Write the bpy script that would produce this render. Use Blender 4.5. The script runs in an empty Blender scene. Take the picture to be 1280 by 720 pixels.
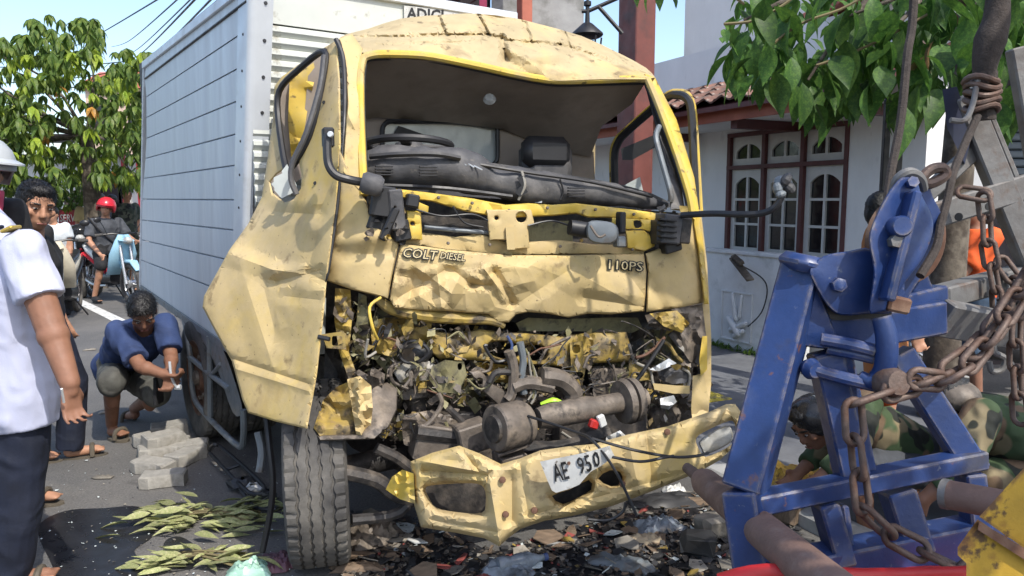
import bpy, bmesh, math, random
import numpy as np
from mathutils import Vector, Matrix, noise as mnoise
from mathutils.geometry import delaunay_2d_cdt
R = math.radians
random.seed(7)
scene = bpy.context.scene
COL = scene.collection
# ---------------------------------------------------------------- camera
FPX, CAMZ, PITCH = 950.0, 1.5, R(6.6)
cam = bpy.data.cameras.new('camera'); camo = bpy.data.objects.new('camera', cam); COL.objects.link(camo)
cam.sensor_fit = 'HORIZONTAL'; cam.sensor_width = 36.0; cam.lens = FPX/1280*36.0
cam.clip_start = 0.05; cam.clip_end = 2000
camo.location = (0, 0, CAMZ); camo.rotation_euler = (R(90)-PITCH, 0, 0)
scene.camera = camo
# ---------------------------------------------------------------- light
SUN_EL = R(51); SUN_DIR2 = Vector((0.60, -0.80)).normalized()
SUN = Vector((SUN_DIR2.x*math.cos(SUN_EL), SUN_DIR2.y*math.cos(SUN_EL), math.sin(SUN_EL)))
world = bpy.data.worlds.new('World'); scene.world = world; world.use_nodes = True
wn = world.node_tree; bg = wn.nodes['Background']
sky = wn.nodes.new('ShaderNodeTexSky'); sky.sky_type = 'NISHITA'; sky.sun_disc = False
sky.sun_elevation = SUN_EL; sky.sun_rotation = math.atan2(SUN.x, SUN.y)
sky.air_density = 1.0; sky.dust_density = 2.0; sky.ozone_density = 1.5
wn.links.new(sky.outputs[0], bg.inputs[0]); bg.inputs[1].default_value = 0.15
sl = bpy.data.lights.new('sun', 'SUN'); sl.energy = 2.35; sl.angle = R(0.5); sl.color = (1, .95, .86)
slo = bpy.data.objects.new('sun', sl); COL.objects.link(slo); slo.location = (6, -8, 12)
slo.rotation_euler = SUN.to_track_quat('Z', 'Y').to_euler()
scene.view_settings.view_transform = 'Standard'; scene.view_settings.look = 'None'
scene.view_settings.gamma = 1; scene.view_settings.use_curve_mapping = False
scene.view_settings.exposure = 0.98
scene.render.resolution_x = 1024; scene.render.resolution_y = 576
try:
    scene.render.engine = 'CYCLES'; scene.cycles.max_bounces = 6; scene.cycles.caustics_reflective = False; scene.cycles.caustics_refractive = False
except Exception: pass
# ---------------------------------------------------------------- pixel -> place
CP, SP = math.cos(PITCH), math.sin(PITCH)
def ray(px, py):
    x = (px-640)/FPX; y = (360-py)/FPX
    return Vector((x, CP+y*SP, -SP+y*CP))
def P(px, py, Y):
    d = ray(px, py); t = Y/d.y
    return Vector((d.x*t, Y, CAMZ+d.z*t))
def G(px, py, z=0.0):
    d = ray(px, py); t = (z-CAMZ)/d.z
    return Vector((d.x*t, d.y*t, z))
def PL(px, py, p0, n):
    d = ray(px, py); o = Vector((0, 0, CAMZ)); t = (p0-o).dot(n)/d.dot(n)
    return o+d*t
# ---------------------------------------------------------------- materials
MATS = {}
def M(name, col, rough=.6, metal=0., var=.2, scale=8., col2=None, mscale=3., lo=.45, hi=.62, dirt=None, bump=.0, bscale=60., spec=.5, rand=0., stretch=None, detail=6., trans=0., alpha=1., wrinkle=None, edge=None):
    m = bpy.data.materials.new(name); m.use_nodes = True
    nt = m.node_tree; N = nt.nodes; L = nt.links; b = N['Principled BSDF']
    b.inputs['Roughness'].default_value = rough; b.inputs['Metallic'].default_value = metal
    b.inputs['Specular IOR Level'].default_value = spec
    if trans: b.inputs['Transmission Weight'].default_value = trans
    b.inputs['Alpha'].default_value = alpha
    tc = N.new('ShaderNodeTexCoord'); vec = tc.outputs['Object']
    if stretch:
        mp = N.new('ShaderNodeMapping'); mp.inputs['Scale'].default_value = stretch; L.new(vec, mp.inputs[0]); vec = mp.outputs[0]
    def nz(s, det=detail):
        n = N.new('ShaderNodeTexNoise'); n.inputs['Scale'].default_value = s; n.inputs['Detail'].default_value = det
        n.inputs['Roughness'].default_value = .6; L.new(vec, n.inputs['Vector']); return n.outputs['Fac']
    def rng(src, a, c, o0=0., o1=1.):
        r = N.new('ShaderNodeMapRange'); r.inputs[1].default_value = a; r.inputs[2].default_value = c
        r.inputs[3].default_value = o0; r.inputs[4].default_value = o1; L.new(src, r.inputs[0]); return r.outputs[0]
    def mix(f, a, c, mode='MIX'):
        x = N.new('ShaderNodeMix'); x.data_type = 'RGBA'; x.blend_type = mode
        if hasattr(f, 'links'): L.new(f, x.inputs[0])
        else: x.inputs[0].default_value = f
        for v, i in ((a, 6), (c, 7)):
            if hasattr(v, 'links'): L.new(v, x.inputs[i])
            else: x.inputs[i].default_value = (*v, 1)
        return x.outputs[2]
    c = N.new('ShaderNodeRGB'); c.outputs[0].default_value = (*col, 1); c = c.outputs[0]
    if col2: c = mix(rng(nz(mscale), lo, hi), c, col2)
    if dirt:
        for (dc, ds, dl, dh, *amt) in (dirt if isinstance(dirt, list) else [dirt]):
            c = mix(rng(nz(ds), dl, dh, 0, amt[0] if amt else 1.), c, dc)
    if var:
        f = rng(nz(scale), .3, .7, 1-var, 1+var)
        if rand:
            oi = N.new('ShaderNodeObjectInfo'); mm = N.new('ShaderNodeMath'); mm.operation = 'MULTIPLY'
            L.new(rng(oi.outputs['Random'], 0, 1, 1-rand, 1+rand), mm.inputs[0]); L.new(f, mm.inputs[1]); f = mm.outputs[0]
        vm = N.new('ShaderNodeVectorMath'); vm.operation = 'SCALE'; L.new(c, vm.inputs[0]); L.new(f, vm.inputs['Scale']); c = vm.outputs[0]
    if edge:   # worn metal showing on the arrises
        bv = N.new('ShaderNodeBevel'); bv.samples = 4; bv.inputs[0].default_value = edge[1]; ge = N.new('ShaderNodeNewGeometry')
        dt = N.new('ShaderNodeVectorMath'); dt.operation = 'DOT_PRODUCT'; L.new(bv.outputs[0], dt.inputs[0]); L.new(ge.outputs['Normal'], dt.inputs[1])
        em = rng(dt.outputs['Value'], .99, .9); mu = N.new('ShaderNodeMath'); mu.operation = 'MULTIPLY'; L.new(em, mu.inputs[0]); L.new(rng(nz(28), .42, .58), mu.inputs[1]); c = mix(mu.outputs[0], c, edge[0])
    L.new(c, b.inputs['Base Color'])
    L.new(rng(nz(scale*1.7), .3, .7, max(.03, rough-.12), min(1, rough+.12)), b.inputs['Roughness'])
    if bump:
        bp = N.new('ShaderNodeBump'); bp.inputs['Strength'].default_value = min(1, bump); bp.inputs['Distance'].default_value = .004
        L.new(nz(bscale, 4), bp.inputs['Height']); L.new(bp.outputs[0], b.inputs['Normal'])
        if wrinkle:
            b2 = N.new('ShaderNodeBump'); b2.inputs['Strength'].default_value = 1; b2.inputs['Distance'].default_value = wrinkle[1]
            n2 = N.new('ShaderNodeTexNoise'); n2.noise_type = 'RIDGED_MULTIFRACTAL'; n2.inputs['Scale'].default_value = wrinkle[0]; n2.inputs['Detail'].default_value = 2.5; n2.inputs['Distortion'].default_value = .8; L.new(vec, n2.inputs['Vector'])
            L.new(n2.outputs['Fac'], b2.inputs['Height']); L.new(b2.outputs[0], bp.inputs['Normal'])
    MATS[name] = m
    return m
# ---------------------------------------------------------------- objects
def tag(o, label=None, cat=None, group=None, kind=None):
    if label: o['label'] = label
    if cat: o['category'] = cat
    if group: o['group'] = group
    if kind: o['kind'] = kind
    return o
def empty(name, loc=(0, 0, 0), label=None, cat=None, group=None):
    o = bpy.data.objects.new(name, None); COL.objects.link(o); o.location = loc; o.empty_display_size = .1
    return tag(o, label, cat, group)
def world_loc(o):
    v = Vector(o.location)
    while o.parent: o = o.parent; v = v+Vector(o.location)
    return v
def link(name, me, parent=None, loc=None):
    """mesh in world coordinates -> object with its own origin, parented by plain offsets"""
    o = bpy.data.objects.new(name, me); COL.objects.link(o)
    if loc is None:
        n = len(me.vertices)
        if n:
            co = np.empty(n*3); me.vertices.foreach_get('co', co); co = co.reshape(-1, 3)
            loc = Vector(((co[:, 0].min()+co[:, 0].max())/2, (co[:, 1].min()+co[:, 1].max())/2, co[:, 2].min()))
        else: loc = Vector((0, 0, 0))
        me.transform(Matrix.Translation(-loc))
    if parent:
        o.parent = parent; o.location = Vector(loc)-world_loc(parent)
    else: o.location = loc
    return o
class B:
    def __init__(s): s.v = []; s.f = []; s.m = []
    def add(s, vs, fs, mi=0):
        k = len(s.v); s.v += [tuple(v) for v in vs]; s.f += [tuple(i+k for i in f) for f in fs]; s.m += [mi]*len(fs); return s
    def box(s, c, size, rot=None, mi=0, ch=0.0):
        c = Vector(c); rot = rot or Matrix.Identity(3); hx, hy, hz = [x/2 for x in size]
        if ch <= 0:
            vs = [c+rot@Vector((x*hx, y*hy, z*hz)) for z in (-1, 1) for y in (-1, 1) for x in (-1, 1)]
            return s.add(vs, [(0, 2, 3, 1), (4, 5, 7, 6), (0, 1, 5, 4), (2, 6, 7, 3), (0, 4, 6, 2), (1, 3, 7, 5)], mi)
        bm = bmesh.new(); bmesh.ops.create_cube(bm, size=1)
        bmesh.ops.scale(bm, vec=size, verts=bm.verts)
        bmesh.ops.bevel(bm, geom=list(bm.edges), offset=ch, segments=1, affect='EDGES')
        bm.verts.index_update(); s.add([c+rot@v.co for v in bm.verts], [[v.index for v in f.verts] for f in bm.faces], mi); bm.free(); return s
    def beam(s, a, b, w, h, roll=0., up=(0, 0, 1), mi=0, ch=.004):
        a, b = Vector(a), Vector(b); d = (b-a); L = d.length; d.normalize(); up = Vector(up)
        x = d.cross(up)
        if x.length < 1e-4: x = d.cross(Vector((0, 1, 0)))
        x.normalize(); z = x.cross(d)
        q = Matrix((x, d, z)).transposed() @ Matrix.Rotation(roll, 3, 'Y')
        return s.box((a+b)/2, (w, L, h), q, mi, ch)
    def tube(s, pts, r, n=10, mi=0, smooth=0, close=False, flat=1.):
        pts = [Vector(p) for p in pts]
        rs = list(r) if hasattr(r, '__len__') else [r]*len(pts)
        if smooth: pts, rs = cr(pts, rs, smooth, close)
        vs = []; fs = []; m = len(pts); prev = None
        for i, p in enumerate(pts):
            if close: d = pts[(i+1) % m]-pts[i-1]
            else: d = pts[min(i+1, m-1)]-pts[max(i-1, 0)]
            if d.length < 1e-9: d = Vector((0, 0, 1))
            d.normalize()
            if prev is None:
                x = d.cross(Vector((0, 0, 1)))
                if x.length < .05: x = d.cross(Vector((0, 1, 0)))
            else: x = prev-d*prev.dot(d)
            x.normalize(); prev = x; y = d.cross(x)
            for k in range(n):
                a = 2*math.pi*k/n; vs.append(p+(x*math.cos(a)+y*math.sin(a)*flat)*rs[i])
        for i in range(m if close else m-1):
            j = (i+1) % m
            for k in range(n): fs.append((i*n+k, i*n+(k+1) % n, j*n+(k+1) % n, j*n+k))
        if not close: fs += [tuple(range(n-1, -1, -1)), tuple(range((m-1)*n, m*n))]
        return s.add(vs, fs, mi)
    def cyl(s, a, b, r, r2=None, n=20, mi=0): return s.tube([a, b], [r, r if r2 is None else r2], n, mi)
    def disc(s, c, axis, prof, n=28, mi=0):
        """lathe: prof = [(along, radius)...] about axis at c"""
        c = Vector(c); ax = Vector(axis).normalized(); x = ax.orthogonal().normalized(); y = ax.cross(x); vs = []; fs = []
        m = len(prof)
        for (t, r) in prof:
            for k in range(n):
                a = 2*math.pi*k/n; vs.append(c+ax*t+(x*math.cos(a)+y*math.sin(a))*max(r, 1e-4))
        for i in range(m-1):
            for k in range(n): fs.append((i*n+k, i*n+(k+1) % n, (i+1)*n+(k+1) % n, (i+1)*n+k))
        fs += [tuple(range(n-1, -1, -1)), tuple(range((m-1)*n, m*n))]
        return s.add(vs, fs, mi)
    def ell(s, c, rad, rot=None, nu=14, nv=9, mi=0):
        c = Vector(c); rot = rot or Matrix.Identity(3); vs = []; fs = []
        for i in range(nv+1):
            t = math.pi*i/nv
            for k in range(nu):
                a = 2*math.pi*k/nu
                vs.append(c+rot@Vector((rad[0]*max(math.sin(t), 1e-3)*math.cos(a), rad[1]*max(math.sin(t), 1e-3)*math.sin(a), rad[2]*math.cos(t))))
        for i in range(nv):
            for k in range(nu): fs.append((i*nu+k, (i+1)*nu+k, (i+1)*nu+(k+1) % nu, i*nu+(k+1) % nu))
        fs += [tuple(range(nu)), tuple(range(nv*nu+nu-1, nv*nu-1, -1))]
        return s.add(vs, fs, mi)
    def cap(s, p, q, r1, r2, n=12, mi=0):
        p, q = Vector(p), Vector(q); d = q-p
        if d.length < 1e-6: return s.ell(p, (r1, r1, r1))
        d.normalize(); pts = []; rs = []
        for t in (-1, -.86, -.5, 0): pts.append(p+d*r1*t); rs.append(r1*math.sqrt(max(0, 1-t*t))+1e-4)
        for t in (0, .5, .86, 1): pts.append(q+d*r2*t); rs.append(r2*math.sqrt(max(0, 1-t*t))+1e-4)
        return s.tube(pts, rs, n, mi)
    def loft(s, rings, n=20, mi=0, pw=2.):
        vs = []; fs = []
        for (c, a, b) in rings:
            c, a, b = Vector(c), Vector(a), Vector(b)
            for k in range(n):
                t = 2*math.pi*k/n; ct, st = math.cos(t), math.sin(t)
                vs.append(c+a*math.copysign(abs(ct)**(2/pw), ct)+b*math.copysign(abs(st)**(2/pw), st))
        m = len(rings)
        for i in range(m-1):
            for k in range(n): fs.append((i*n+k, i*n+(k+1) % n, (i+1)*n+(k+1) % n, (i+1)*n+k))
        fs += [tuple(range(n-1, -1, -1)), tuple(range((m-1)*n, m*n))]
        return s.add(vs, fs, mi)
    def mesh(s, name, mats, smooth=35):
        me = bpy.data.meshes.new(name); me.from_pydata(s.v, [], s.f)
        mats = mats if isinstance(mats, (list, tuple)) else [mats]
        for m in mats: me.materials.append(MATS[m] if isinstance(m, str) else m)
        if len(mats) > 1: me.polygons.foreach_set('material_index', s.m)
        bm = bmesh.new(); bm.from_mesh(me); bmesh.ops.recalc_face_normals(bm, faces=bm.faces); bm.to_mesh(me); bm.free()
        if smooth: me.shade_smooth(); me.set_sharp_from_angle(angle=R(smooth))
        return me
    def make(s, name, mats, parent=None, smooth=35, loc=None):
        return link(name, s.mesh(name, mats, smooth), parent, loc)
def cr(pts, rs, k, close=False):
    """Catmull-Rom resample"""
    out = []; ro = []; m = len(pts)
    for i in range(m if close else m-1):
        g = (lambda q: q % m) if close else (lambda q: min(max(q, 0), m-1))
        a, b, c, d = [pts[g(i+o)] for o in (-1, 0, 1, 2)]
        for j in range(k):
            t = j/k
            out.append(.5*((2*b)+(c-a)*t+(2*a-5*b+4*c-d)*t*t+(3*b-a-3*c+d)*t**3)); ro.append(rs[i]*(1-t)+rs[g(i+1)]*t)
    if not close: out.append(pts[-1]); ro.append(rs[-1])
    return out, ro
def spl(pts, k=5, close=True):
    v, _ = cr([Vector((p[0], p[1], 0)) for p in pts], [0]*len(pts), k, close)
    return [(p.x, p.y) for p in v]
# ---------------------------------------------------------------- sheets
def inside(p, poly):
    x, y = p; c = False; j = len(poly)-1
    for i in range(len(poly)):
        xi, yi = poly[i]; xj, yj = poly[j]
        if (yi > y) != (yj > y) and x < (xj-xi)*(y-yi)/(yj-yi)+xi: c = not c
        j = i
    return c
def dens(poly, step):
    out = []
    for i in range(len(poly)):
        a, b = poly[i], poly[(i+1) % len(poly)]; L = math.hypot(b[0]-a[0], b[1]-a[1]); n = max(1, int(math.ceil(L/step)))
        for k in range(n): out.append((a[0]+(b[0]-a[0])*k/n, a[1]+(b[1]-a[1])*k/n))
    return out
def tps(ctrl):
    """smooth depth through control points (px,py,Y)"""
    c = np.array(ctrl, float); n = len(c); S = 100.
    def U(r2): return np.where(r2 > 1e-9, r2*np.log(np.maximum(r2, 1e-9)), 0)
    X = c[:, :2]/S; K = U(((X[:, None]-X[None])**2).sum(2))+np.eye(n)*1e-3
    Pm = np.c_[np.ones(n), X]; A = np.zeros((n+3, n+3)); A[:n, :n] = K; A[:n, n:] = Pm; A[n:, :n] = Pm.T
    w = np.linalg.lstsq(A, np.r_[c[:, 2], np.zeros(3)], rcond=None)[0]
    def f(x, y):
        q = np.array((x, y))/S; return float(U(((X-q)**2).sum(1))@w[:n]+w[n]+w[n+1]*q[0]+w[n+2]*q[1])
    return f
def crum(seed, amp, wl, k=5, warp=.35):
    """folded-metal noise: summed triangle waves with bent creases, in pixel or metre units"""
    rn = random.Random(seed); ws = []
    for i in range(k):
        a = rn.uniform(0, math.pi); l = wl*rn.uniform(.6, 1.8); ws.append((math.cos(a)/l, math.sin(a)/l, rn.random(), rn.uniform(.4, 1)*l/wl))
    def f(x, y):
        s = 0
        for i, (a, b, ph, w) in enumerate(ws):
            n1 = mnoise.noise(Vector((x/wl*.6, y/wl*.6, seed*3.1+i*7)))
            t = (x*a+y*b+ph+n1*warp*2) % 1.0
            s += w*(abs(t-.5)*2-.5)*max(0, .35+mnoise.noise(Vector((x/wl*.45+9, y/wl*.45, seed+i*5.3)))*1.3)
        return s*amp
    return f
def tin(seed, pts_n, bb, amp, sx=1., keep=None):
    """flat facets between random creased nodes: crumpled sheet metal"""
    rr = random.Random(seed); pts = []
    x0, y0, x1, y1 = bb
    for k in range(pts_n*8):
        if len(pts) >= pts_n: break
        q = (rr.uniform(x0, x1), rr.uniform(y0, y1))
        if all((q[0]-o[0])**2+(q[1]-o[1])**2 > ((x1-x0)*(y1-y0)/pts_n)*.35 for o in pts): pts.append(q)
    pts += [(x0-300, y0-300), (x1+300, y0-300), (x1+300, y1+300), (x0-300, y1+300)]
    hs = [rr.uniform(-1, 1) for _ in pts]; hs[-4:] = [0]*4
    V, _, Fc, *_r = delaunay_2d_cdt([Vector(q) for q in pts], [], [], 0, 1e-6)
    idx = [min(range(len(pts)), key=lambda i: (pts[i][0]-v.x)**2+(pts[i][1]-v.y)**2) for v in V]
    tr = [(V[a], V[b], V[c], hs[idx[a]], hs[idx[b]], hs[idx[c]]) for a, b, c in Fc]
    def f(x, y):
        for A, Bb, C, ha, hb, hc in tr:
            dd = (Bb.y-C.y)*(A.x-C.x)+(C.x-Bb.x)*(A.y-C.y)
            if abs(dd) < 1e-9: continue
            l1 = ((Bb.y-C.y)*(x-C.x)+(C.x-Bb.x)*(y-C.y))/dd; l2 = ((C.y-A.y)*(x-C.x)+(A.x-C.x)*(y-C.y))/dd
            if l1 >= -1e-6 and l2 >= -1e-6 and l1+l2 <= 1.000001: return amp*(l1*ha+l2*hb+(1-l1-l2)*hc)
        return 0
    f.segs = [(V[e[0]].x, V[e[0]].y, V[e[1]].x, V[e[1]].y) for e in {tuple(sorted((t[i], t[(i+1) % 3]))) for t in Fc for i in range(3)} if all(x0 <= V[q].x <= x1 and y0 <= V[q].y <= y1 for q in e)]
    return f
def bdist(p, segs):
    best = 1e9; x, y = p
    for (ax, ay, bx, by) in segs:
        dx, dy = bx-ax, by-ay; L = dx*dx+dy*dy; t = 0 if L < 1e-12 else max(0, min(1, ((x-ax)*dx+(y-ay)*dy)/L))
        d = (ax+dx*t-x)**2+(ay+dy*t-y)**2
        if d < best: best = d
    return math.sqrt(best)
def sheet_b(outline, depth, holes=(), step=8, thick=.006, edge=None, fn=None, hole_edge=True, mp=None, seed=1, ridges=()):
    """plate with real thickness; outline in 2-D, mp(x, y, depth)->point (default: photograph pixels at world depth)"""
    mp = mp or P; rn = random.Random(seed)
    if isinstance(depth, (int, float)): dv = depth; depth = lambda x, y: dv
    elif isinstance(depth, (list, tuple)): depth = tps(depth)
    loops = [dens(outline, step)]+[dens(h, step) for h in holes]
    vs = []; es = []
    for lp in loops:
        k = len(vs); vs += [Vector(p) for p in lp]; es += [(k+i, k+(i+1) % len(lp)) for i in range(len(lp))]
    nb = len(vs)
    segs = []
    for li, lp in enumerate(loops):
        if li and not hole_edge: continue
        for i in range(len(lp)): segs.append((*lp[i], *lp[(i+1) % len(lp)]))
    xs = [p[0] for p in outline]; ys = [p[1] for p in outline]
    allseg = [(*lp[i], *lp[(i+1) % len(lp)]) for lp in loops for i in range(len(lp))]
    y = min(ys); row = 0
    while y < max(ys):
        x = min(xs)+(step*.5 if row % 2 else 0)
        while x < max(xs):
            q = (x+rn.uniform(-.2, .2)*step, y+rn.uniform(-.2, .2)*step)
            if inside(q, outline) and not any(inside(q, h) for h in holes) and bdist(q, allseg) > step*.45: vs.append(Vector(q))
            x += step
        y += step*.87; row += 1
    if edge:
        er = edge[0]
        extra = []
        for lp in loops[:1] if not hole_edge else loops: # extra ring near the border for a rolled lip
            n = len(lp); sgn = 1
            for i in range(n):
                a, b, c = Vector(lp[i-1]), Vector(lp[i]), Vector(lp[(i+1) % n]); t = (c-a)
                if t.length < 1e-6: continue
                t.normalize(); nn = Vector((-t.y, t.x))
                for s_ in (1, -1):
                    q = b+nn*s_*er*.4; q = (q.x, q.y)
                    if inside(q, outline) and not any(inside(q, h) for h in holes) and bdist(q, allseg) > er*.3: extra.append(Vector(q))
        vs += extra
    for (ax, ay, bx, by) in ridges:     # fold lines become mesh edges, so folds stay sharp
        n_ = max(1, int(math.hypot(bx-ax, by-ay)/(step*1.5))); k = len(vs)
        vs += [Vector((ax+(bx-ax)*i/n_, ay+(by-ay)*i/n_)) for i in range(n_+1)]; es += [(k+i, k+i+1) for i in range(n_)]
    r = delaunay_2d_cdt(vs, es, [], 0, 1e-3 if ridges else 1e-5)
    V, F = r[0], r[2]
    tri = []
    for f in F:
        cx = sum(V[i].x for i in f)/len(f); cy = sum(V[i].y for i in f)/len(f)
        if inside((cx, cy), outline) and not any(inside((cx, cy), h) for h in holes): tri.append(tuple(f))
    front = []; back = []
    for p in V:
        d = depth(p.x, p.y)
        if fn: d += fn(p.x, p.y)
        if edge:
            bd = bdist((p.x, p.y), segs)
            if bd < edge[0]: d += edge[1]*(1-math.sqrt(max(0, 1-(1-bd/edge[0])**2)))
        front.append(mp(p.x, p.y, d)); back.append(mp(p.x, p.y, d+thick))
    n = len(V); fs = list(tri)+[tuple(i+n for i in reversed(t)) for t in tri]
    cnt = {}
    for t in tri:
        for i in range(3):
            e = (t[i], t[(i+1) % 3]); cnt[tuple(sorted(e))] = cnt.get(tuple(sorted(e)), [])+[e]
    for k, v in cnt.items():
        if len(v) == 1: a, b = v[0]; fs.append((b, a, a+n, b+n))
    return B().add(front+back, fs)
def sheet(name, outline, depth, mats, parent=None, smooth=32, **k):
    return sheet_b(outline, depth, **k).make(name, mats, parent, smooth)
def rrect(x0, y0, x1, y1, r, k=4):
    o = []
    for cx, cy, a0 in ((x1-r, y0+r, -90), (x1-r, y1-r, 0), (x0+r, y1-r, 90), (x0+r, y0+r, 180)):
        for i in range(k+1): a = R(a0+90*i/k); o.append((cx+r*math.cos(a), cy+r*math.sin(a)))
    return o
# ---------------------------------------------------------------- text
TXT = {}
def text_mesh(s, off=0., bold=0):
    key = (s, off)
    if key in TXT: return TXT[key]
    cu = bpy.data.curves.new('t', 'FONT'); cu.body = s; cu.size = 1; cu.offset = off; cu.resolution_u = 2; cu.fill_mode = 'FRONT'
    o = bpy.data.objects.new('t', cu); COL.objects.link(o); dg = bpy.context.evaluated_depsgraph_get()
    me = bpy.data.meshes.new_from_object(o.evaluated_get(dg))
    bm = bmesh.new(); bm.from_mesh(me); bmesh.ops.triangulate(bm, faces=bm.faces)
    bmesh.ops.subdivide_edges(bm, edges=[e for e in bm.edges if e.calc_length() > .25], cuts=2); bmesh.ops.triangulate(bm, faces=bm.faces)
    bm.verts.index_update(); vs = [(v.co.x, v.co.y) for v in bm.verts]; fs = [tuple(v.index for v in f.verts) for f in bm.faces]; bm.free()
    bpy.data.objects.remove(o); bpy.data.curves.remove(cu); bpy.data.meshes.remove(me)
    TXT[key] = (vs, fs); return TXT[key]
def text(name, s, mp, mat, parent, off=0., box=None):
    """mp(u, v) with u, v in 0..1 over the lettering's own box -> point on the surface"""
    vs, fs = text_mesh(s, off); v0, _ = text_mesh(s, 0.)
    x0 = min(v[0] for v in v0); x1 = max(v[0] for v in v0); y0 = min(v[1] for v in v0); y1 = max(v[1] for v in v0)
    b = B().add([mp((x-x0)/(x1-x0), (y-y0)/(y1-y0)) for x, y in vs], fs)
    return b.make(name, mat, parent, 0)
# ================================================================ materials
M('asphalt', (.10, .097, .093), .88, var=.3, scale=90, col2=(.135, .128, .12), mscale=.9, dirt=[((.20, .185, .16), 1.7, .54, .72, .55), ((.035, .034, .034), 2.6, .62, .72, .6), ((.22, .21, .2), 120, .60, .68, .6), ((.02, .02, .02), 75, .62, .68, .7)], bump=1., bscale=110, detail=9.)
M('paving', (.13, .135, .145), .8, var=.2, scale=4, col2=(.09, .095, .11), bump=.5, bscale=50)
M('line_white', (.62, .62, .6), .7, var=.15, scale=10, dirt=((.12, .12, .12), 14, .56, .66))
M('tactile', (.52, .42, .05), .7, var=.2, scale=12, dirt=((.14, .13, .1), 9, .5, .66))
M('plaster', (.80, .80, .79), .85, var=.06, scale=3, dirt=[((.5, .49, .46), 1.6, .52, .78, .6), ((.30, .28, .25), 5, .62, .74, .45)], stretch=(1, 1, .5), bump=.3, bscale=30)
M('plaster_low', (.76, .77, .77), .85, var=.08, scale=5, dirt=((.3, .31, .28), 3.5, .54, .76, .7), bump=.5, bscale=25)
M('concrete', (.34, .34, .33), .9, var=.2, scale=3, dirt=((.16, .16, .14), 2.5, .5, .7), bump=.5)
M('red_paint', (.16, .05, .04), .6, var=.15, scale=6, dirt=((.09, .04, .035), 5, .5, .7))
M('fascia', (.40, .12, .075), .6, var=.15, scale=5)
M('roof_tile', (.19, .10, .075), .85, var=.35, scale=9, col2=(.10, .075, .065), mscale=5, dirt=((.33, .27, .23), 11, .6, .72), rand=.35)
M('wood_dark', (.10, .032, .03), .55, var=.2)
M('win_white', (.62, .61, .57), .55, var=.08, scale=10)
M('win_dark', (.012, .013, .015), .12, var=.1)
M('black_iron', (.012, .012, .014), .5, var=.2)
M('red_sign', (.34, .02, .035), .5, var=.15)
M('sign_white', (.7, .66, .66), .6, var=.05)
M('magenta', (.30, .02, .07), .5)
M('shop_dark', (.022, .014, .016), .6)
M('bark', (.075, .058, .043), .95, var=.4, scale=14, col2=(.13, .11, .085), mscale=7, bump=1, bscale=40)
M('twig', (.16, .13, .06), .8, var=.3)
def leafmat(name, col, col2, tr=.35, rand=.35):
    m = M(name, col, .5, var=.3, scale=30, col2=col2, mscale=9, rand=rand, spec=.35, dirt=((.16, .11, .04), 5, .64, .70, .7), bump=.2, bscale=40)
    nt = m.node_tree; b = nt.nodes['Principled BSDF']; out = nt.nodes['Material Output']
    t = nt.nodes.new('ShaderNodeBsdfTranslucent'); mx = nt.nodes.new('ShaderNodeMixShader'); mx.inputs[0].default_value = tr
    src = b.inputs['Base Color'].links[0].from_socket; nt.links.new(src, t.inputs[0])
    nt.links.new(b.outputs[0], mx.inputs[1]); nt.links.new(t.outputs[0], mx.inputs[2]); nt.links.new(mx.outputs[0], out.inputs[0]); return m
leafmat('leaf_big', (.05, .12, .024), (.095, .19, .032), .42)
leafmat('leaf_dry', (.22, .13, .06), (.30, .20, .09), .3)
leafmat('leaf_far', (.075, .13, .025), (.15, .20, .035), .4)
leafmat('leaf_lime', (.26, .33, .035), (.20, .30, .03), .4)
leafmat('leaf_orange', (.42, .20, .035), (.30, .17, .04), .3)
leafmat('leaf_cut', (.25, .27, .11), (.34, .33, .17), .12)
leafmat('hedge', (.09, .17, .03), (.16, .26, .04), .3)
# ================================================================ ground
def quad(name, pts, mat, kind='structure', parent=None):
    return tag(B().add(pts, [(0, 1, 2, 3)]).make(name, mat, parent, 0), kind=kind)
S = 160
quad('road', [(-S, -S, 0), (S, -S, 0), (S, S, 0), (-S, S, 0)], 'asphalt')
# kerb-raised pavement along the house
UF = Vector((.43, -.90, 0)).normalized(); NF = Vector((-UF.y, UF.x, 0)) * -1   # NF points from the house to the road
if NF.x > 0: NF = -NF
F0 = G(900, 437)
def FW(u, z, out=0.): v = F0+UF*u+NF*out; return Vector((v.x, v.y, z))
def FU(px, py, out=0.):
    q = PL(px, py, F0+NF*out, NF); return ((q-F0).dot(UF), q.z)
def fbox(b, u0, u1, z0, z1, o0, o1, mi=0, ch=0.):
    rot = Matrix((UF, NF, Vector((0, 0, 1)))).transposed()
    return b.box(FW((u0+u1)/2, (z0+z1)/2, (o0+o1)/2), (abs(u1-u0), abs(o1-o0), abs(z1-z0)), rot, mi, ch)
pv = tag(fbox(B(), -14, 9, -.06, .05, 0.02, 2.35).make('pavement', 'paving', None, 0), kind='structure')
tag(fbox(B(), -14, 9, -.06, .07, 2.352, 2.5, ch=.012).make('kerb', 'concrete', None, 20), kind='structure')
# yellow tactile paving blocks with raised studs
def tactile_tile(u, o):
    b = B(); fbox(b, u+.003, u+.297, .045, .058, o+.003, o+.297)
    for i in range(4):
        for j in range(4): b.disc(FW(u+.045+i*.07, .058, o+.045+j*.07), (0, 0, 1), [(0, .022), (.006, .017)], 7)
    b.make('tactile_tile', 'tactile', pv, 25)
for k in range(9): tactile_tile(-1.0+k*.3, 1.35)
# lane line
a, b_ = G(60, 358), G(215, 433); d = (b_-a).normalized(); n = Vector((-d.y, d.x, 0))*.075
up = Vector((0, 0, .004)); a2 = a-d*9
quad('road_line', [a2-n+up, b_-n+up, b_+n+up, a2+n+up], 'line_white')
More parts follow.
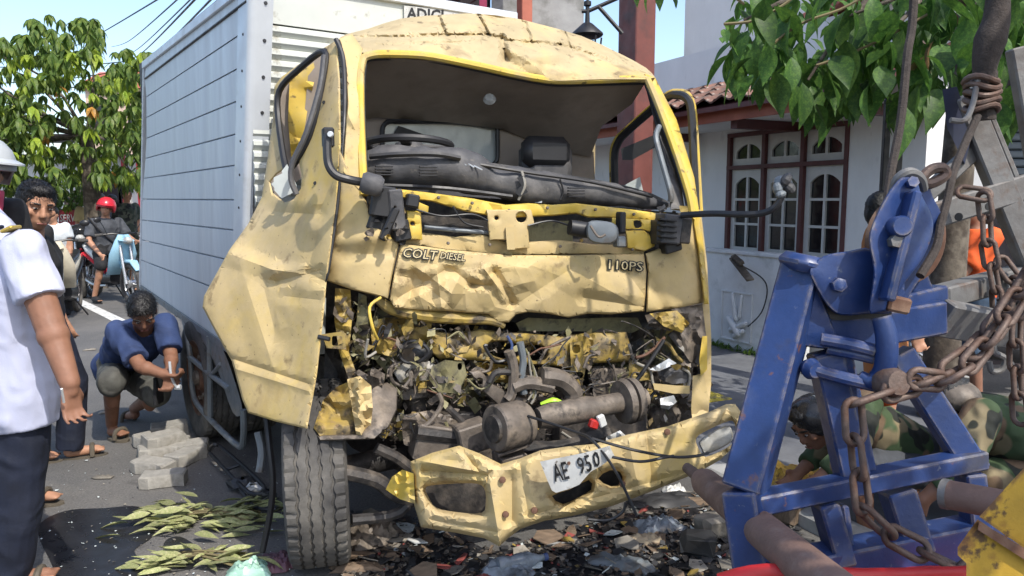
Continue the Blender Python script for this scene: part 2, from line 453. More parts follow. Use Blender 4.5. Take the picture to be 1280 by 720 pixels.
# ================================================================ house on the right
house = empty('house', FW(0, 0, -.3), 'white plastered house with arched white casement windows behind the pavement', 'house')
OW = -.35
wu0, wz0 = FU(911, 212, OW); wu1, _ = FU(1058, 205, OW)
zt = FU(911, 170, OW)[1]; zb = zt-.31-3*.30
b = B()
fbox(b, -9, wu0, 0, 3.1, OW-.25, OW); fbox(b, wu1, wu1+.75, 0, 3.1, OW-.25, OW); fbox(b, wu0, wu1, zt, 3.1, OW-.25, OW); fbox(b, wu0, wu1, 0, zb, OW-.25, OW)
b.make('wall', 'plaster', house, 0)
# second storey wall, set back
b = B(); fbox(b, -3.2, 6, 2.3, 7.5, OW-1.9, OW-1.6); b.make('upper_wall', 'plaster', house, 0)
# window: outer frame, three casements above and below, panes
W = wu1-wu0; cw = W/3
win = fbox(B(), wu0, wu1, zb-.04, zb, OW-.12, OW+.03).make('window', 'wood_dark', house, 0)
b = B()
for u in (wu0, wu0+cw, wu0+2*cw, wu1): fbox(b, u-.022, u+.022, zb, zt, OW-.1, OW+.012)
for z in (zt, zt-.33): fbox(b, wu0-.02, wu1+.02, z-.02, z+.02, OW-.1, OW+.016)
b.make('frame', 'wood_dark', win, 0)
def casement(u0, u1, z0, z1, rows):
    m = .055; uc = (u0+u1)/2; holes = []; panes = []
    rh = (z1-z0-2*m)/rows
    for r in range(rows):
        za = z0+m+r*rh+.012; zc = z0+m+(r+1)*rh-.012
        for s in (0, 1):
            ua, ub = (u0+m, uc-.014) if s == 0 else (uc+.014, u1-m)
            if r == rows-1:   # arched head
                k = 7; top = []
                for i in range(k):
                    t = i/(k-1); uu = ub+(ua-ub)*t; e = abs(uu-uc)/(u1-u0-2*m)*2
                    top.append((uu, zc-.01-.075*e**2.2))
                holes.append([(ua, za), (ub, za)]+top)
            else: holes.append([(ua, za), (ub, za), (ub, zc), (ua, zc)])
            panes.append((ua-.006, ub+.006, za-.006, zc+.006))
    o = sheet_b([(u0, z0), (u1, z0), (u1, z1), (u0, z1)], 0, holes=holes, step=.2, thick=-.045, mp=lambda x, y, d: FW(x, y, OW-.028+d)).make('casement', 'win_white', win, 20)
    for (ua, ub, za, zc) in panes: fbox(B(), ua, ub, za, zc, OW-.058, OW-.05).make('pane', 'win_dark', win, 0)
for i in range(3):
    casement(wu0+i*cw+.024, wu0+(i+1)*cw-.024, zt-.31, zt-.022, 1)
    casement(wu0+i*cw+.024, wu0+(i+1)*cw-.024, zb, zt-.352, 3)
# window further left, seen through the cab
for i in range(2):
    u0 = FU(727+i*42, 200, OW)[0]; u1 = FU(766+i*42, 200, OW)[0]
    fbox(B(), u0-.05, u0, 1.2, 2.15, OW-.05, OW+.015).make('frame', 'wood_dark', house, 0)
    bb = win
    casement(u0, u1, 1.25, 2.1, 2)
# eave: fascia, tiles
ue, ze = FU(900, 131, .55); _, zr = FU(870, 95, OW-1.55)
fa = B(); fbox(fa, -9, wu1+1.0, ze-.14, ze-.02, .47, .50); fa.make('fascia', 'fascia', house, 0); fbox(B(), -9, wu1+1.0, ze-.115, ze-.10, OW+.0, .468).make('soffit', 'plaster', house, 0)
b = B()
for u in (-.9, wu0+.9, wu1+.7): fbox(B(), u-.04, u+.04, ze-.20, ze-.117, OW+.002, .40).make('eave_bracket', 'wood_dark', house, 0)
slope = Vector((0, 0, 0))
e0 = FW(0, ze, .62); r0 = FW(0, zr, OW-1.55); sd = (r0-e0); SL = sd.length; sd.normalize(); nd = UF.cross(sd)
if nd.z < 0: nd = -nd
tb = B(); tw, tl = .235, .33
prof = []
for i in range(9):
    t = i/8; prof.append((tw*1.06*t, .035*math.sin(t*math.pi*1.0)**1.5 if t < .62 else .012-.02*math.sin((t-.62)/.38*math.pi)))
vs = []; 
for (y, zz) in ((0, 0.02), (tl, 0.0)):
    for (x, h) in prof: vs.append((x, y, h+zz))
for (x, h) in prof: vs.append((x, 0, h+.004))
k = len(prof); fs = [(i, i+1, k+i+1, k+i) for i in range(k-1)]+[(2*k+i, 2*k+i+1, i+1, i) for i in range(k-1)]
tme = B().add(vs, fs).mesh('roof_tile', 'roof_tile', 40)
rot = Matrix((UF, sd, nd)).transposed().to_4x4()
nrow = int(SL/(tl*.82))+1; ntot = 0
for r in range(nrow):
    for c in range(int((wu1+1.0+4.4)/tw)):
        if ntot >= 300: break
        q = e0+UF*(-4.4+c*tw)+sd*(r*tl*.82)+nd*(.01+random.uniform(0, .008))
        o = bpy.data.objects.new('roof_tile', tme); COL.objects.link(o); o.parent = house
        o.matrix_basis = Matrix.Translation(q-world_loc(house))@rot@Matrix.Rotation(random.uniform(-.025, .025), 4, 'Z'); ntot += 1
b = B(); b.add([FW(-9, ze-.02, .62), FW(wu1+1, ze-.02, .62), FW(wu1+1, zr-.03, OW-1.58), FW(-9, zr-.03, OW-1.58), FW(-9, ze-.06, .62), FW(wu1+1, ze-.06, .62), FW(wu1+1, zr-.07, OW-1.58), FW(-9, zr-.07, OW-1.58)], [(0, 1, 2, 3), (7, 6, 5, 4), (0, 4, 5, 1), (1, 5, 6, 2), (2, 6, 7, 3), (3, 7, 4, 0)])
b.make('roof_deck', 'wood_dark', house, 0)
# big red column and slim column
u, _ = FU(795, 150, .9)
fbox(B(), u-.15, u+.15, .05, 7, .8, 1.02, ch=.01).make('column', 'red_paint', house, 20)
u, _ = FU(654, 20, .3); fbox(B(), u-.09, u+.09, .05, 7, .2, .36, ch=.01).make('column', 'fascia', house, 20)
# low white garden wall with plaster relief
lw = empty('garden_wall', FW(.3, .05, -.05), 'low white plastered wall with moulded relief panel beside the wrecked cab', 'wall')
u0, _ = FU(860, 400); u1, _ = FU(1000, 400); _, zw = FU(900, 316)
fbox(B(), u0, u1, 0, zw, -.13, 0).make('wall', 'plaster_low', lw, 0)
fbox(B(), u0-.02, u1+.02, zw, zw+.035, -.15, .02, ch=.006).make('coping', 'plaster_low', lw, 20)
def wallmp(o): return lambda x, y, d: FW(*FU(x, y, 0), o+d)
ua, za = FU(903, 362); ub, zb2 = FU(939, 431)
fr = B(); fbox(fr, ua, ub, za-.012, za, .001, .014); fbox(fr, ua, ub, zb2, zb2+.012, .001, .014); fbox(fr, ua, ua+.012, zb2+.013, za-.013, .001, .014); fbox(fr, ub-.012, ub, zb2+.013, za-.013, .001, .014)
fr.make('relief_frame', 'plaster_low', lw, 0)
hd = B()
def fpt(px, py, o): return FW(*FU(px, py), o)
hd.cap(fpt(917, 368, .012), fpt(922, 398, .02), .02, .028); hd.cap(fpt(928, 370, .012), fpt(926, 396, .02), .014, .018)
hd.cap(fpt(912, 398, .012), fpt(925, 416, .02), .03, .04); hd.cap(fpt(915, 412, .012), fpt(934, 404, .02), .03, .025)
hd.cap(fpt(920, 420, .012), fpt(930, 414, .02), .03, .025)
hd.make('relief_hand', 'plaster_low', lw, 40)
u0, z0 = FU(884, 322); u1, z1 = FU(930, 323)
# broken timber and wire hanging over the wall top
t = empty('broken_board', fpt(950, 335, .06), 'splintered brown board with a thin wire leaning on the white garden wall', 'board')
bb = B(); bb.beam(fpt(928, 322, .12), fpt(975, 348, .35), .07, .02, .2); bb.beam(fpt(931, 320, .14), fpt(952, 328, .24), .05, .035, .5); bb.make('board', 'bark', t)
B().tube([fpt(930, 328, .1), fpt(955, 345, .05), fpt(962, 362, .03), fpt(955, 390, .03), fpt(938, 408, .03)], .006, 6, smooth=5).make('wire', 'black_iron', t)
# sunlit white wall and shop further right
nb = empty('neighbour_building', P(1190, 300, 6.2), 'white gable building with dark shop opening beyond the tree trunk', 'building')
bx0 = P(1128, 250, 6.6); bx1 = P(1238, 250, 6.3)
b = B()
b.add([(bx0.x, bx0.y, 0), (bx1.x, bx1.y, 0), (bx1.x, bx1.y, 3.1), (bx0.x, bx0.y, 3.1), (bx0.x+.2, bx0.y+2.5, 0), (bx1.x+.2, bx1.y+2.5, 0), (bx1.x+.2, bx1.y+2.5, 3.1), (bx0.x+.2, bx0.y+2.5, 3.1)], [(0, 1, 2, 3), (5, 4, 7, 6), (1, 5, 6, 2), (4, 0, 3, 7), (3, 2, 6, 7)])
b.make('wall', 'plaster', nb, 0)
B().box(((bx0.x+bx1.x)/2+.9, bx1.y+.8, 3.2), (3.6, 2.4, .12), ch=.01).make('roof', 'fascia', nb, 0)
M('shutter', (.10, .12, .135), .5, var=.15)
B().box((bx1.x+1.3, bx1.y+.6, 1.4), (2.4, .1, 2.8)).make('shop_interior', 'shop_dark', nb, 0)
for k in range(7): B().box((bx1.x+1.3, bx1.y+.5, 1.75+k*.075), (2.4, .05, .066), ch=.012).make('shutter_slat', 'shutter', nb, 0)
# grey rendered block with mossy top and dark shop sign, left of the column
cb = empty('concrete_building', P(680, 200, 12), 'weathered grey concrete building showing above the crushed cab roof', 'building')
q = P(672, 20, 11.5); B().box((q.x, q.y+1, 3.5), (1.35, 2, 7)).make('wall', 'concrete', cb, 0)
q = P(565, 10, 11.5); B().box((q.x, q.y+.7, 2.9), (1.05, 1.2, 5.8)).make('shop_front', 'shop_dark', cb, 0)
q = P(604, 10, 11.0); B().box((q.x, q.y, 2.9), (.1, .1, 5.8)).make('frame_post', 'magenta', cb, 0)
q = P(565, 2, 11.0); B().box((q.x-.05, q.y, q.z+.3), (.98, .08, .45)).make('frame_beam', 'magenta', cb, 0)
for k in range(3):
    q = P(540+k*22, 9, 11.15); B().beam(q+Vector((-.2, 0, -.1)), q+Vector((.15, 0, .12)), .02, .02).make('grille_bar', 'wood_dark', cb, 0)
# ---------------------------------------------------------------- wall lantern
ln = empty('lantern', P(735, 30, 6.3), 'black iron carriage lantern on a bracket arm above the crushed cab roof', 'lamp')
c = P(734, 44, 6.3)
b = B(); b.disc(c, (0, 0, 1), [(-.02, .10), (-.005, .125), (0, .13), (.015, .125), (.05, .085), (.09, .04), (.1, .02), (.22, .016), (.23, .03), (.26, .03), (.27, .01), (.5, .008)], 12); b.make('cap', 'black_iron', ln)
b = B()
for k in range(6):
    a = k*math.pi/3; b.cyl(c+Vector((.115*math.cos(a), .115*math.sin(a), -.02)), c+Vector((.085*math.cos(a), .085*math.sin(a), -.3)), .008, n=6)
b.disc(c, (0, 0, 1), [(-.32, .06), (-.3, .09), (-.29, .09)], 12); b.make('cage', 'black_iron', ln)
b = B(); arm0 = P(735, 14, 6.3); arm1 = P(785, -8, 6.3); b.tube([arm0-Vector((.05, 0, 0)), arm0, arm1], .016, 8); b.tube([P(748, 8, 6.3), P(778, 42, 6.3)], .016, 8); b.make('bracket', 'black_iron', ln)
# black posts by the house corner
for x in (1110, 1127):
    t = empty('gate_post', G(x+1, 520), 'slim black iron gate post '+('next to the house corner' if x == 1110 else 'beside the sunlit white wall'), 'post')
    p0 = P(x, 128, 4.6); B().beam((p0.x, p0.y, 0), p0, .036, .036).make('post', 'black_iron', t); B().disc(p0, (0, 0, 1), [(-.01, .024), (.012, .024), (.02, .016), (.03, .022), (.045, .002)], 10).make('finial', 'black_iron', t)
# ================================================================ trees
def leaf_b(L, Wd, bend=.25, fold=.2, n=5, tip=1.6):
    vs = []; fs = []
    for i in range(n+1):
        t = i/n; w = Wd*.5*(math.sin(math.pi*min(1, t**.85))**1.05)*(1 if t < .6 else 1-(t-.6)/.4*.2)
        if i == n: w = 0
        z = -bend*L*t*t
        vs += [(-w, L*t, z+fold*w), (0, L*t, z), (w, L*t, z+fold*w)]
    for i in range(n): a = i*3; fs += [(a, a+1, a+4, a+3), (a+1, a+2, a+5, a+4)]
    return vs, fs
def orient(down, spin, tilt):
    return Matrix.Rotation(spin, 3, 'Z')@Matrix.Rotation(-tilt, 3, 'X')
# --- tree on the left
def far_tree(name, label, poly, depth, n, rng, limbs, trunk, sz=(.23, .088), mats=('leaf_far', 'leaf_lime', 'leaf_orange')):
    root = empty(name, trunk[0], label, 'tree'); rn = random.Random(rng); b = B()
    xs = [p[0] for p in poly]; ys = [p[1] for p in poly]; k = 0; tips = []
    while k < n:
        q = (rn.uniform(min(xs), max(xs)), rn.uniform(min(ys), max(ys)))
        if not inside(q, poly): continue
        Y = depth+rn.uniform(-1.6, 1.6); c = P(q[0], q[1], Y); tips.append(c)
        lim = rn.random(); mi = 1 if lim < .22 and q[1] > 60 else (2 if lim > .985 and q[1] > 90 else 0)
        m = rn.randint(5, 8); a0 = rn.uniform(0, 6.3); s = rn.uniform(.75, 1.2)
        for j in range(m):
            vs, fs = leaf_b(sz[0]*s*rn.uniform(.8, 1.15), sz[1]*s, .35, .25, 3)
            rot = orient(0, a0+j*6.283/m+rn.uniform(-.25, .25), rn.uniform(.35, 1.15))
            b.add([c+rot@Vector(v) for v in vs], fs, mi)
        k += 1
    o = b.make('crown', list(mats), root, 0); o['kind'] = 'stuff'
    tb = B(); tb.tube(trunk, [.16, .14, .11], 10, smooth=4)
    top = Vector(trunk[-1])
    for t in rn.sample(tips, min(limbs, len(tips))):
        mid = top.lerp(t, .5)+Vector((rn.uniform(-.3, .3), rn.uniform(-.3, .3), rn.uniform(0, .35))); tb.tube([top, mid, t], [.04, .02, .006], 6, smooth=3)
    tb.make('trunk', 'bark', root)
    return root
tp = [(-150, 60), (-60, 30), (0, 44), (25, 40), (30, 26), (60, 14), (75, 18), (84, 36), (92, 24), (124, 14), (132, 30), (124, 70), (104, 92), (114, 102), (146, 60), (170, 52), (200, 64), (190, 84), (190, 232), (120, 225), (60, 236), (-150, 240)]
tr0 = G(115, 352)
far_tree('street_tree', 'broad street tree with drooping yellow and green leaf clusters behind the riders', tp, 13.0, 950, 3, 18, [(P(116, 250, 13).x, 13, 0), P(115, 240, 13.0), P(108, 170, 13.0)])
hp = [(70, 228), (85, 222), (108, 224), (112, 262), (68, 262)]
far_tree('hedge_shrub', 'bright green clipped shrub behind the red service sign', hp, 15.5, 90, 5, 6, [(P(90, 262, 15.5).x, 15.5, 0), P(90, 258, 15.5), P(90, 250, 15.5)], (.14, .06), ('hedge', 'leaf_lime', 'hedge'))
# --- big-leaved tree overhanging on the right
rt = empty('overhanging_tree', G(1170, 530), 'large-leaved tree on the right whose branches overhang the tow rig', 'tree')
base = G(1170, 530); tk = B()
crotch = Vector((base.x+.05, base.y, 2.7))
tk.tube([base, base+Vector((.02, 0, 1.2)), crotch], [.12, .1, .085], 12, smooth=4)
limbs = [(P(930, 25, 3.7), P(1000, -10, 3.8)), (P(1010, 100, 3.7), P(1060, 30, 3.8)), (P(1090, 60, 3.8), P(1150, 0, 3.9)), (P(1200, 70, 3.9), P(1230, -30, 4.0)), (P(1060, 20, 3.6), P(1150, -20, 3.6))]
for tipp, mid in limbs: tk.tube([crotch, crotch.lerp(mid, .5)+Vector((0, 0, .35)), mid, tipp], [.05, .03, .013, .006], 7, smooth=5)
tk.tube([crotch, (2.4, 3, 3.3), (2.1, 1.4, 3.4), (1.8, .3, 3.2)], [.06, .045, .03, .015], 7, smooth=5)
tk.make('trunk', 'bark', rt)
rn = random.Random(11)
lmes = []
for v in range(6):
    vs, fs = leaf_b(1., .44+.12*rn.random(), rn.uniform(.05, .5), rn.uniform(.1, .5), 8)
    lmes.append(B().add(vs, fs).mesh('leaf', 'leaf_dry' if v == 5 else 'leaf_big', 60))
rp = spl([(904, 45), (925, 8), (960, -8), (1290, -8), (1290, 118), (1250, 165), (1210, 150), (1165, 120), (1120, 150), (1088, 118), (1068, 158), (1038, 175), (1006, 140), (985, 110), (945, 125), (912, 80)], 2)
def put_leaf(c, s, rot, me):
    o = bpy.data.objects.new('leaf', me); COL.objects.link(o); o.parent = rt
    o.matrix_basis = Matrix.Translation(c-world_loc(rt))@rot.to_4x4()@Matrix.Scale(s, 4)
cnt = 0
while cnt < 295:
    q = (rn.uniform(900, 1290), rn.uniform(-25, 150))
    if not inside(q, rp): continue
    if 985 < q[0] < 1110 and -5 < q[1] < 60 and rn.random() < .5: continue
    Y = rn.uniform(3.35, 4.4); c = P(q[0], q[1]-12, Y); dry = rn.random() < .045
    put_leaf(c, rn.uniform(.13, .26)*(.8 if dry else 1), Matrix.Rotation(rn.uniform(0, 6.28), 3, 'Z')@Matrix.Rotation(-rn.uniform(.55, 1.45), 3, 'X')@Matrix.Rotation(rn.uniform(-.5, .5), 3, 'Y'), lmes[5 if dry else rn.randrange(5)]); cnt += 1
for (x, y) in ((812, -4), (826, -8), (838, -6), (850, -10), (800, -12)):
    put_leaf(P(x, y-6, 2.7), .07, Matrix.Rotation(rn.uniform(0, 6.28), 3, 'Z')@Matrix.Rotation(-1.1, 3, 'X'), lmes[rn.randrange(5)])
tk = B(); tk.tube([P(790, -30, 2.7), P(830, -12, 2.7), P(880, -25, 2.75), P(930, 5, 2.8)], .005, 5, smooth=4); tk.make('twig', 'twig', rt)
for pts in ([(905, 30), (945, 25), (985, 2), (1010, -20)], [(1020, 82), (1060, 68), (1110, 45), (1165, 15)], [(960, 60), (1000, 30), (1050, 12), (1090, -10)]):
    B().tube([P(x, y, 3.55) for x, y in pts], .007, 6, smooth=4).make('twig', 'twig', rt)
b = B(); kk = 0
while kk < 420:     # smaller leaves deeper in the visible branches
    q = (rn.uniform(900, 1290), rn.uniform(-25, 140))
    if not inside(q, rp): continue
    c = P(q[0], q[1]-8, rn.uniform(3.6, 4.7)); vs, fs = leaf_b(rn.uniform(.06, .15), rn.uniform(.03, .06), rn.uniform(0, .6), rn.uniform(.1, .6), 4)
    rot = Matrix.Rotation(rn.uniform(0, 6.28), 3, 'Z')@Matrix.Rotation(-rn.uniform(.2, 1.5), 3, 'X'); b.add([c+rot@Vector(v) for v in vs], fs); kk += 1
o = b.make('small_leaves', 'leaf_big', rt, 0); o['kind'] = 'stuff'
b = B()
for k in range(900):     # unseen rest of the crown overhead, laid out to shade the rig
    c = Vector((rn.uniform(1.45, 3.4), rn.uniform(-.5, 1.5), rn.uniform(2.6, 2.95)))
    if c.y > .62 and c.x < 2.3: continue
    vs, fs = leaf_b(.2, .11, .2, .2, 3); rot = Matrix.Rotation(rn.uniform(0, 6.28), 3, 'Z')@Matrix.Rotation(-rn.uniform(.1, 1.3), 3, 'X')
    b.add([c+rot@Vector(v) for v in vs], fs)
o = b.make('crown', 'leaf_big', rt, 0); o['kind'] = 'stuff'
# ================================================================ left background
sg = empty('service_sign', (P(93, 300, 14.6).x, 14.6, 0), 'red standing sign board lettered in white behind the parked scooters', 'sign')
s0, s1 = P(74, 266, 14.6), P(112, 305, 14.6)
B().box(((s0.x+s1.x)/2, 14.63, (s0.z+.25)/2+.05), (s1.x-s0.x+.05, .04, s0.z-.25), ch=.006).make('board', 'red_sign', sg)
B().box(((s0.x+s1.x)/2, 14.63, .06), (.4, .3, .12), ch=.01).make('base', 'concrete', sg)
def onsign(px0, py0, px1, py1): return lambda u, v: P(px0+(px1-px0)*u, py1+(py0-py1)*v, 14.59)
text('lettering', 'SERVICE', onsign(75, 268, 106, 277), 'sign_white', sg, .012)
text('lettering', 'GANTI', onsign(88, 281, 109, 289), 'sign_white', sg, .012)
text('lettering', 'C', onsign(88, 293, 93, 300), 'sign_white', sg, .012)
# far shop row with white wall, red posts; a house roof showing through the tree
sb = empty('far_shop', (P(60, 260, 21).x, 21, 0), 'far white walled shop front with red posts under the street tree', 'building')
p = P(-160, 200, 20); q = P(176, 200, 20)
B().box(((p.x+q.x)/2, 20.4, 1.35), (q.x-p.x, .3, 2.7)).make('wall', 'plaster', sb, 0)
for x in (118, 133, 148): 
    c = P(x, 240, 19.9); B().box((c.x, 20.15, 1.2), (.55 if x == 133 else .2, .1, 2.2 if x != 133 else 1.9)).make('doorway', 'shop_dark', sb, 0)
for x in (155, 174, 112): c = P(x, 240, 19.7); B().box((c.x, 19.75, 1.5), (.09, .09, 3)).make('post', 'red_sign', sb, 0)
B().box(((p.x+q.x)/2, 19.6, 3.05), (q.x-p.x+.5, 1.4, .12)).make('canopy', 'shop_dark', sb, 0)
hb = empty('peach_house', (P(150, 200, 26).x, 26, 0), 'pale peach house front glimpsed through the street tree', 'house')
M('peach', (.62, .46, .36), .8)
c = P(152, 130, 26); B().box((c.x, 27, 2.6), (2.4, 2, 5.2)).make('wall', 'peach', hb, 0)
b = B(); b.add([(c.x-1.5, 25.8, 5.2), (c.x+1.5, 25.8, 5.2), (c.x+1.5, 28.2, 5.2), (c.x-1.5, 28.2, 5.2), (c.x-1.2, 27, 5.9), (c.x+1.2, 27, 5.9)], [(0, 1, 5, 4), (2, 3, 4, 5), (1, 2, 5), (3, 0, 4), (3, 2, 1, 0)]); b.make('roof', 'fascia', hb, 0)
for dx in (-.6, .5): B().box((c.x+dx, 25.99, 4.3), (.6, .06, .7)).make('window', 'win_dark', hb, 0)
# low background wall far along the road
bw = tag(B().box((-24, 27, 1.3), (26, .3, 2.6)).make('boundary_wall', 'concrete', None, 0), 'long grey boundary wall far down the road', 'wall')
# overhead cables
cb_ = [((187, -2), (85, 54), 9, 26), ((215, -2), (150, 50), 9, 24), ((232, -2), (160, 62), 9, 24), ((238, -2), (168, 66), 9, 26), ((258, -2), (190, 60), 9, 22), ((270, -2), (196, 66), 9, 22), ((279, -3), (204, 64), 9, 22)]
for i, (s, e, d0, d1) in enumerate(cb_):
    a = P(*s, d0); c = P(*e, d1); a2 = a+(a-c)*.25; c2 = c+(c-a)*.6; m = (a2+c2)/2-Vector((0, 0, .18))
    tag(B().tube([a2, m, c2], .009 if i < 3 else .013, 5, smooth=8).make('overhead_cable', 'black_iron', None), 'black overhead cable sagging across the sky beside the cargo box', 'cable', 'overhead cables')
for i, (s, e, d0) in enumerate([((104, 78), (142, 76), 15), ((106, 92), (140, 88), 15), ((98, 104), (138, 96), 15)]):
    a = P(*s, d0); c = P(*e, d0); a2 = a+(a-c)*3; c2 = c+(c-a)*1.2
    tag(B().tube([a2, (a2+c2)/2-Vector((0, 0, .06)), c2], .01, 5, smooth=6).make('overhead_cable', 'black_iron', None), 'black cable strung level through the street tree', 'cable', 'cables in the tree')
# ================================================================ the wrecked truck
YD = (.46, .365, .225); YC = (.51, .388, .183); YF = (.60, .42, .07)
M('yellow', YC, .68, var=.12, scale=6, col2=(.53, .38, .085), mscale=2.4, lo=.48, hi=.66, dirt=[(YD, 4.5, .42, .62, .6), ((.16, .11, .05), 9, .60, .70, .7), ((.06, .045, .03), 60, .655, .71, .7), ((.30, .21, .10), 3.2, .56, .66, .45)], bump=.2, bscale=50, spec=.3)
M('yellow_fresh', YF, .45, var=.12, scale=8, dirt=[((.42, .33, .18), 6, .48, .64, .7), ((.07, .05, .03), 22, .60, .68, .8)], bump=.1)
M('yellow_grimy', (.40, .28, .06), .6, var=.3, scale=9, col2=(.20, .15, .08), mscale=7, lo=.40, hi=.62, dirt=[((.035, .03, .025), 13, .50, .62, .9), ((.30, .20, .10), 30, .60, .66, .7)], bump=.4, bscale=50)
M('olive_grimy', (.22, .20, .10), .65, var=.3, scale=8, col2=(.10, .09, .06), mscale=7, dirt=((.03, .028, .025), 15, .52, .64, .9), bump=.4)
M('brown_metal', (.135, .112, .092), .6, metal=.15, var=.35, scale=14, col2=(.21, .17, .13), mscale=9, dirt=((.03, .026, .024), 12, .52, .64, .9), bump=.5, bscale=70)
M('grease', (.028, .025, .024), .6, var=.5, scale=18, col2=(.075, .062, .05), mscale=9, bump=.6, bscale=50)
M('rubber', (.045, .043, .042), .85, var=.25, scale=20, col2=(.13, .12, .105), mscale=4, lo=.42, hi=.66, bump=.4, bscale=90)
M('dash_grey', (.06, .06, .065), .65, var=.25, scale=12, col2=(.14, .13, .12), mscale=3, lo=.45, hi=.72, dirt=((.22, .2, .17), 18, .62, .7, .5), bump=.4, bscale=70)
M('lining', (.30, .25, .205), .85, var=.2, scale=6, dirt=((.18, .15, .125), 3, .5, .7), bump=.25, bscale=20)
M('seal', (.018, .018, .02), .5, var=.3)
M('box_grey', (.56, .60, .625), .45, metal=.0, var=.08, scale=3, dirt=[((.46, .485, .50), 2.2, .50, .72, .8), ((.66, .68, .69), 5, .62, .78, .55)], stretch=(2.5, 2.5, .4), bump=.12, bscale=6)
M('box_white', (.52, .54, .50), .45, var=.08, scale=4, dirt=[((.36, .33, .24), 4, .52, .70, .6), ((.2, .17, .12), 17, .60, .70, .6)])
M('alu', (.60, .63, .66), .4, metal=.2, var=.08, scale=5, dirt=((.3, .28, .24), 6, .55, .75, .5))
M('guard_grey', (.16, .18, .195), .5, metal=.2, var=.15, scale=9, dirt=((.10, .085, .07), 9, .52, .68))
M('rust', (.13, .06, .035), .8, var=.35, scale=15, col2=(.19, .12, .08), mscale=8, bump=.4)
M('plate_white', (.48, .48, .46), .5, var=.12, scale=20, dirt=[((.2, .19, .17), 14, .5, .68, .7), ((.1, .08, .06), 40, .62, .7, .8)])
M('ink', (.01, .01, .011), .6, var=0)
M('lamp_glass', (.42, .42, .40), .25, var=.15, scale=30, dirt=((.2, .18, .15), 10, .5, .7))
M('window_glass', (.50, .53, .51), .18, var=.15, scale=5, dirt=((.30, .31, .30), 4, .5, .75))
M('white_plastic', (.6, .6, .58), .4, var=.15)
M('scrap_lt', (.30, .28, .24), .5, var=.3, scale=12, dirt=((.08, .07, .06), 12, .5, .65))
M('badge_pale', (.52, .43, .24), .5, var=.05)
M('yellow_roof', (.43, .345, .20), .72, var=.18, scale=5, col2=(.46, .34, .13), mscale=2.5, lo=.52, hi=.7, dirt=[((.22, .16, .09), 6, .55, .68, .6), ((.09, .065, .04), 16, .60, .68, .7)], bump=.25, bscale=50, spec=.3)
M('red_plastic', (.45, .03, .025), .4, var=.2)
M('green_plastic', (.45, .75, .05), .4, var=.2)
M('cable_blue', (.05, .08, .2), .5)
truck = empty('box_truck', G(560, 640), 'wrecked cream-yellow box truck with crushed cab and hanging front bumper', 'truck')
def F(px): return 3.05/(1-.404*(px-640)/950)
def Rr(px): return 4.02/(1-.404*(px-640)/950)
def T(name, outline, depth, mat, parent=truck, **k): return sheet(name, outline, depth, mat, parent, **k)
def tubeP(name, pts, r, mat, parent=truck, n=8, smooth=5, dd=None, **k):
    q = [P(p[0], p[1], p[2] if len(p) > 2 else F(p[0])+(dd or 0)) for p in pts]
    return B().tube(q, r, n, smooth=smooth, **k).make(name, mat, parent)
def block(x, y, w, h, d, dep, mat, rz=0., rx=0., name='bracket', parent=truck, ch=.006):
    c = P(x, y, d); return B().box(c, (w/950*d, dep, h/950*d), Matrix.Rotation(R(20+rz), 3, 'Z')@Matrix.Rotation(R(rx), 3, 'Y'), ch=min(ch, w/950*d*.2, dep*.2, h/950*d*.2)).make(name, mat, parent)
def crease(segs):
    """segs: [(x0,y0,x1,y1,width,amount)...] local folds added to a depth"""
    def f(x, y):
        s = 0
        for (ax, ay, bx, by, w, a) in segs:
            d = bdist((x, y), [(ax, ay, bx, by)])
            if d < w: s += a*(1-d/w)
        return s
    f.segs = [tuple(q[:4]) for q in segs]
    return f
def plus(*fs): return lambda x, y: sum(f(x, y) for f in fs)
# ---------------------------------------------------------------- cargo box
AX = Vector((-.574, .819, 0)).normalized(); LAT = Vector((AX.y, -AX.x, 0)); NS = -LAT; NFR = -AX
BP0 = P(313, 250, 3.6)
def SB(px, py, off=0.): return PL(px, py, BP0+NS*off, NS)
ztop = P(313, -37, 3.6).z; zbot = SB(300, 440).z; BLEN = (SB(178, 250)-BP0).length; BWID = 1.52
def BX(s, t, z): v = BP0+AX*s+LAT*t; return Vector((v.x, v.y, z))
b = B(); rotb = Matrix((AX, LAT, Vector((0, 0, 1)))).transposed()
b.box(BX(BLEN/2+.01, BWID/2, (ztop+zbot)/2), (BLEN-.02, BWID-.06, ztop-zbot-.02), rotb)
cargo = b.make('cargo_box', 'grease', truck, 0)
lines = [((182, 84), (309, -14)), ((181, 99), (308, 2)), ((183, 121), (307, 39)), ((183, 147), (305, 82)), ((183, 173), (303, 124)), ((182, 198), (302, 166)), ((180, 223), (300, 206)), ((178, 249), (298, 250)), ((177, 275), (295, 288)), ((177, 300), (295, 327)), ((176, 325), (295, 370)), ((177, 357), (295, 438))]
lines = [(a_, ((lambda X_: (X_, a_[1]+(b_[1]-a_[1])*(X_-a_[0])/(b_[0]-a_[0])))(310-b_[1]/437*12))) for a_, b_ in lines]
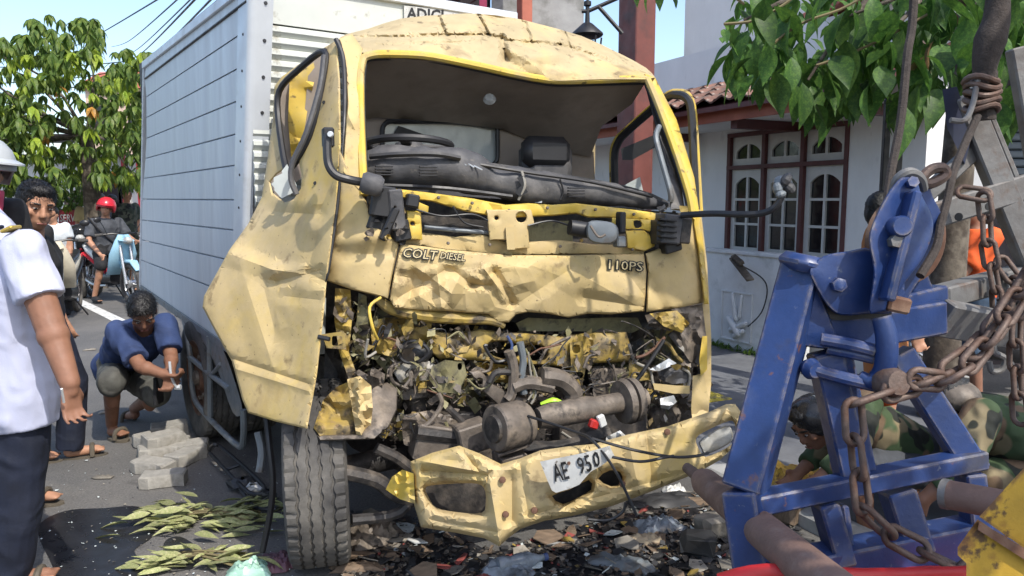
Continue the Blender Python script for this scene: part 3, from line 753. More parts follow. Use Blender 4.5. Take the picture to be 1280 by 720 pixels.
for i in range(len(lines)-1):
    (a0, a1), (b0, b1) = lines[i], lines[i+1]; g = .15
    q = [SB(a0[0], a0[1]+g, .0), SB(a1[0], a1[1]+g*1.4, .0), SB(b1[0], b1[1]-g*1.4, .0), SB(b0[0], b0[1]-g, .0)]
    ins = [SB(a0[0]+.5, a0[1]+g+.7, .010), SB(a1[0]-.5, a1[1]+g+1.3, .010), SB(b1[0]-.5, b1[1]-g-1.3, .010), SB(b0[0]+.5, b0[1]-g-.7, .010)]
    B().add(q+ins, [(4, 5, 6, 7), (0, 1, 5, 4), (1, 2, 6, 5), (2, 3, 7, 6), (3, 0, 4, 7)]).make('side_panel', 'box_grey', cargo, 20)
# dark trim line, top rail, rear post
tagp = lambda o: o
b = B(); b.beam(SB(181, 98.5, .014), SB(308, 1.5, .014), .012, .012); b.make('trim_strip', 'seal', cargo)
b = B(); b.beam(SB(182, 82, .0), SB(310, -18, .0), .05, .05); b.make('top_rail', 'alu', cargo)
b = B(); b.beam(SB(181.5, 84, .0), SB(176.5, 358, .0), .03, .03); b.make('rear_post', 'alu', cargo)
b = B(); b.beam(SB(177, 358.5, -.01), SB(295, 440, -.01), .04, .05); b.make('bottom_rail', 'guard_grey', cargo)
# front corner post: side flange, rounded nose, front flange with rivets
tp0 = Vector((BP0.x, BP0.y, 0))
def CPt(s, t, z): return BX(s, t, z)
prof = [(.14, -.014), (.0, -.014), (-.018, -.010), (-.028, .004), (-.030, .02), (-.03, .095), (-.012, .096), (-.012, .02), (.14, .004)]
nv = len(prof); vs = []; PB = SB(301, 447); PT = SB(313.5, -30)
for c_ in (PB, PT): vs += [c_+AX*s_+LAT*t_ for s_, t_ in prof]
fs = [(i, (i+1) % nv, nv+(i+1) % nv, nv+i) for i in range(nv)]+[tuple(range(nv)), tuple(range(2*nv-1, nv-1, -1))]
post = B().add(vs, fs).make('corner_post', 'alu', cargo, 50)
for k in range(11):
    c_ = PB.lerp(PT, .06+k*.088)
    B().disc(c_-AX*.03+LAT*.06, NFR, [(0, .009), (.004, .007)], 8).make('rivet', 'seal', cargo)
    B().disc(c_+AX*.04-LAT*.014+Vector((0, 0, .03)), NS, [(0, .007), (.004, .005)], 8).make('rivet', 'seal', cargo)
# front wall: upper sheet, ridged slats, name board
b = B(); b.box(BX(.0, .03+(BWID-.06)/2, (2.32+ztop)/2), (.02, BWID-.06, ztop-2.32), rotb); b.make('front_sheet', 'box_white', cargo, 0)
zz = 2.315
for k in range(16):
    b = B(); t0, t1 = .02, BWID-.02
    vs = []
    for t in (t0, t1):
        for (o, dz) in ((.0, 0), (-.016, -.012), (-.018, -.03), (-.004, -.048), (.0, -.052)): vs.append(BX(.0+o, t, zz+dz))
    b.add(vs, [(i, i+1, 6+i, 5+i) for i in range(4)]+[(0, 1, 2, 3, 4), (9, 8, 7, 6, 5)]); b.make('front_slat', 'box_white', cargo, 40); zz -= .053
b = B(); b.box(BX(.0, BWID/2, (zbot+zz)/2), (.015, BWID-.1, zz-zbot), rotb); b.make('front_sheet', 'box_white', cargo, 0)
b = B(); b.beam(BX(-.015, .1, ztop-.01), BX(-.015, BWID, ztop-.01), .04, .05); b.make('front_rail', 'alu', cargo)
PNF = BP0+NFR*.026
def FB(px, py, off=.026): return PL(px, py, BP0+NFR*off, NFR)
b = B(); b.add([FB(505, 7), FB(585, 14), FB(585, 37), FB(505, 29)]+[FB(505, 7, .012), FB(585, 14, .012), FB(585, 37, .012), FB(505, 29, .012)], [(0, 1, 2, 3), (7, 6, 5, 4), (0, 4, 5, 1), (1, 5, 6, 2), (2, 6, 7, 3), (3, 7, 4, 0)]); b.make('name_board', 'plate_white', cargo, 0)
text('lettering', 'ADICI', lambda u, v: FB(509+u*45, 23-13.5*v+u*3.4, .0275), 'ink', cargo, .03)
text('lettering', 'I', lambda u, v: FB(517+u*3, 3-10*v, .0275), 'ink', cargo, .03)
# chassis rails under the box
for t in (.4, 1.05):
    b = B(); b.beam(BX(-.9, t, zbot-.12), BX(BLEN, t, zbot-.12), .07, .18); b.make('chassis_rail', 'grease', truck)
for s in (.3, 1.2, 2.1): b = B(); b.beam(BX(s, .05, zbot-.02), BX(s, BWID-.05, zbot-.02), .06, .06); b.make('floor_bearer', 'grease', truck)
# side skirt and tubular side guard
T('side_skirt', spl([(228, 390), (257, 397), (277, 432), (294, 478), (303, 514), (291, 516), (272, 462), (250, 420)], 3), lambda x, y: SB(x, y).y, 'guard_grey', step=10, thick=.03)
sg_ = empty  # (alias kept short)
gd = B().tube([SB(230, 396), SB(238, 446), SB(241, 490), SB(252, 512), SB(296, 556), SB(304, 548), SB(304, 512)], .017, 8, smooth=5).make('side_guard', 'guard_grey', truck)
B().tube([SB(237, 446), SB(262, 467), SB(287, 486)], .017, 8).make('guard_rail', 'guard_grey', gd)
B().tube([SB(262, 420), SB(263, 521)], .017, 8).make('guard_rail', 'guard_grey', gd)
B().tube([SB(264, 470), SB(276, 455)], .013, 8).make('guard_rail', 'guard_grey', gd)
# ---------------------------------------------------------------- wheels
def tyre_b(c, axis, r, w, n=180, lug=True):
    c = Vector(c); ax = Vector(axis).normalized(); x = ax.cross(Vector((0, 0, 1))).normalized(); y = ax.cross(x)
    pr = [(-.40, .60, 0), (-.47, .70, 0), (-.5, .82, 0), (-.49, .92, 0), (-.455, .965, 0)]
    gro = (-.27, -.09, .09, .27)
    t = -.44; cols = [(-.44, .985, 1), (-.36, .995, 1)]
    for g in gro: cols += [(g-.026, .999, 2), (g-.02, .972, 3), (g+.02, .972, 3), (g+.026, .999, 2)]
    cols += [(.36, .995, 1), (.44, .985, 1)]
    pr = pr+cols+[(-a, b_, k) for a, b_, k in reversed(pr)]
    vs = []; fs = []; m = len(pr)
    for i in range(n):
        a = 2*math.pi*i/n; zig = .012*(1 if (i//2) % 2 else -1)
        for (t, rr, kd) in pr:
            tt = t; q = rr
            if kd >= 2: tt = t+zig
            if kd == 1 and lug and i % 4 == 0: q = rr-.028
            vs.append(c+ax*tt*w+(x*math.cos(a)+y*math.sin(a))*q*r)
    for i in range(n):
        j = (i+1) % n
        for k in range(m-1): fs.append((i*m+k, i*m+k+1, j*m+k+1, j*m+k))
        fs.append((i*m+m-1, i*m, j*m, j*m+m-1))
    return B().add(vs, fs)
def wheel(c, axis, r, w):
    t = tyre_b(c, axis, r, w).make('wheel', 'rubber', truck, 30); ax = Vector(axis).normalized()
    b = B(); b.disc(c, ax, [(w*.36, .02), (w*.36, r*.2), (w*.22, r*.24), (w*.20, r*.46), (w*.36, r*.55), (w*.42, r*.62), (w*.38, r*.63), (-w*.38, r*.62)], 30); b.make('rim', 'rust', t)
    for k in range(6):
        a = k*math.pi/3; x = ax.orthogonal().normalized(); y = ax.cross(x)
        B().disc(Vector(c)+ax*w*.2+(x*math.cos(a)+y*math.sin(a))*r*.36, ax, [(0, .014), (.03, .014), (.032, .008)], 6).make('wheel_nut', 'brown_metal', t)
    B().disc(Vector(c)+ax*w*.35, ax, [(0, r*.13), (.02, r*.12), (.03, r*.05)], 14).make('hub_cap', 'brown_metal', t)
    return t
gc = G(394, 716); sa = R(-13); wdir = Vector((math.sin(sa), math.cos(sa), 0)); wax = Vector((-wdir.y, wdir.x, 0))
wheel(Vector((gc.x-.01, gc.y+.13, .38)), wax+Vector((0, 0, -.02)), .38, .24)
rc = G(256, 548); rw = Vector((rc.x, rc.y, .385))
wheel(rw+LAT*.06+AX*.05, NS, .385, .21); wheel(rw+LAT*.31+AX*.05, NS, .385, .21)
wheel(rw+LAT*1.22+AX*.05, NS, .385, .21); wheel(Vector((gc.x, gc.y, .385))+Vector((1.22, .95, 0)), wax, .385, .22)
B().tube([rw+LAT*.1+AX*.05, rw+LAT*1.4+AX*.05], [.06, .06], 12).make('rear_axle', 'grease', truck)
B().tube([Vector((gc.x+.1, gc.y+.1, .40)), Vector((gc.x+1.2, gc.y+.95, .40))], [.05, .05], 12).make('front_axle', 'grease', truck)
# ---------------------------------------------------------------- cab: door
door_out = [(421, 50), (425, 100), (426, 180), (421, 260), (409, 345), (404, 400), (396, 470), (384, 536), (345, 527), (310, 516), (303, 500), (290, 452), (270, 416), (253, 384), (255, 370), (287, 312), (310, 280), (327, 247), (334, 200), (341, 150), (343, 108), (352, 96), (385, 72)]
whole = [(403, 66), (402, 105), (387, 168), (373, 200), (377, 218), (376, 236), (367, 249), (356, 253), (341, 241), (338, 228), (346, 218), (355, 212), (349, 150), (350, 116), (372, 90)]
door_d = tps([(421, 50, 3.16), (425, 120, 3.0), (426, 180, 2.89), (421, 260, 2.85), (409, 345, 2.80), (384, 536, 2.62), (343, 108, 3.46), (341, 150, 3.44), (327, 247, 3.36), (287, 312, 3.28), (253, 380, 3.22), (300, 500, 2.96), (350, 420, 2.93), (372, 250, 3.06), (372, 90, 3.34)])
dcr = crease([(284, 316, 340, 337, 16, -.03), (340, 337, 388, 343, 14, -.03), (388, 343, 408, 352, 12, .03), (345, 352, 400, 338, 10, .025), (330, 360, 345, 420, 22, .016), (395, 300, 385, 335, 10, .014), (355, 370, 400, 375, 12, .012), (300, 330, 345, 470, 22, -.016), (286, 447, 386, 480, 6, .016), (291, 460, 386, 489, 5, -.008), (345, 265, 400, 268, 12, .018), (400, 262, 420, 215, 10, .02)])
dtin = tin(22, 16, (340, 330, 410, 430), .010); dtin2 = tin(23, 12, (250, 250, 420, 540), .004); cdoor = plus(dtin, dtin2)
door = T('door', door_out, door_d, 'yellow', holes=[whole], step=5, thick=.012, edge=(5, .02), hole_edge=True, fn=plus(dcr, cdoor), smooth=14, ridges=dcr.segs+dtin.segs+dtin2.segs)
door['label'] = 'bent driver door with empty crushed window'
dfn = lambda x, y: door_d(x, y)
tubeP('window_seal', [(x, y, door_d(x, y)-.004) for x, y in [(406, 64), (404, 105), (389, 168), (364, 210), (357, 209), (348, 150), (349, 114), (372, 88)]], .014, 'seal', door, smooth=4, close=True)
tubeP('window_seal', [(405, 70, 3.14), (400, 108, 3.08), (383, 166, 3.03), (366, 203, 3.03), (364, 225, 3.03), (371, 243, 3.03)], .012, 'dash_grey', door, smooth=4)
for i, sh in enumerate(([(342, 222), (362, 212), (368, 240), (352, 248), (343, 238)], [(352, 214), (359, 205), (371, 232), (362, 246)], [(339, 230), (348, 222), (351, 244)])): T('glass_shard', sh, 3.10+.02*i, 'window_glass', door, step=12, thick=.004)
# inside of the door frame seen through the window
T('pillar_trim', [(362, 100), (392, 78), (395, 92), (384, 140), (376, 190), (364, 196), (360, 150)], 3.50, 'yellow_fresh', step=9, thick=.03, fn=crum(5, .02, 20))
T('pillar_trim', [(385, 95), (404, 70), (400, 110), (384, 168), (378, 170)], 3.50, 'lining', step=12, thick=.02)
T('inner_panel', [(348, 110), (405, 62), (402, 200), (345, 250), (338, 225)], 3.54, 'lining', step=20, thick=.03)
tubeP('door_gap_seal', [(420, 49, 3.14), (429, 75, 3.10), (431, 130, 2.98), (428, 190, 2.90), (422, 255, 2.87), (411, 335, 2.83), (407, 352, 2.83)], [.010, .010, .008, .003, .007, .006, .002], 'seal')  # black tube standing in for the shade inside the door gap
for (x, y) in ((394, 229), (405, 128)): B().disc(P(x, y, door_d(x, y)-.002), (0, -1, 0), [(0, .008), (.006, .006)], 10).make('bolt', 'seal', door)
# ---------------------------------------------------------------- cab: pillars, screen frame, roof
T('pillar', [(424, 48), (440, 42), (454, 62), (452, 78), (449, 110), (451, 160), (454, 215), (456, 246), (442, 232), (428, 215), (430, 180), (434, 130), (432, 85)], [(424, 48, 3.16), (454, 62, 3.22), (450, 130, 3.0), (456, 246, 2.86), (428, 215, 2.86), (432, 100, 3.06)], 'yellow', step=6, thick=.02, fn=crease([(438, 150, 443, 158, 6, -.02)]), edge=(4, .02))
T('pillar', [(806, 92), (819, 97), (846, 150), (868, 222), (879, 300), (886, 380), (880, 380), (872, 312), (864, 268), (842, 196), (822, 138), (808, 110)], lambda x, y: F(x)+.42*max(0, min(1, (265-y)/165))+.02, 'yellow_fresh', step=6, thick=.03, edge=(4, .02))
frame_pts = [(455, 244, 2.87), (452, 190, 2.93), (450, 120, 3.05), (452, 80, 3.18), (463, 69, 3.21), (500, 68, F(500)+.4), (540, 71, F(540)+.4), (600, 83, F(600)+.4), (640, 92, F(640)+.4), (672, 98, F(672)+.41), (700, 101, F(700)+.42), (755, 100, F(755)+.42), (803, 99, F(803)+.42), (813, 108, F(813)+.38), (838, 172, F(838)+.22), (860, 238, F(860)+.05), (866, 268, F(866))]
tubeP('windscreen_frame', frame_pts, .017, 'yellow_fresh', smooth=4)
tubeP('windscreen_seal', [(x+(4 if x < 460 else (-5 if x > 806 else 0)), y+(0 if 80 < y and (x < 460 or x > 806) else 5), d+.02) for x, y, d in frame_pts], .009, 'seal', smooth=4)
roof_out = spl([(423, 49), (432, 43), (460, 36), (502, 23), (560, 18), (598, 17), (640, 22), (670, 29), (727, 45), (775, 67), (808, 85), (819, 97)], 2, False)+[(809, 99), (751, 99), (699, 101), (672, 98), (656, 92), (598, 82), (536, 70), (470, 66), (454, 66), (440, 60)]
def roof_d(x, y):
    hy = np.interp(x, [421, 460, 536, 598, 656, 699, 751, 819], [62, 66, 70, 82, 92, 101, 99, 98]); ty = np.interp(x, [423, 460, 502, 560, 598, 670, 727, 775, 808, 819], [44, 36, 23, 18, 17, 29, 45, 67, 85, 94])
    t = max(0, min(1, (hy-y)/max(6, hy-ty))); return F(x)+.40+.42*t**1.5
rcr = crease([(452, 47, 608, 43, 3, .05), (608, 43, 640, 52, 3, .05), (640, 52, 700, 56, 3, .04), (700, 56, 800, 88, 3, .04), (547, 19, 557, 42, 3, .05), (551, 19, 561, 42, 2, -.03), (597, 17, 611, 43, 3, .05), (601, 17, 615, 43, 2, -.03), (655, 27, 664, 52, 3, .04), (704, 38, 712, 58, 3, .04), (470, 56, 600, 52, 3, .02), (452, 47, 450, 62, 2, .015), (627, 46, 633, 74, 6, .07), (633, 74, 668, 96, 12, .06), (640, 60, 690, 70, 12, -.03), (655, 80, 740, 84, 12, .02), (560, 60, 625, 66, 10, .015), (470, 52, 600, 60, 14, -.012)])
rtin = tin(32, 70, (425, 15, 820, 102), .014)
T('roof', roof_out, roof_d, 'yellow_roof', step=2.8, thick=.02, fn=plus(rcr, rtin), smooth=20, ridges=rtin.segs)
# roof skin running back to the rear wall
top = [(425, 47), (460, 36), (502, 23), (560, 18), (598, 17), (640, 22), (670, 29), (727, 45), (775, 67), (815, 92)]
vs = []; m = len(top); CAX = Vector((-.375, .927, 0))
for (x, y) in top:
    p = P(x, y+1, F(x)+.82)
    vs += [p, p+CAX*.35+Vector((0, 0, -.01)), p+CAX*.62+Vector((0, 0, -.07)), p+CAX*.62+Vector((0, 0, -.5))]
fs = [(i*4+k, i*4+k+1, i*4+k+5, i*4+k+4) for i in range(m-1) for k in range(3)]
B().add(vs, fs).make('roof_rear', 'yellow_roof', truck, 40)
# headlining, rear wall, rear window
T('headlining', [(455, 74), (500, 73), (540, 76), (600, 88), (660, 99), (700, 105), (755, 104), (807, 103), (790, 130), (752, 158), (738, 196), (690, 186), (630, 162), (560, 153), (470, 147), (455, 150)], [(455, 74, 3.24), (540, 76, 3.34), (600, 88, 3.42), (700, 105, 3.56), (807, 103, 3.72), (455, 150, 3.68), (560, 153, 3.86), (630, 162, 3.98), (690, 186, 4.08), (738, 196, 4.16), (770, 145, 3.95)], 'lining', step=12, thick=.012, fn=crum(77, .03, 90))
T('rear_wall', [(452, 140), (470, 144), (630, 156), (742, 190), (746, 270), (452, 270)], Rr, 'lining', holes=[rrect(478, 151, 622, 208, 12)], step=18, thick=.02) if False else T('rear_wall', [(452, 140), (470, 144), (630, 156), (742, 190), (746, 270), (452, 270)], lambda x, y: Rr(x), 'lining', holes=[rrect(478, 151, 622, 208, 12)], step=18, thick=.02)
T('rear_window', rrect(474, 149, 626, 212, 12), lambda x, y: Rr(x)+.025, 'window_glass', step=30, thick=.006)
tubeP('window_seal', [(x, y, Rr(x)-.01) for x, y in rrect(478, 151, 622, 208, 12)], .012, 'seal', close=True, smooth=1)
T('window_card', [(489, 172), (498, 157), (530, 168), (521, 178)], lambda x, y: Rr(x)+.01, 'ink', step=30, thick=.004)
B().disc(P(612, 126, 3.6), (0, -1, .5), [(0, .022), (.012, .03), (.03, .02)], 12).make('cabin_lamp', 'lamp_glass', truck)
# seat backs
for (x0, y0, x1, y1) in ((648, 176, 716, 250), (492, 196, 590, 260)):
    q0 = P((x0+x1)/2, y0, 3.85); q1 = P((x0+x1)/2, y1, 3.85); w = (x1-x0)/950*3.85
    B().box((q0+q1)/2, (w, .14, q0.z-q1.z), Matrix.Rotation(R(22), 3, 'Z'), ch=.05).make('seat', 'dash_grey', truck, 40)
q = P(682, 190, 3.8); B().box(q, (.25, .1, .15), Matrix.Rotation(R(22), 3, 'Z'), ch=.035).make('headrest', 'seal', truck, 40)
# steering wheel
c = P(511, 182, 3.4); nrm = Vector((-.05, .11, .99)).normalized(); xx = Vector((1, 0, 0)); yy = nrm.cross(xx)
sw = B().tube([c+(xx*math.cos(a)+yy*math.sin(a))*.185 for a in [2*math.pi*k/28 for k in range(28)]], .017, 8, close=True).make('steering_wheel', 'seal', truck)
b = B(); b.disc(c-nrm*.02, nrm, [(-.03, .05), (.0, .07), (.03, .06)], 18); b.make('hub', 'dash_grey', sw)
for a in (.3, 2.8, 4.7): b = B(); b.beam(c, c+(xx*math.cos(a)+yy*math.sin(a))*.18, .045, .016); b.make('spoke', 'dash_grey', sw)
# dashboard roll
dsh = [(455, 214, 3.16, .075), (480, 211, 3.15, .088), (520, 209, 3.17, .085), (565, 212, 3.2, .088), (590, 217, 3.22, .085), (612, 225, 3.25, .07), (645, 231, 3.28, .074), (700, 237, 3.36, .066), (760, 243, 3.46, .052), (800, 250, 3.54, .036), (834, 256, 3.6, .012)]
dso = B().tube([P(x, y, d) for x, y, d, r in dsh], [r for *_, r in dsh], 22, smooth=8).make('dashboard', 'dash_grey', truck, 40)
for v in dso.data.vertices:
    c_ = v.co; v.co = c_+v.normal.copy()*0+Vector((0, 0, .014*mnoise.noise(c_*9)))+Vector((0, .012*mnoise.noise(c_*14+Vector((5, 0, 0))), .008*mnoise.noise(c_*22)))
for (pts_, r_, m_) in [([(462, 196, 3.06), (500, 193, 3.06), (545, 193, 3.08), (575, 198, 3.12)], .012, 'seal'), ([(600, 206, 3.16), (660, 216, 3.22), (740, 228, 3.34), (815, 246, 3.5)], .007, 'seal'), ([(480, 232, 3.06), (560, 236, 3.1), (640, 246, 3.18)], .010, 'seal'), ([(652, 214, 3.2), (656, 232, 3.19), (648, 250, 3.2)], .006, 'scrap_lt'), ([(700, 224, 3.27), (704, 240, 3.28), (700, 250, 3.28)], .004, 'seal')]: tubeP('dash_seam', pts_, r_, m_, dso, n=6)
for (x, y) in ((480, 213), (535, 214), (720, 240)):
    for k in range(4): block(x, y-5+k*3.5, 22, 1.6, 3.04 if x < 600 else 3.28, .02, 'seal', name='dash_vent', parent=dso)
T('dashboard_top', spl([(458, 200), (505, 190), (560, 188), (592, 200), (640, 207), (720, 220), (790, 234), (832, 250), (830, 262), (700, 262), (560, 250), (460, 232)], 2), lambda x, y: F(x)+.62, 'dash_grey', step=14, thick=.02, fn=crum(4, .02, 40))
T('dash_tear', [(646, 222), (657, 219), (655, 232), (660, 240), (650, 246), (643, 240), (652, 232)], 3.19, 'seal', step=8, thick=.004)
B().box(P(673, 249, 3.28), (.03, .01, .03)).make('dash_clip', 'alu', truck, 0)
for k in range(9): B().beam(P(560+k*4, 194+k*1.6, 3.14), P(563+k*5, 201+k*1.4, 3.125), .006, .004).make('dash_scratch', 'alu', truck, 0) if k % 2 == 0 else None
# passenger side: inner pillar trim, grab rod, hanging door frame
T('pillar_trim', [(806, 106), (814, 112), (836, 168), (852, 232), (856, 264), (838, 262), (834, 215), (820, 160)], lambda x, y: F(x)+.47*max(0, min(1, (265-y)/165))+.05, 'dash_grey', step=9, thick=.02, edge=(5, .02))
tubeP('grab_handle', [(824, 158, 3.55), (820, 172, 3.5), (827, 200, 3.46), (838, 240, 3.42), (838, 252, 3.42)], .013, 'guard_grey')
pd = tubeP('passenger_door', [(770, 262, 4.1), (768, 200, 4.1), (773, 178, 4.08), (786, 163, 4.02), (832, 124, 3.78), (846, 119, 3.72), (858, 123, 3.68), (864, 140, 3.66), (867, 200, 3.6), (870, 268, 3.55)], .02, 'seal', smooth=4)
tubeP('door_edge', [(766, 262, 4.13), (764, 200, 4.13), (769, 176, 4.11), (784, 160, 4.05), (830, 120, 3.82), (848, 114, 3.76), (861, 119, 3.72), (868, 140, 3.7), (872, 200, 3.64), (876, 268, 3.59)], .012, 'yellow_fresh', pd, smooth=4)
T('door_trim', [(776, 186), (838, 160), (836, 175), (790, 200), (778, 200)], 4.0, 'seal', pd, step=14, thick=.02)
T('door_glass', [(774, 235), (800, 221), (806, 248), (776, 262)], 4.05, 'window_glass', pd, step=20, thick=.004)
T('door_skin', [(866, 262), (876, 262), (884, 330), (889, 420), (889, 480), (884, 530), (876, 500), (880, 420), (876, 330)], lambda x, y: F(x)+.10, 'yellow', pd, step=7, thick=.05, fn=crum(12, .02, 30))
# ---------------------------------------------------------------- cowl frame under the screen
def cowl(x): return F(x)+.06
T('cowl_rail', [(486, 235), (530, 240), (590, 248), (632, 256), (660, 254), (690, 256), (720, 254), (790, 262), (848, 270), (852, 279), (800, 275), (756, 272), (735, 272), (720, 267), (690, 270), (640, 272), (612, 270), (580, 264), (540, 252), (488, 246)], lambda x, y: cowl(x)-.02, 'yellow_fresh', step=6, thick=.03, edge=(4, .015), fn=crum(41, .012, 24))
T('cowl_lip', [(500, 290), (530, 291), (570, 296), (600, 292), (640, 303), (700, 300), (740, 305), (776, 306), (806, 313), (804, 320), (740, 318), (640, 320), (560, 313), (502, 305)], lambda x, y: cowl(x)+.0, 'yellow', step=6, thick=.03, fn=crum(43, .014, 22), edge=(4, .02))
for i, (o, h) in enumerate([
    ([(508, 263), (526, 264), (528, 300), (509, 299)], [rrect(513, 277, 518, 282, 2, 2)]),
    ([(522, 252), (536, 258), (535, 266), (522, 266)], []),
    ([(608, 262), (664, 262), (668, 280), (660, 284), (662, 310), (640, 312), (634, 300), (612, 300), (610, 284)], [rrect(618, 270, 623, 275, 2, 2), rrect(645, 265, 658, 278, 6, 3)]),
    ([(765, 272), (822, 275), (826, 280), (812, 290), (800, 286), (770, 288), (764, 283)], [spl([(792, 276), (800, 276), (802, 283), (794, 285)], 2)]),
    ([(782, 288), (805, 288), (820, 300), (818, 308), (806, 314), (784, 310)], [])]):
    T('cowl_bracket', o, lambda x, y: cowl(x)-.045, 'yellow_fresh' if i != 2 else 'yellow', holes=h, step=6, thick=.02, fn=crum(50+i, .008, 14), edge=(3, .01))
T('cowl_strut', [(632, 284), (642, 284), (644, 312), (634, 312)], lambda x, y: cowl(x)-.06, 'yellow', step=6, thick=.012)
T('cowl_inner', [(655, 276), (715, 276), (716, 302), (656, 302)], lambda x, y: cowl(x)+.08, 'olive_grimy', step=12, thick=.01)
T('cowl_inner', [(520, 268), (612, 276), (612, 306), (520, 300)], lambda x, y: cowl(x)+.12, 'grease', step=12, thick=.01)
tubeP('wiper_rod', [(530, 284), (575, 288), (612, 291)], .009, 'guard_grey', dd=.06)
B().cyl(P(712, 284, 3.12), P(736, 288, 3.14), .032, .034, 14).make('wiper_motor', 'seal', truck)
wm = T('wiper_gearbox', spl([(735, 278), (752, 276), (770, 281), (773, 296), (764, 305), (744, 304), (734, 296)], 3), 3.07, 'guard_grey', step=8, thick=.05, edge=(5, .02))
tubeP('gearbox_arm', [(738, 282, 3.05), (748, 296, 3.04), (757, 293, 3.04)], .005, 'brown_metal', wm)
T('bulkhead', [(405, 238), (560, 244), (700, 254), (872, 268), (884, 400), (700, 410), (405, 372)], lambda x, y: F(x)+.34, 'grease', step=30, thick=.02, fn=crum(45, .05, 60))
T('rear_wall_lower', [(420, 262), (748, 262), (752, 420), (430, 420)], lambda x, y: Rr(x)+.01, 'lining', step=60, thick=.02)
rc_ = random.Random(46)
for k in range(34):
    x = rc_.choice([rc_.uniform(456, 516), rc_.uniform(818, 860), rc_.uniform(530, 800)]); y = rc_.uniform(252, 302)+(x-500)*.02; s_ = rc_.uniform(3, 9); n_ = rc_.randint(4, 6); a_ = rc_.uniform(0, 6)
    o_ = [(x+math.cos(a_+6.283*i/n_)*s_*rc_.uniform(.5, 1.2), y+math.sin(a_+6.283*i/n_)*s_*rc_.uniform(.4, 1)) for i in range(n_)]; d_ = F(x)+(rc_.uniform(-.04, .03) if x < 520 or x > 815 else rc_.uniform(.05, .13))
    try: T('cowl_fragment', o_, lambda X, Y, d_=d_: d_, rc_.choice(['seal', 'seal', 'dash_grey', 'brown_metal', 'yellow_grimy', 'grease']), step=4, thick=.008, fn=tin(500+k, 5, (x-s_, y-s_, x+s_, y+s_), .03), smooth=20)
    except Exception: pass
for (x, y) in ((500, 242), (548, 247), (590, 254), (636, 263), (684, 260), (744, 262), (792, 268), (516, 296), (560, 304), (612, 306), (655, 308), (700, 308), (790, 312), (796, 300), (514, 289)): B().disc(P(x, y, F(x)+.032), (.3, -1, .1), [(0, .007), (.008, .006), (.01, .003)], 8).make('cowl_bolt', 'brown_metal', truck)
for pts_ in ([(520, 262), (552, 270), (590, 268), (610, 276)], [(660, 282), (690, 276), (716, 284)], [(478, 244), (486, 270), (500, 292)], [(826, 276), (838, 292), (832, 310)], [(566, 258), (580, 278), (604, 284)]): tubeP('cowl_wire', pts_, .004, 'seal', dd=.01, n=6)
# dark clutter at both ends of the cowl
for (x, y, w, h, d, dep, m, rx) in [(476, 252, 30, 38, 2.9, .1, 'seal', 8), (494, 262, 18, 50, 2.9, .08, 'dash_grey', -5), (470, 276, 22, 26, 2.9, .07, 'seal', 20), (500, 288, 22, 26, 2.92, .07, 'seal', -10), (486, 280, 10, 44, 2.86, .04, 'seal', 25), (515, 251, 16, 16, 2.9, .05, 'seal', 10), (834, 286, 26, 36, 3.32, .1, 'dash_grey', 8), (850, 288, 16, 32, 3.34, .1, 'grease', 5), (822, 290, 14, 30, 3.3, .08, 'seal', 0), (838, 308, 24, 14, 3.34, .06, 'seal', -14), (776, 278, 8, 26, 3.2, .05, 'seal', 0), (774, 302, 12, 14, 3.2, .05, 'guard_grey', 0)]: block(x, y, w, h, d, dep, m, rx=rx, name='cowl_bracket')
for k in range(5): block(834, 275+k*7, 24, 2.4, 3.26, .03, 'seal', rx=6, name='vent_fin')
# mirror arms
ma = tubeP('mirror_arm', [(410, 168, 2.78), (409, 186, 2.77), (411, 206, 2.76), (420, 219, 2.75), (438, 225, 2.76), (458, 229, 2.80), (478, 236, 2.84)], .016, 'seal', n=10)
block(410, 172, 14, 24, 2.8, .05, 'seal', name='mirror_bracket', parent=ma); B().disc(P(413, 168, 2.76), (0, -1, 0), [(0, .012), (.01, .009)], 10).make('bolt', 'alu', ma)
B().disc(P(463, 230, 2.78), Vector((1, .2, -.3)), [(-.035, .03), (-.02, .04), (.03, .04), (.045, .03)], 16).make('mirror_joint', 'dash_grey', ma)
block(437, 158, 14, 7, 2.96, .03, 'seal', name='hinge_stub', rx=15)
mb = tubeP('mirror_arm', [(852, 269, 3.28), (890, 267, 3.2), (925, 268, 3.14), (950, 267, 3.1), (966, 261, 3.08), (975, 250, 3.07), (979, 238, 3.07)], .014, 'seal', n=10)
for i, (x, y, s) in enumerate([(978, 228, 13), (986, 234, 10), (972, 236, 9), (983, 224, 9), (976, 243, 7)]):
    B().ell(P(x, y, 3.06-.01*i), (s/950*3, s/950*2.2, s/950*3*.7), Matrix.Rotation(i*.7, 3, 'Y'), 9, 6).make('mirror_stump', 'dash_grey' if i % 2 else 'guard_grey', mb, 15)
# ---------------------------------------------------------------- front skin
def front_d(x, y):
    t = (y-300)/95; return F(x)+.05*max(0, -t+.3)+.10*max(0, t-.55)**1.3+.02
fcr = crease([(498, 372, 560, 335, 12, .035), (520, 330, 512, 378, 10, .03), (545, 330, 552, 384, 9, -.03), (560, 332, 590, 356, 9, .035), (590, 356, 614, 357, 7, .05), (606, 337, 632, 372, 9, -.045), (618, 340, 640, 378, 8, .05), (500, 345, 540, 352, 10, .028), (575, 345, 555, 385, 12, -.03), (640, 384, 715, 335, 14, .02), (720, 340, 800, 384, 30, -.03), (730, 372, 806, 384, 12, .03), (780, 335, 806, 370, 12, .02), (660, 330, 700, 345, 16, -.012)])
def left_mask(x, y): return (1.0 if x < 640 else max(.2, 1-(x-640)/70))*(min(1, max(.0, (y-331)/14)) if x < 600 or x > 745 else min(1, max(.1, (y-320)/16)))
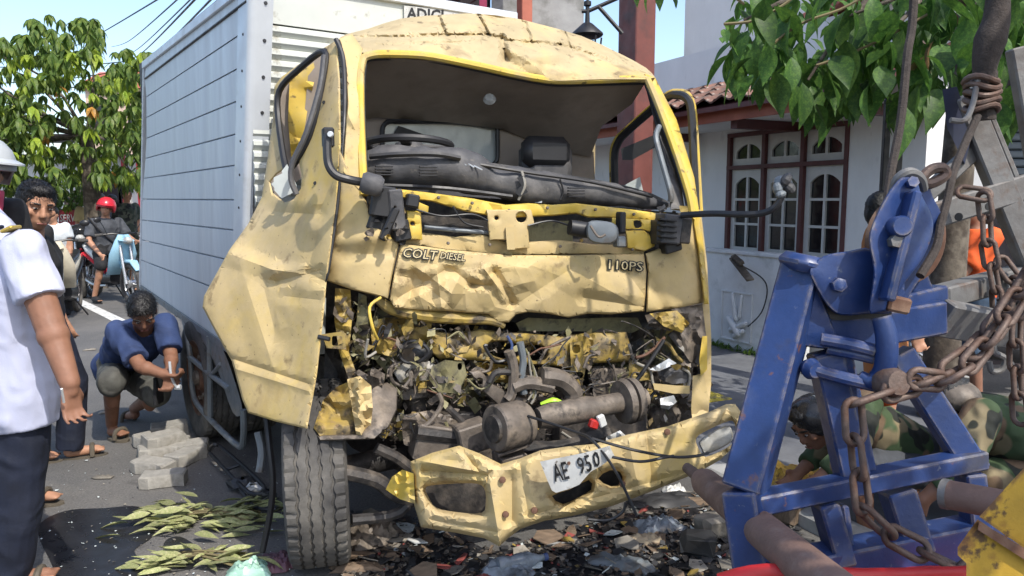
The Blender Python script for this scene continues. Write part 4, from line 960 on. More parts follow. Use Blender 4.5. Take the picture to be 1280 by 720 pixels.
cc = tin(61, 60, (488, 300, 700, 410), .020); cc2 = tin(62, 120, (488, 300, 810, 410), .006)
def ffn(x, y): return fcr(x, y)*.7*(min(1, max(0, (y-331)/10)) if x < 600 or x > 745 else 1)+(cc(x, y)+cc2(x, y))*left_mask(x, y)
fp = T('front_panel', [(501, 304), (560, 312), (640, 319), (720, 319), (805, 317), (808, 340), (806, 389), (763, 393), (735, 392), (710, 397), (685, 392), (660, 390), (645, 393), (636, 403), (622, 403), (611, 393), (585, 391), (560, 389), (525, 388), (493, 385), (487, 374), (493, 340)], front_d, 'yellow', step=3.4, thick=.012, edge=(3, .015), fn=ffn, smooth=13, ridges=fcr.segs+cc.segs+cc2.segs)
def lcor(x, y): return F(x)+.02+.11*max(0, (486-x)/80)**2
T('front_corner', [(424, 186), (441, 222), (456, 247), (467, 277), (482, 292), (499, 304), (491, 340), (485, 373), (440, 362), (408, 351), (415, 310), (422, 258)], lcor, 'yellow', step=6, thick=.012, edge=(4, .015), fn=plus(crum(63, .008, 50), crease([(425, 300, 480, 296, 12, -.02), (428, 320, 490, 314, 10, .015), (410, 345, 440, 280, 10, .012)])), smooth=40)
T('front_corner', [(807, 317), (830, 308), (852, 298), (864, 276), (871, 268), (877, 320), (880, 378), (848, 385), (808, 390), (810, 340)], lambda x, y: F(x)+.02+.12*max(0, (x-850)/30)**2*.5, 'yellow', step=6, thick=.012, edge=(4, .015), fn=plus(crum(64, .006, 50), crease([(852, 300, 876, 350, 4, .015), (812, 350, 830, 388, 10, .02)])), smooth=40)
# badge lettering: dark outline under pale face
def badge(s, x0, y0, x1, y1, dy, sk=0.1):
    hgt = y1-y0
    for off, mat, lift in ((.085, 'ink', .011), (.0, 'badge_pale', .016)):
        text('badge', s, lambda u, v: (lambda px, py: P(px, py, front_d(px, py)+ffn(px, py)-lift))(x0+(x1-x0)*u+sk*hgt*v, y1-hgt*v+dy*u), mat, fp, off)
badge('COLT', 503, 310, 545, 321, 4, .25); badge('DIESEL', 550, 315, 581, 323, 3.5, .25); badge('110PS', 761, 325, 803, 336, 3, .05)
# ---------------------------------------------------------------- crushed nose: layers of torn metal
T('firewall', [(408, 355), (486, 378), (560, 390), (700, 392), (880, 380), (886, 480), (868, 560), (760, 590), (520, 600), (440, 560), (404, 520)], lambda x, y: F(x)+.55, 'grease', step=22, thick=.02, fn=crum(71, .1, 70))
tubeP('rolled_lip', [(470, 372), (490, 386), (530, 394), (575, 398), (612, 400), (630, 408)], [.016, .024, .026, .024, .02, .012], 'yellow_grimy', dd=.09, n=9)
T('torn_panel', [(645, 404), (660, 397), (700, 399), (760, 397), (797, 397), (803, 410), (790, 416), (720, 414), (650, 414)], lambda x, y: F(x)+.20, 'olive_grimy', step=8, thick=.01, fn=crum(72, .02, 40))
cmh = [spl([(609, 437), (613, 428), (630, 427), (648, 431), (651, 440), (640, 448), (620, 446)], 3), spl([(654, 437), (660, 431), (676, 432), (684, 439), (680, 449), (664, 450)], 3)]
T('crossmember', [(533, 424), (545, 414), (575, 417), (598, 411), (620, 414), (650, 416), (700, 420), (745, 415), (783, 415), (790, 440), (785, 452), (742, 454), (734, 462), (715, 462), (690, 457), (655, 456), (600, 451), (548, 448), (538, 440)], lambda x, y: F(x)+.12, 'yellow_grimy', holes=cmh, step=5, thick=.035, edge=(4, .025), fn=plus(crum(73, .022, 30), crease([(540, 418, 556, 446, 4, -.03), (560, 420, 620, 450, 4, .02), (738, 418, 736, 460, 5, .03)])), smooth=40)
T('crossmember_flange', [(712, 428), (728, 426), (732, 462), (728, 480), (734, 496), (716, 500), (706, 478), (714, 460)], lambda x, y: F(x)+.10, 'yellow_grimy', holes=[spl([(716, 432), (724, 431), (725, 440), (717, 441)], 2), spl([(718, 466), (728, 465), (728, 472), (719, 474)], 2)], step=5, thick=.02, fn=crum(74, .015, 18))
T('valve_cover', spl([(735, 460), (760, 458), (784, 462), (778, 490), (762, 505), (748, 500), (738, 480)], 3), lambda x, y: F(x)+.16, 'brown_metal', step=7, thick=.06, edge=(7, .03), fn=crum(75, .01, 14))
# left wing remains
T('torn_pillar', [(419, 360), (438, 362), (440, 400), (436, 440), (446, 468), (436, 474), (424, 440), (418, 400)], [(419, 360, 2.9), (438, 362, 2.92), (436, 440, 2.86), (440, 474, 2.84), (418, 400, 2.88)], 'yellow_grimy', step=5, thick=.012, fn=crum(81, .035, 16), smooth=30)
T('torn_pillar', [(448, 366), (458, 370), (462, 420), (456, 452), (446, 446), (440, 420), (446, 400)], 2.94, 'olive_grimy', step=5, thick=.012, fn=crum(82, .04, 16), smooth=30)
T('torn_wing', [(470, 384), (520, 392), (532, 406), (520, 440), (486, 470), (470, 452), (462, 420)], lambda x, y: F(x)+.22, 'olive_grimy', step=6, thick=.012, fn=crum(83, .035, 26), smooth=30)
T('torn_wing', [(404, 500), (420, 484), (438, 476), (446, 500), (450, 545), (400, 545), (392, 535)], [(404, 500, 2.86), (450, 545, 2.78), (400, 545, 2.76), (438, 476, 2.88)], 'yellow_grimy', step=5, thick=.012, fn=crum(84, .05, 22), smooth=30)
T('torn_wing', [(434, 474), (450, 470), (464, 482), (466, 510), (462, 544), (446, 548), (440, 510)], 2.76, 'yellow', step=5, thick=.014, fn=plus(crum(85, .03, 16), crease([(446, 474, 452, 545, 6, -.04)])), smooth=30)
T('wheel_arch', [(462, 484), (484, 478), (497, 486), (496, 512), (486, 534), (468, 549), (400, 551), (396, 544), (450, 543), (462, 530)], [(462, 484, 2.86), (497, 486, 2.92), (480, 540, 2.74), (400, 551, 2.74)], 'brown_metal', step=6, thick=.015, fn=crum(86, .015, 30), edge=(3, .02))
hb_ = T('hinge_bracket', [(402, 418), (430, 414), (433, 437), (408, 435), (406, 428)], 2.78, 'yellow_grimy', holes=[rrect(415, 420, 428, 432, 2, 2)], step=6, thick=.04)
tubeP('hinge_pin', [(398, 421, 2.76), (412, 424, 2.75)], .009, 'seal', hb_)
tubeP('loose_hook', [(470, 440, 2.8), (457, 446, 2.76), (460, 424, 2.74)], .005, 'scrap_lt', smooth=4)
tubeP('loose_hook', [(476, 372, 2.86), (462, 384, 2.82), (466, 410, 2.80), (472, 424, 2.84)], .006, 'yellow_fresh', smooth=4)
# radiator and intercooler bits left of centre
T('bent_plate', [(495, 452), (530, 448), (556, 462), (548, 474), (500, 478), (492, 466)], lambda x, y: F(x)+.12, 'scrap_lt', step=7, thick=.012, fn=crum(87, .03, 22), smooth=30)
T('bent_plate', [(496, 476), (548, 476), (552, 494), (505, 500)], lambda x, y: F(x)+.16, 'brown_metal', step=8, thick=.012, fn=crum(88, .02, 22))
T('bent_plate', [(540, 458), (556, 450), (580, 452), (584, 470), (572, 492), (548, 490), (536, 474)], lambda x, y: F(x)+.08, 'olive_grimy', holes=[spl([(572, 455), (577, 454), (577, 461), (573, 462)], 2)], step=5, thick=.012, fn=crum(89, .03, 22), smooth=30)
T('mount_arm', [(586, 464), (600, 462), (612, 476), (640, 494), (668, 498), (672, 504), (640, 512), (622, 506), (604, 490)], lambda x, y: F(x)-.0, 'brown_metal', holes=[spl([(597, 474), (602, 474), (602, 480), (597, 480)], 2)], step=6, thick=.05, edge=(4, .02), fn=crum(90, .012, 20))
B().ell(P(520, 440, 3.05), (.07, .05, .05), None, 12, 8).make('headlamp_bucket', 'seal', truck)
tubeP('headlamp_rim', [(P_[0], P_[1], 2.98) for P_ in [(498, 440), (508, 428), (525, 428), (536, 440), (524, 452), (506, 452)]], .008, 'seal', close=True, smooth=4)
# big mount bush
cA = P(618, 536, 2.72); cB = P(650, 530, 2.79); ax = (cB-cA).normalized()
mbush = B().disc(cA, ax, [(0.0, .055), (0, .082), (.006, .088), (.125, .088), (.14, .08), (.14, .03)], 30).make('mount_bush', 'brown_metal', truck, 35)
B().disc(cA-ax*.012, ax, [(0, .02), (.0, .05), (.02, .056), (.05, .05)], 24).make('bush_core', 'grease', mbush)
block(638, 580, 36, 34, 2.8, .12, 'brown_metal', name='mount_block', rx=-6); block(640, 561, 44, 4, 2.74, .05, 'brown_metal', name='mount_strap', rx=-12)
# shaft and pulley
cA = P(672, 523, 2.78); cB = P(806, 497, 2.98); b = B(); ax = (cB-cA)
b.tube([cA, cA.lerp(cB, .1), cA.lerp(cB, .45), cA.lerp(cB, .52), cA.lerp(cB, 1)], [.038, .048, .05, .042, .04], 18); sh = b.make('drive_shaft', 'brown_metal', truck)
B().disc(cA.lerp(cB, .84), ax, [(-.04, .05), (-.035, .085), (-.012, .092), (-.01, .075), (.0, .075), (.002, .09), (.03, .088), (.045, .06), (.05, .035)], 26).make('pulley', 'brown_metal', sh, 30)
b = B(); b.tube([P(676, 505, 2.84), P(692, 500, 2.84), P(704, 503, 2.85)], [.012, .02, .006], 8, smooth=4, flat=.5); b.make('green_clip', 'green_plastic', truck)
block(742, 530, 12, 12, 2.8, .03, 'red_plastic', name='connector', rx=20); block(752, 526, 10, 16, 2.8, .02, 'white_plastic', name='connector', rx=-20)
T('torn_plastic', [(758, 546), (775, 538), (784, 546), (776, 562), (764, 574), (752, 580), (756, 562)], 2.66, 'white_plastic', step=5, thick=.005, fn=crum(91, .03, 14), smooth=25)
T('torn_plastic', [(825, 498), (842, 494), (846, 502), (836, 512), (826, 510)], 2.95, 'white_plastic', step=5, thick=.005, fn=crum(92, .02, 10), smooth=25)
# right: crumpled corner and lamp remains
T('crumpled_corner', [(806, 394), (830, 388), (878, 380), (884, 430), (884, 462), (862, 452), (848, 430), (838, 414), (812, 408)], lambda x, y: F(x)+.05, 'brown_metal', step=4.5, thick=.012, fn=plus(crum(93, .06, 18, 6)), smooth=28)
T('crumpled_corner', [(812, 392), (846, 388), (862, 404), (852, 416), (830, 408)], lambda x, y: F(x)+.0, 'yellow_grimy', step=4, thick=.01, fn=crum(94, .045, 14, 6), smooth=28)
T('inner_wing', [(800, 412), (830, 412), (852, 440), (858, 470), (830, 468), (806, 450)], lambda x, y: F(x)+.25, 'olive_grimy', step=7, thick=.012, fn=crum(95, .04, 26), smooth=30)
tubeP('torn_rim', [(804, 410), (820, 424), (835, 430), (846, 446), (858, 456), (862, 470)], .009, 'yellow_grimy', dd=.08)
tubeP('torn_rim', [(786, 430), (794, 452), (812, 462), (818, 482), (840, 490), (858, 488), (862, 468), (852, 460)], .007, 'scrap_lt', dd=.03)
T('lamp_bracket', [(786, 448), (800, 456), (812, 464), (816, 474), (800, 476), (786, 470)], lambda x, y: F(x)+.04, 'yellow_grimy', holes=[spl([(795, 466), (798, 466), (798, 469), (795, 469)], 2)], step=5, thick=.015, fn=crum(96, .015, 14))
T('lamp_bracket', [(816, 479), (846, 482), (862, 482), (862, 492), (842, 492), (818, 487)], lambda x, y: F(x)-.02, 'yellow', step=6, thick=.03)
T('lamp_shell', [(822, 462), (842, 456), (860, 462), (862, 478), (840, 480), (824, 474)], lambda x, y: F(x)+.03, 'dash_grey', step=5, thick=.015, fn=crum(97, .035, 16), smooth=28)
T('lamp_shell', [(812, 462), (836, 448), (846, 454), (824, 464)], lambda x, y: F(x)+.0, 'alu', step=5, thick=.01, fn=crum(98, .02, 12), smooth=28)
T('side_frame', [(866, 470), (880, 466), (886, 500), (884, 530), (868, 545), (864, 512)], lambda x, y: F(x)+.02, 'yellow', step=6, thick=.03, fn=crum(99, .02, 24))
T('side_frame', [(878, 420), (884, 420), (884, 462), (876, 470), (874, 450)], lambda x, y: F(x)-.0, 'yellow_fresh', step=5, thick=.03, fn=crum(100, .01, 14))
# hoses, looms and cables
for pts, r, m in [
    ([(636, 438), (642, 460), (640, 490), (634, 500)], .022, 'brown_metal'), ([(650, 428), (654, 450), (652, 470), (655, 492)], .016, 'guard_grey'),
    ([(660, 440), (664, 470), (670, 490), (664, 505)], .005, 'scrap_lt'), ([(657, 436), (668, 466), (666, 498)], .005, 'olive_grimy'), ([(664, 452), (672, 478), (660, 500)], .004, 'scrap_lt'),
    ([(634, 420), (640, 432), (636, 448)], .006, 'cable_blue'), ([(612, 478), (620, 466), (640, 466), (656, 472), (664, 486)], .014, 'grease'),
    ([(676, 470), (700, 474), (716, 488), (716, 500)], .04, 'brown_metal'), ([(640, 484), (660, 478), (690, 484)], .03, 'brown_metal'),
    ([(780, 492), (800, 470), (830, 425)], .009, 'seal'), ([(620, 556), (630, 590), (626, 600)], .01, 'seal'),
    ([(702, 540), (720, 550), (745, 548), (770, 556)], .005, 'scrap_lt'), ([(548, 492), (552, 505), (540, 525), (524, 538)], .010, 'brown_metal'),
    ([(560, 510), (580, 530), (596, 555)], .014, 'grease'), ([(520, 540), (560, 545), (600, 550)], .03, 'grease'), ([(650, 560), (700, 560), (760, 540)], .035, 'grease'),
    ([(470, 560), (500, 575), (520, 600), (500, 640), (440, 650)], .022, 'grease'), ([(430, 590), (470, 600), (500, 620), (560, 630)], .03, 'grease')]:
    tubeP('hose', pts, r, m, dd=-.02, smooth=4)
for pts in ([(660, 520, 2.72), (720, 540, 2.55), (742, 552, 2.45), (770, 590, 2.42), (796, 645, 2.42)], [(740, 548, 2.48), (790, 562, 2.45), (840, 571, 2.48), (870, 570, 2.5), (885, 566, 2.55)], [(764, 571, 2.46), (800, 577, 2.44), (830, 572, 2.46), (842, 570, 2.48)], [(735, 649, 2.44), (760, 650, 2.44), (778, 640, 2.44), (782, 628, 2.44)]):
    tubeP('loose_cable', pts, .005, 'seal', n=6)
hs = tubeP('air_hose', [(333, 520, 3.05), (337, 560, 3.0), (341, 600, 2.98), (338, 640, 2.98), (328, 690, 2.97)], .013, 'seal', n=8)
tubeP('air_hose', [(322, 540, 3.1), (327, 565, 3.08), (324, 590, 3.06)], .016, 'guard_grey', n=8)
# mid layer of buckled plates that closes the nose
for i, (o_, dd_, m_) in enumerate([
    ([(486, 470), (540, 486), (560, 520), (548, 548), (500, 545), (480, 510)], .26, 'brown_metal'), ([(550, 486), (600, 478), (612, 520), (596, 556), (556, 552)], .24, 'olive_grimy'),
    ([(640, 456), (700, 462), (720, 500), (690, 515), (650, 500)], .2, 'brown_metal'), ([(655, 520), (700, 528), (760, 528), (770, 552), (700, 562), (650, 556)], .12, 'brown_metal'),
    ([(790, 470), (850, 492), (868, 520), (850, 545), (806, 548), (790, 520)], .24, 'brown_metal'), ([(590, 452), (650, 458), (668, 480), (620, 478)], .17, 'yellow_grimy'),
    ([(740, 452), (800, 450), (812, 480), (780, 500), (752, 490)], .22, 'olive_grimy'), ([(462, 400), (500, 396), (540, 404), (536, 430), (490, 446), (466, 440)], .16, 'yellow_grimy'),
    ([(500, 520), (540, 512), (580, 530), (600, 560), (540, 566), (505, 556)], .06, 'brown_metal')]):
    T('buckled_plate', o_, lambda x, y, dd_=dd_: F(x)+dd_, m_, step=5, thick=.012, fn=plus(tin(400+i, 26, (min(p[0] for p in o_), min(p[1] for p in o_), max(p[0] for p in o_), max(p[1] for p in o_)), .05), crum(420+i, .015, 12)), smooth=20)
# finely shredded metal packed between the larger pieces
rs_ = random.Random(321); b = B(); zn = [(424, 372), (486, 388), (560, 402), (640, 414), (800, 414), (870, 396), (878, 470), (866, 530), (800, 545), (740, 556), (640, 566), (520, 566), (476, 545), (430, 480)]; kk = 0
while kk < 2600:
    x, y = rs_.uniform(420, 880), rs_.uniform(372, 566)
    if not inside((x, y), zn): continue
    dd_ = rs_.uniform(.05, .42); c_ = P(x, y, F(x)+dd_); s_ = rs_.choice([.006, .01, .014, .022, .03]); e_ = s_*rs_.uniform(.15, .6)
    u_ = Vector((rs_.gauss(0, 1), rs_.gauss(0, 1), rs_.gauss(0, 1))).normalized(); w_ = u_.orthogonal().normalized(); n_ = u_.cross(w_)
    b.add([c_-u_*s_-w_*e_, c_-u_*s_*.2+w_*e_, c_+u_*s_*.9+w_*e_*.4+n_*s_*.5, c_+u_*s_*.3-w_*e_+n_*s_*.4], [(0, 1, 3), (1, 2, 3)], rs_.choices(range(5), [4, 3, 2.2, 3, .5])[0]); kk += 1
o = b.make('shredded_metal', ['brown_metal', 'olive_grimy', 'yellow_grimy', 'grease', 'scrap_lt'], truck, 0); o['kind'] = 'stuff'
# small torn fragments filling the nose, each its own piece
rn = random.Random(99); zone = spl([(420, 370), (480, 385), (560, 402), (640, 412), (800, 412), (872, 400), (876, 500), (800, 530), (740, 545), (640, 560), (520, 562), (470, 540), (420, 470)], 2)
mats_f = ['grease', 'brown_metal', 'brown_metal', 'yellow_grimy', 'olive_grimy', 'grease', 'seal', 'white_plastic', 'alu']
k = 0
while k < 230:
    x, y = rn.uniform(410, 880), rn.uniform(380, 570)
    if not inside((x, y), zone): continue
    d = F(x)+rn.uniform(-.01, .36); a0 = rn.uniform(0, 6.28); n = rn.randint(4, 6); s = rn.uniform(4, 17)
    if 530 < x < 790 and 405 < y < 470: d = F(x)+rn.uniform(.2, .38)
    el = rn.uniform(.25, .9); th = rn.uniform(0, 3.14); o = []
    for j in range(n):
        a = a0+6.283*j/n; u = math.cos(a)*s*rn.uniform(.6, 1.1); v = math.sin(a)*s*el*rn.uniform(.6, 1.1); o.append((x+u*math.cos(th)-v*math.sin(th), y+u*math.sin(th)+v*math.cos(th)))
    gx, gy = rn.uniform(-.006, .006), rn.uniform(-.006, .006); fz = crum(200+k, .03, 14)
    w_ = rn.choices(mats_f, [3, 6, 5, 5, 5, 2, 2, .3, .3])[0]
    try: T('metal_fragment', o, lambda X, Y, d=d, gx=gx, gy=gy, x=x, y=y: d+gx*(X-x)+gy*(Y-y), w_, step=5, thick=.006, fn=fz, smooth=25)
    except Exception: pass
    k += 1
for k in range(90):
    x, y = rn.uniform(430, 860), rn.uniform(400, 565)
    if not inside((x, y), zone): continue
    pts = [(x, y)]
    for j in range(3): pts.append((min(866, max(424, pts[-1][0]+rn.uniform(-22, 22))), max(402, pts[-1][1]+rn.uniform(-14, 20))))
    tubeP('loose_wire', pts, rn.choice([.002, .003, .004, .007]), rn.choice(['seal', 'seal', 'brown_metal', 'grease', 'brown_metal', 'olive_grimy', 'rust']), dd=rn.uniform(-.01, .15), smooth=4, n=6)
# engine block mass behind the nose
block(600, 545, 190, 90, 3.25, .3, 'grease', name='engine_block'); block(740, 530, 120, 70, 3.3, .25, 'grease', name='gearbox'); block(545, 552, 60, 46, 2.95, .1, 'brown_metal', name='steering_box', rx=14); block(590, 545, 40, 36, 2.92, .1, 'brown_metal', name='steering_box', rx=-12)
# ---------------------------------------------------------------- front bumper, hanging
def bump_d(x, y): return np.interp(x, [480, 520, 580, 660, 760, 860, 930], [2.74, 2.62, 2.52, 2.46, 2.52, 2.66, 2.86])
bcr = crease([(520, 575, 600, 590, 7, -.02), (530, 588, 610, 594, 6, .03), (575, 560, 600, 590, 6, .02), (610, 590, 625, 680, 12, -.025), (640, 600, 640, 650, 14, .03), (785, 548, 800, 620, 10, -.02), (808, 540, 815, 600, 8, .02), (650, 580, 660, 640, 8, .015), (540, 650, 620, 665, 6, .015), (660, 645, 860, 590, 6, .015)])
bo = [(513, 577), (540, 566), (574, 557), (600, 567), (626, 580), (650, 573), (675, 563), (710, 558), (742, 555), (785, 543), (834, 533), (886, 515), (908, 505), (919, 505), (927, 516), (925, 540), (919, 557), (900, 575), (874, 590), (852, 599), (810, 616), (767, 632), (720, 644), (681, 651), (651, 661), (636, 672), (624, 683), (606, 673), (570, 666), (526, 659), (518, 632), (515, 610)]
bh = [spl([(532, 610), (545, 606), (590, 604), (605, 610), (607, 628), (602, 641), (570, 640), (545, 634), (536, 622)], 3), spl([(870, 548), (884, 538), (912, 526), (919, 532), (920, 548), (908, 560), (882, 571), (874, 562)], 3), spl([(690, 620), (712, 612), (736, 600), (739, 612), (722, 622), (704, 630)], 2), spl([(748, 598), (762, 588), (775, 590), (778, 602), (764, 608)], 2)]
btin = tin(112, 70, (510, 500, 930, 690), .008)
bumper = T('front_bumper', bo, bump_d, 'yellow', holes=bh, step=5, thick=.02, edge=(11, .07), fn=plus(bcr, btin), smooth=20, ridges=bcr.segs+btin.segs)
T('bumper_end', [(482, 612), (490, 596), (503, 587), (517, 592), (519, 630), (500, 624)], [(482, 612, 2.72), (503, 587, 2.66), (519, 630, 2.62)], 'yellow_fresh', bumper, step=5, thick=.02, fn=plus(crum(113, .02, 14), crease([(500, 588, 498, 624, 4, .02), (508, 590, 509, 626, 4, -.02)])))
T('fog_lamp', spl([(874, 552), (886, 542), (908, 532), (915, 538), (915, 550), (904, 559), (882, 568), (877, 562)], 3), 2.86, 'lamp_glass', bumper, step=6, thick=.04, edge=(4, .015), fn=lambda x, y: .003*math.sin(x*1.6))
T('fog_housing', rrect(528, 600, 612, 646, 8), 2.78, 'grease', bumper, step=14, thick=.02, fn=crum(114, .03, 20))
T('bumper_back', [(640, 580), (780, 560), (860, 545), (860, 590), (700, 640), (640, 650)], lambda x, y: bump_d(x, y)+.14, 'grease', bumper, step=16, thick=.03)
for (x, y) in ((628, 600), (632, 643), (834, 540), (778, 605), (668, 638)):
    B().disc(P(x, y, bump_d(x, y)-.004), (0, -1, .2), [(0, .012), (.006, .010), (.008, .004)], 10).make('bolt', 'rust', bumper)
# number plate, folded at one end
def plate_d(x, y): return 2.400+max(0, (x-735))*.0016-.0
pl = T('number_plate', spl([(675, 577), (700, 572), (730, 566), (745, 562)], 2, False)+[(762, 557), (768, 570), (752, 582), (738, 590), (724, 606), (712, 611), (695, 616), (690, 613), (684, 600)], plate_d, 'plate_white', bumper, step=5, thick=.004, fn=lambda x, y: (.010*math.sin((x-745)*.35) if x > 745 else 0)+.004*math.sin(x*.15+y*.1))
def onplate(bl, br, tl): return lambda u, v: (lambda px, py: P(px, py, plate_d(px, py)+(.010*math.sin((px-745)*.35) if px > 745 else 0)+.004*math.sin(px*.15+py*.1)-.006))(bl[0]+(br[0]-bl[0])*u+(tl[0]-bl[0])*v, bl[1]+(br[1]-bl[1])*u+(tl[1]-bl[1])*v)
text('lettering', 'AE', onplate((694, 602), (712, 598), (689, 581)), 'ink', pl, .012)
text('lettering', '95', onplate((725, 593), (741, 588), (720, 573)), 'ink', pl, .012); text('lettering', '0', onplate((744, 585), (751, 581), (740, 567)), 'ink', pl, .012)
B().disc(P(711, 579, plate_d(711, 579)-.003), (0, -1, 0), [(0, .006), (.005, .005)], 10).make('bolt', 'rust', pl)
# ================================================================ tow rig
M('blue', (.017, .040, .135), .42, var=.2, scale=8, col2=(.022, .052, .18), mscale=3, dirt=[((.20, .22, .26), 26, .66, .72, .8), ((.035, .03, .03), 6, .56, .68, .8), ((.16, .07, .04), 15, .64, .70, .9), ((.085, .095, .12), 3.3, .50, .72, .75), ((.03, .025, .022), 2.1, .55, .7, .6)], bump=.3, bscale=45, edge=((.20, .17, .15), .012))
M('steel_grey', (.19, .185, .18), .6, metal=.25, var=.25, scale=9, col2=(.12, .105, .095), mscale=5, dirt=((.13, .08, .055), 11, .54, .66, .8), bump=.4, bscale=60)
M('chain_rust', (.15, .105, .085), .6, metal=.3, var=.3, scale=25, col2=(.09, .05, .035), mscale=12, bump=.5, bscale=120)
M('pipe_rust', (.20, .125, .10), .75, metal=.1, var=.2, scale=8, col2=(.14, .085, .065), mscale=5, dirt=((.27, .2, .17), 12, .55, .68, .6), bump=.4, bscale=90)
M('yellow_rig', (.46, .28, .03), .6, var=.2, scale=10, dirt=[((.17, .07, .025), 9, .50, .62, .9), ((.06, .03, .02), 22, .58, .66, .9)], bump=.4, bscale=50, edge=((.12, .06, .03), .012))
M('red_rig', (.5, .02, .02), .45, var=.15)
M('navy', (.015, .02, .05), .5, var=.3)
M('rope', (.045, .035, .03), .9, var=.3, scale=40, bump=.8, bscale=150)
rig = empty('tow_rig', (1.35, 2.05, 0), 'blue steel recovery boom frame of a tow truck with sheave and hooks', 'tow rig')
def bm(name, a, b, w, h, mat='blue', roll=0., up=(0, 1, 0), parent=rig):
    return B().beam(P(*a), P(*b), w, h, roll, up, ch=.005).make(name, mat, parent, 30)
# left leg: square tube set corner-on, upper and lower lengths
lg = bm('leg', (1004, 335, 1.98), (931, 612, 1.86), .096, .096, roll=R(38))
for k in range(1): bm('leg', (930, 612, 1.85), (948, 735, 1.80), .088, .088, roll=R(38))
B().box(P(1010, 330, 1.96), (.13, .11, .045), Matrix.Rotation(R(12), 3, 'Y')@Matrix.Rotation(R(20), 3, 'Z'), ch=.018).make('leg_cap', 'blue', rig, 40)
T('gusset', [(1000, 345), (1020, 352), (1050, 430), (1062, 430), (1056, 440), (985, 430)], 1.93, 'blue', rig, step=14, thick=.05, edge=(4, .01))
bm('crossbar', (940, 630, 1.84), (1226, 572, 2.0), .05, .062)
bm('strut', (1030, 440, 1.95), (1066, 600, 1.93), .075, .07); bm('strut', (1050, 440, 1.99), (1082, 598, 1.97), .03, .1, 'blue')
bm('strut', (1122, 440, 2.05), (1218, 588, 2.0), .07, .06)
bm('lower_post', (1030, 628, 1.88), (1052, 704, 1.85), .05, .09); bm('lower_post', (1052, 630, 1.90), (1062, 704, 1.87), .02, .05)
bm('lower_post', (1120, 612, 1.95), (1145, 690, 1.92), .075, .08); bm('lower_post', (1212, 590, 1.99), (1222, 672, 1.97), .055, .07)
bm('base_beam', (960, 728, 1.80), (1240, 670, 2.0), .12, .085)
bm('base_beam', (1180, 690, 2.0), (1420, 720, 2.4), .1, .1)
# side plates and sheave
T('cheek_plate', spl([(1012, 336), (1030, 320), (1060, 314), (1092, 312), (1130, 350), (1120, 388), (1085, 392), (1052, 394), (1034, 382), (1016, 352)], 3), 1.90, 'blue', rig, step=11, thick=.03, edge=(4, .008), fn=crum(301, .005, 40))
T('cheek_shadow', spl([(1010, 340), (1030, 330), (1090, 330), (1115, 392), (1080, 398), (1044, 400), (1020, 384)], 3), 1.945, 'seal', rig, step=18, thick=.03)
hs_ = [(1108, 244), (1122, 226), (1134, 220), (1146, 226), (1152, 244), (1164, 268), (1166, 290), (1154, 322), (1132, 352), (1112, 384), (1098, 390), (1086, 388), (1092, 340), (1086, 300), (1092, 276)]
T('sheave_housing', spl(hs_, 3), tps([(1092, 276, 1.84), (1134, 220, 1.86), (1166, 290, 1.90), (1098, 390, 1.84), (1125, 300, 1.85)]), 'blue', rig, step=5, thick=.03, edge=(4, .008), fn=crum(302, .004, 30))
bm('housing_rib', (1142, 240, 1.845), (1108, 376, 1.815), .022, .05)
sc = P(1132, 300, 2.03); sax = Vector((-.34, .94, .03)).normalized()
B().disc(sc, sax, [(-.03, .05), (-.03, .105), (-.025, .115), (-.01, .11), (-.003, .095), (.003, .095), (.01, .11), (.025, .115), (.03, .105), (.03, .05)], 40).make('sheave', 'rust', rig, 30)
T('housing_back', spl([(x+14, y+2) for x, y in hs_], 3), 2.0, 'blue', rig, step=16, thick=.03)
B().disc(P(1120, 284, 1.845), (-.1, -1, .1), [(0, .026), (.035, .026), (.042, .022)], 14).make('pivot_bolt', 'blue', rig, 30)
B().disc(P(1116, 302, 1.84), (-.1, -1, .1), [(0, .016), (.03, .016)], 6).make('pivot_bolt', 'steel_grey', rig, 30)
B().disc(P(1047, 356, 1.895), (-.1, -1, .1), [(0, .02), (.02, .018), (.024, .01)], 6).make('pivot_bolt', 'blue', rig, 30)
B().disc(P(1138, 230, 1.86), (-.1, -1, .3), [(0, .014), (.02, .014)], 6).make('pivot_bolt', 'blue', rig, 30)
B().box(P(1120, 380, 1.86), (.055, .05, .04), Matrix.Rotation(R(12), 3, 'Y'), ch=.006).make('housing_block', 'rust', rig)
T('side_web', [(988, 428), (1004, 350), (1030, 384), (1060, 398), (1108, 396), (1112, 430), (1060, 438)], 1.96, 'blue', rig, step=16, thick=.04)
# boom arms running out to the right
bm('boom_arm', (1090, 392, 2.02), (1172, 372, 2.12), .075, .075); bm('boom_arm', (1172, 372, 2.121), (1290, 340, 2.35), .06, .07, 'steel_grey')
bm('boom_arm', (1095, 410, 1.98), (1176, 396, 2.05), .09, .05); bm('boom_arm', (1176, 397, 2.051), (1300, 420, 2.2), .10, .045, 'steel_grey', roll=R(20))
T('boom_web', [(1128, 330), (1160, 345), (1176, 382), (1120, 388)], 2.08, 'blue', rig, step=14, thick=.03)
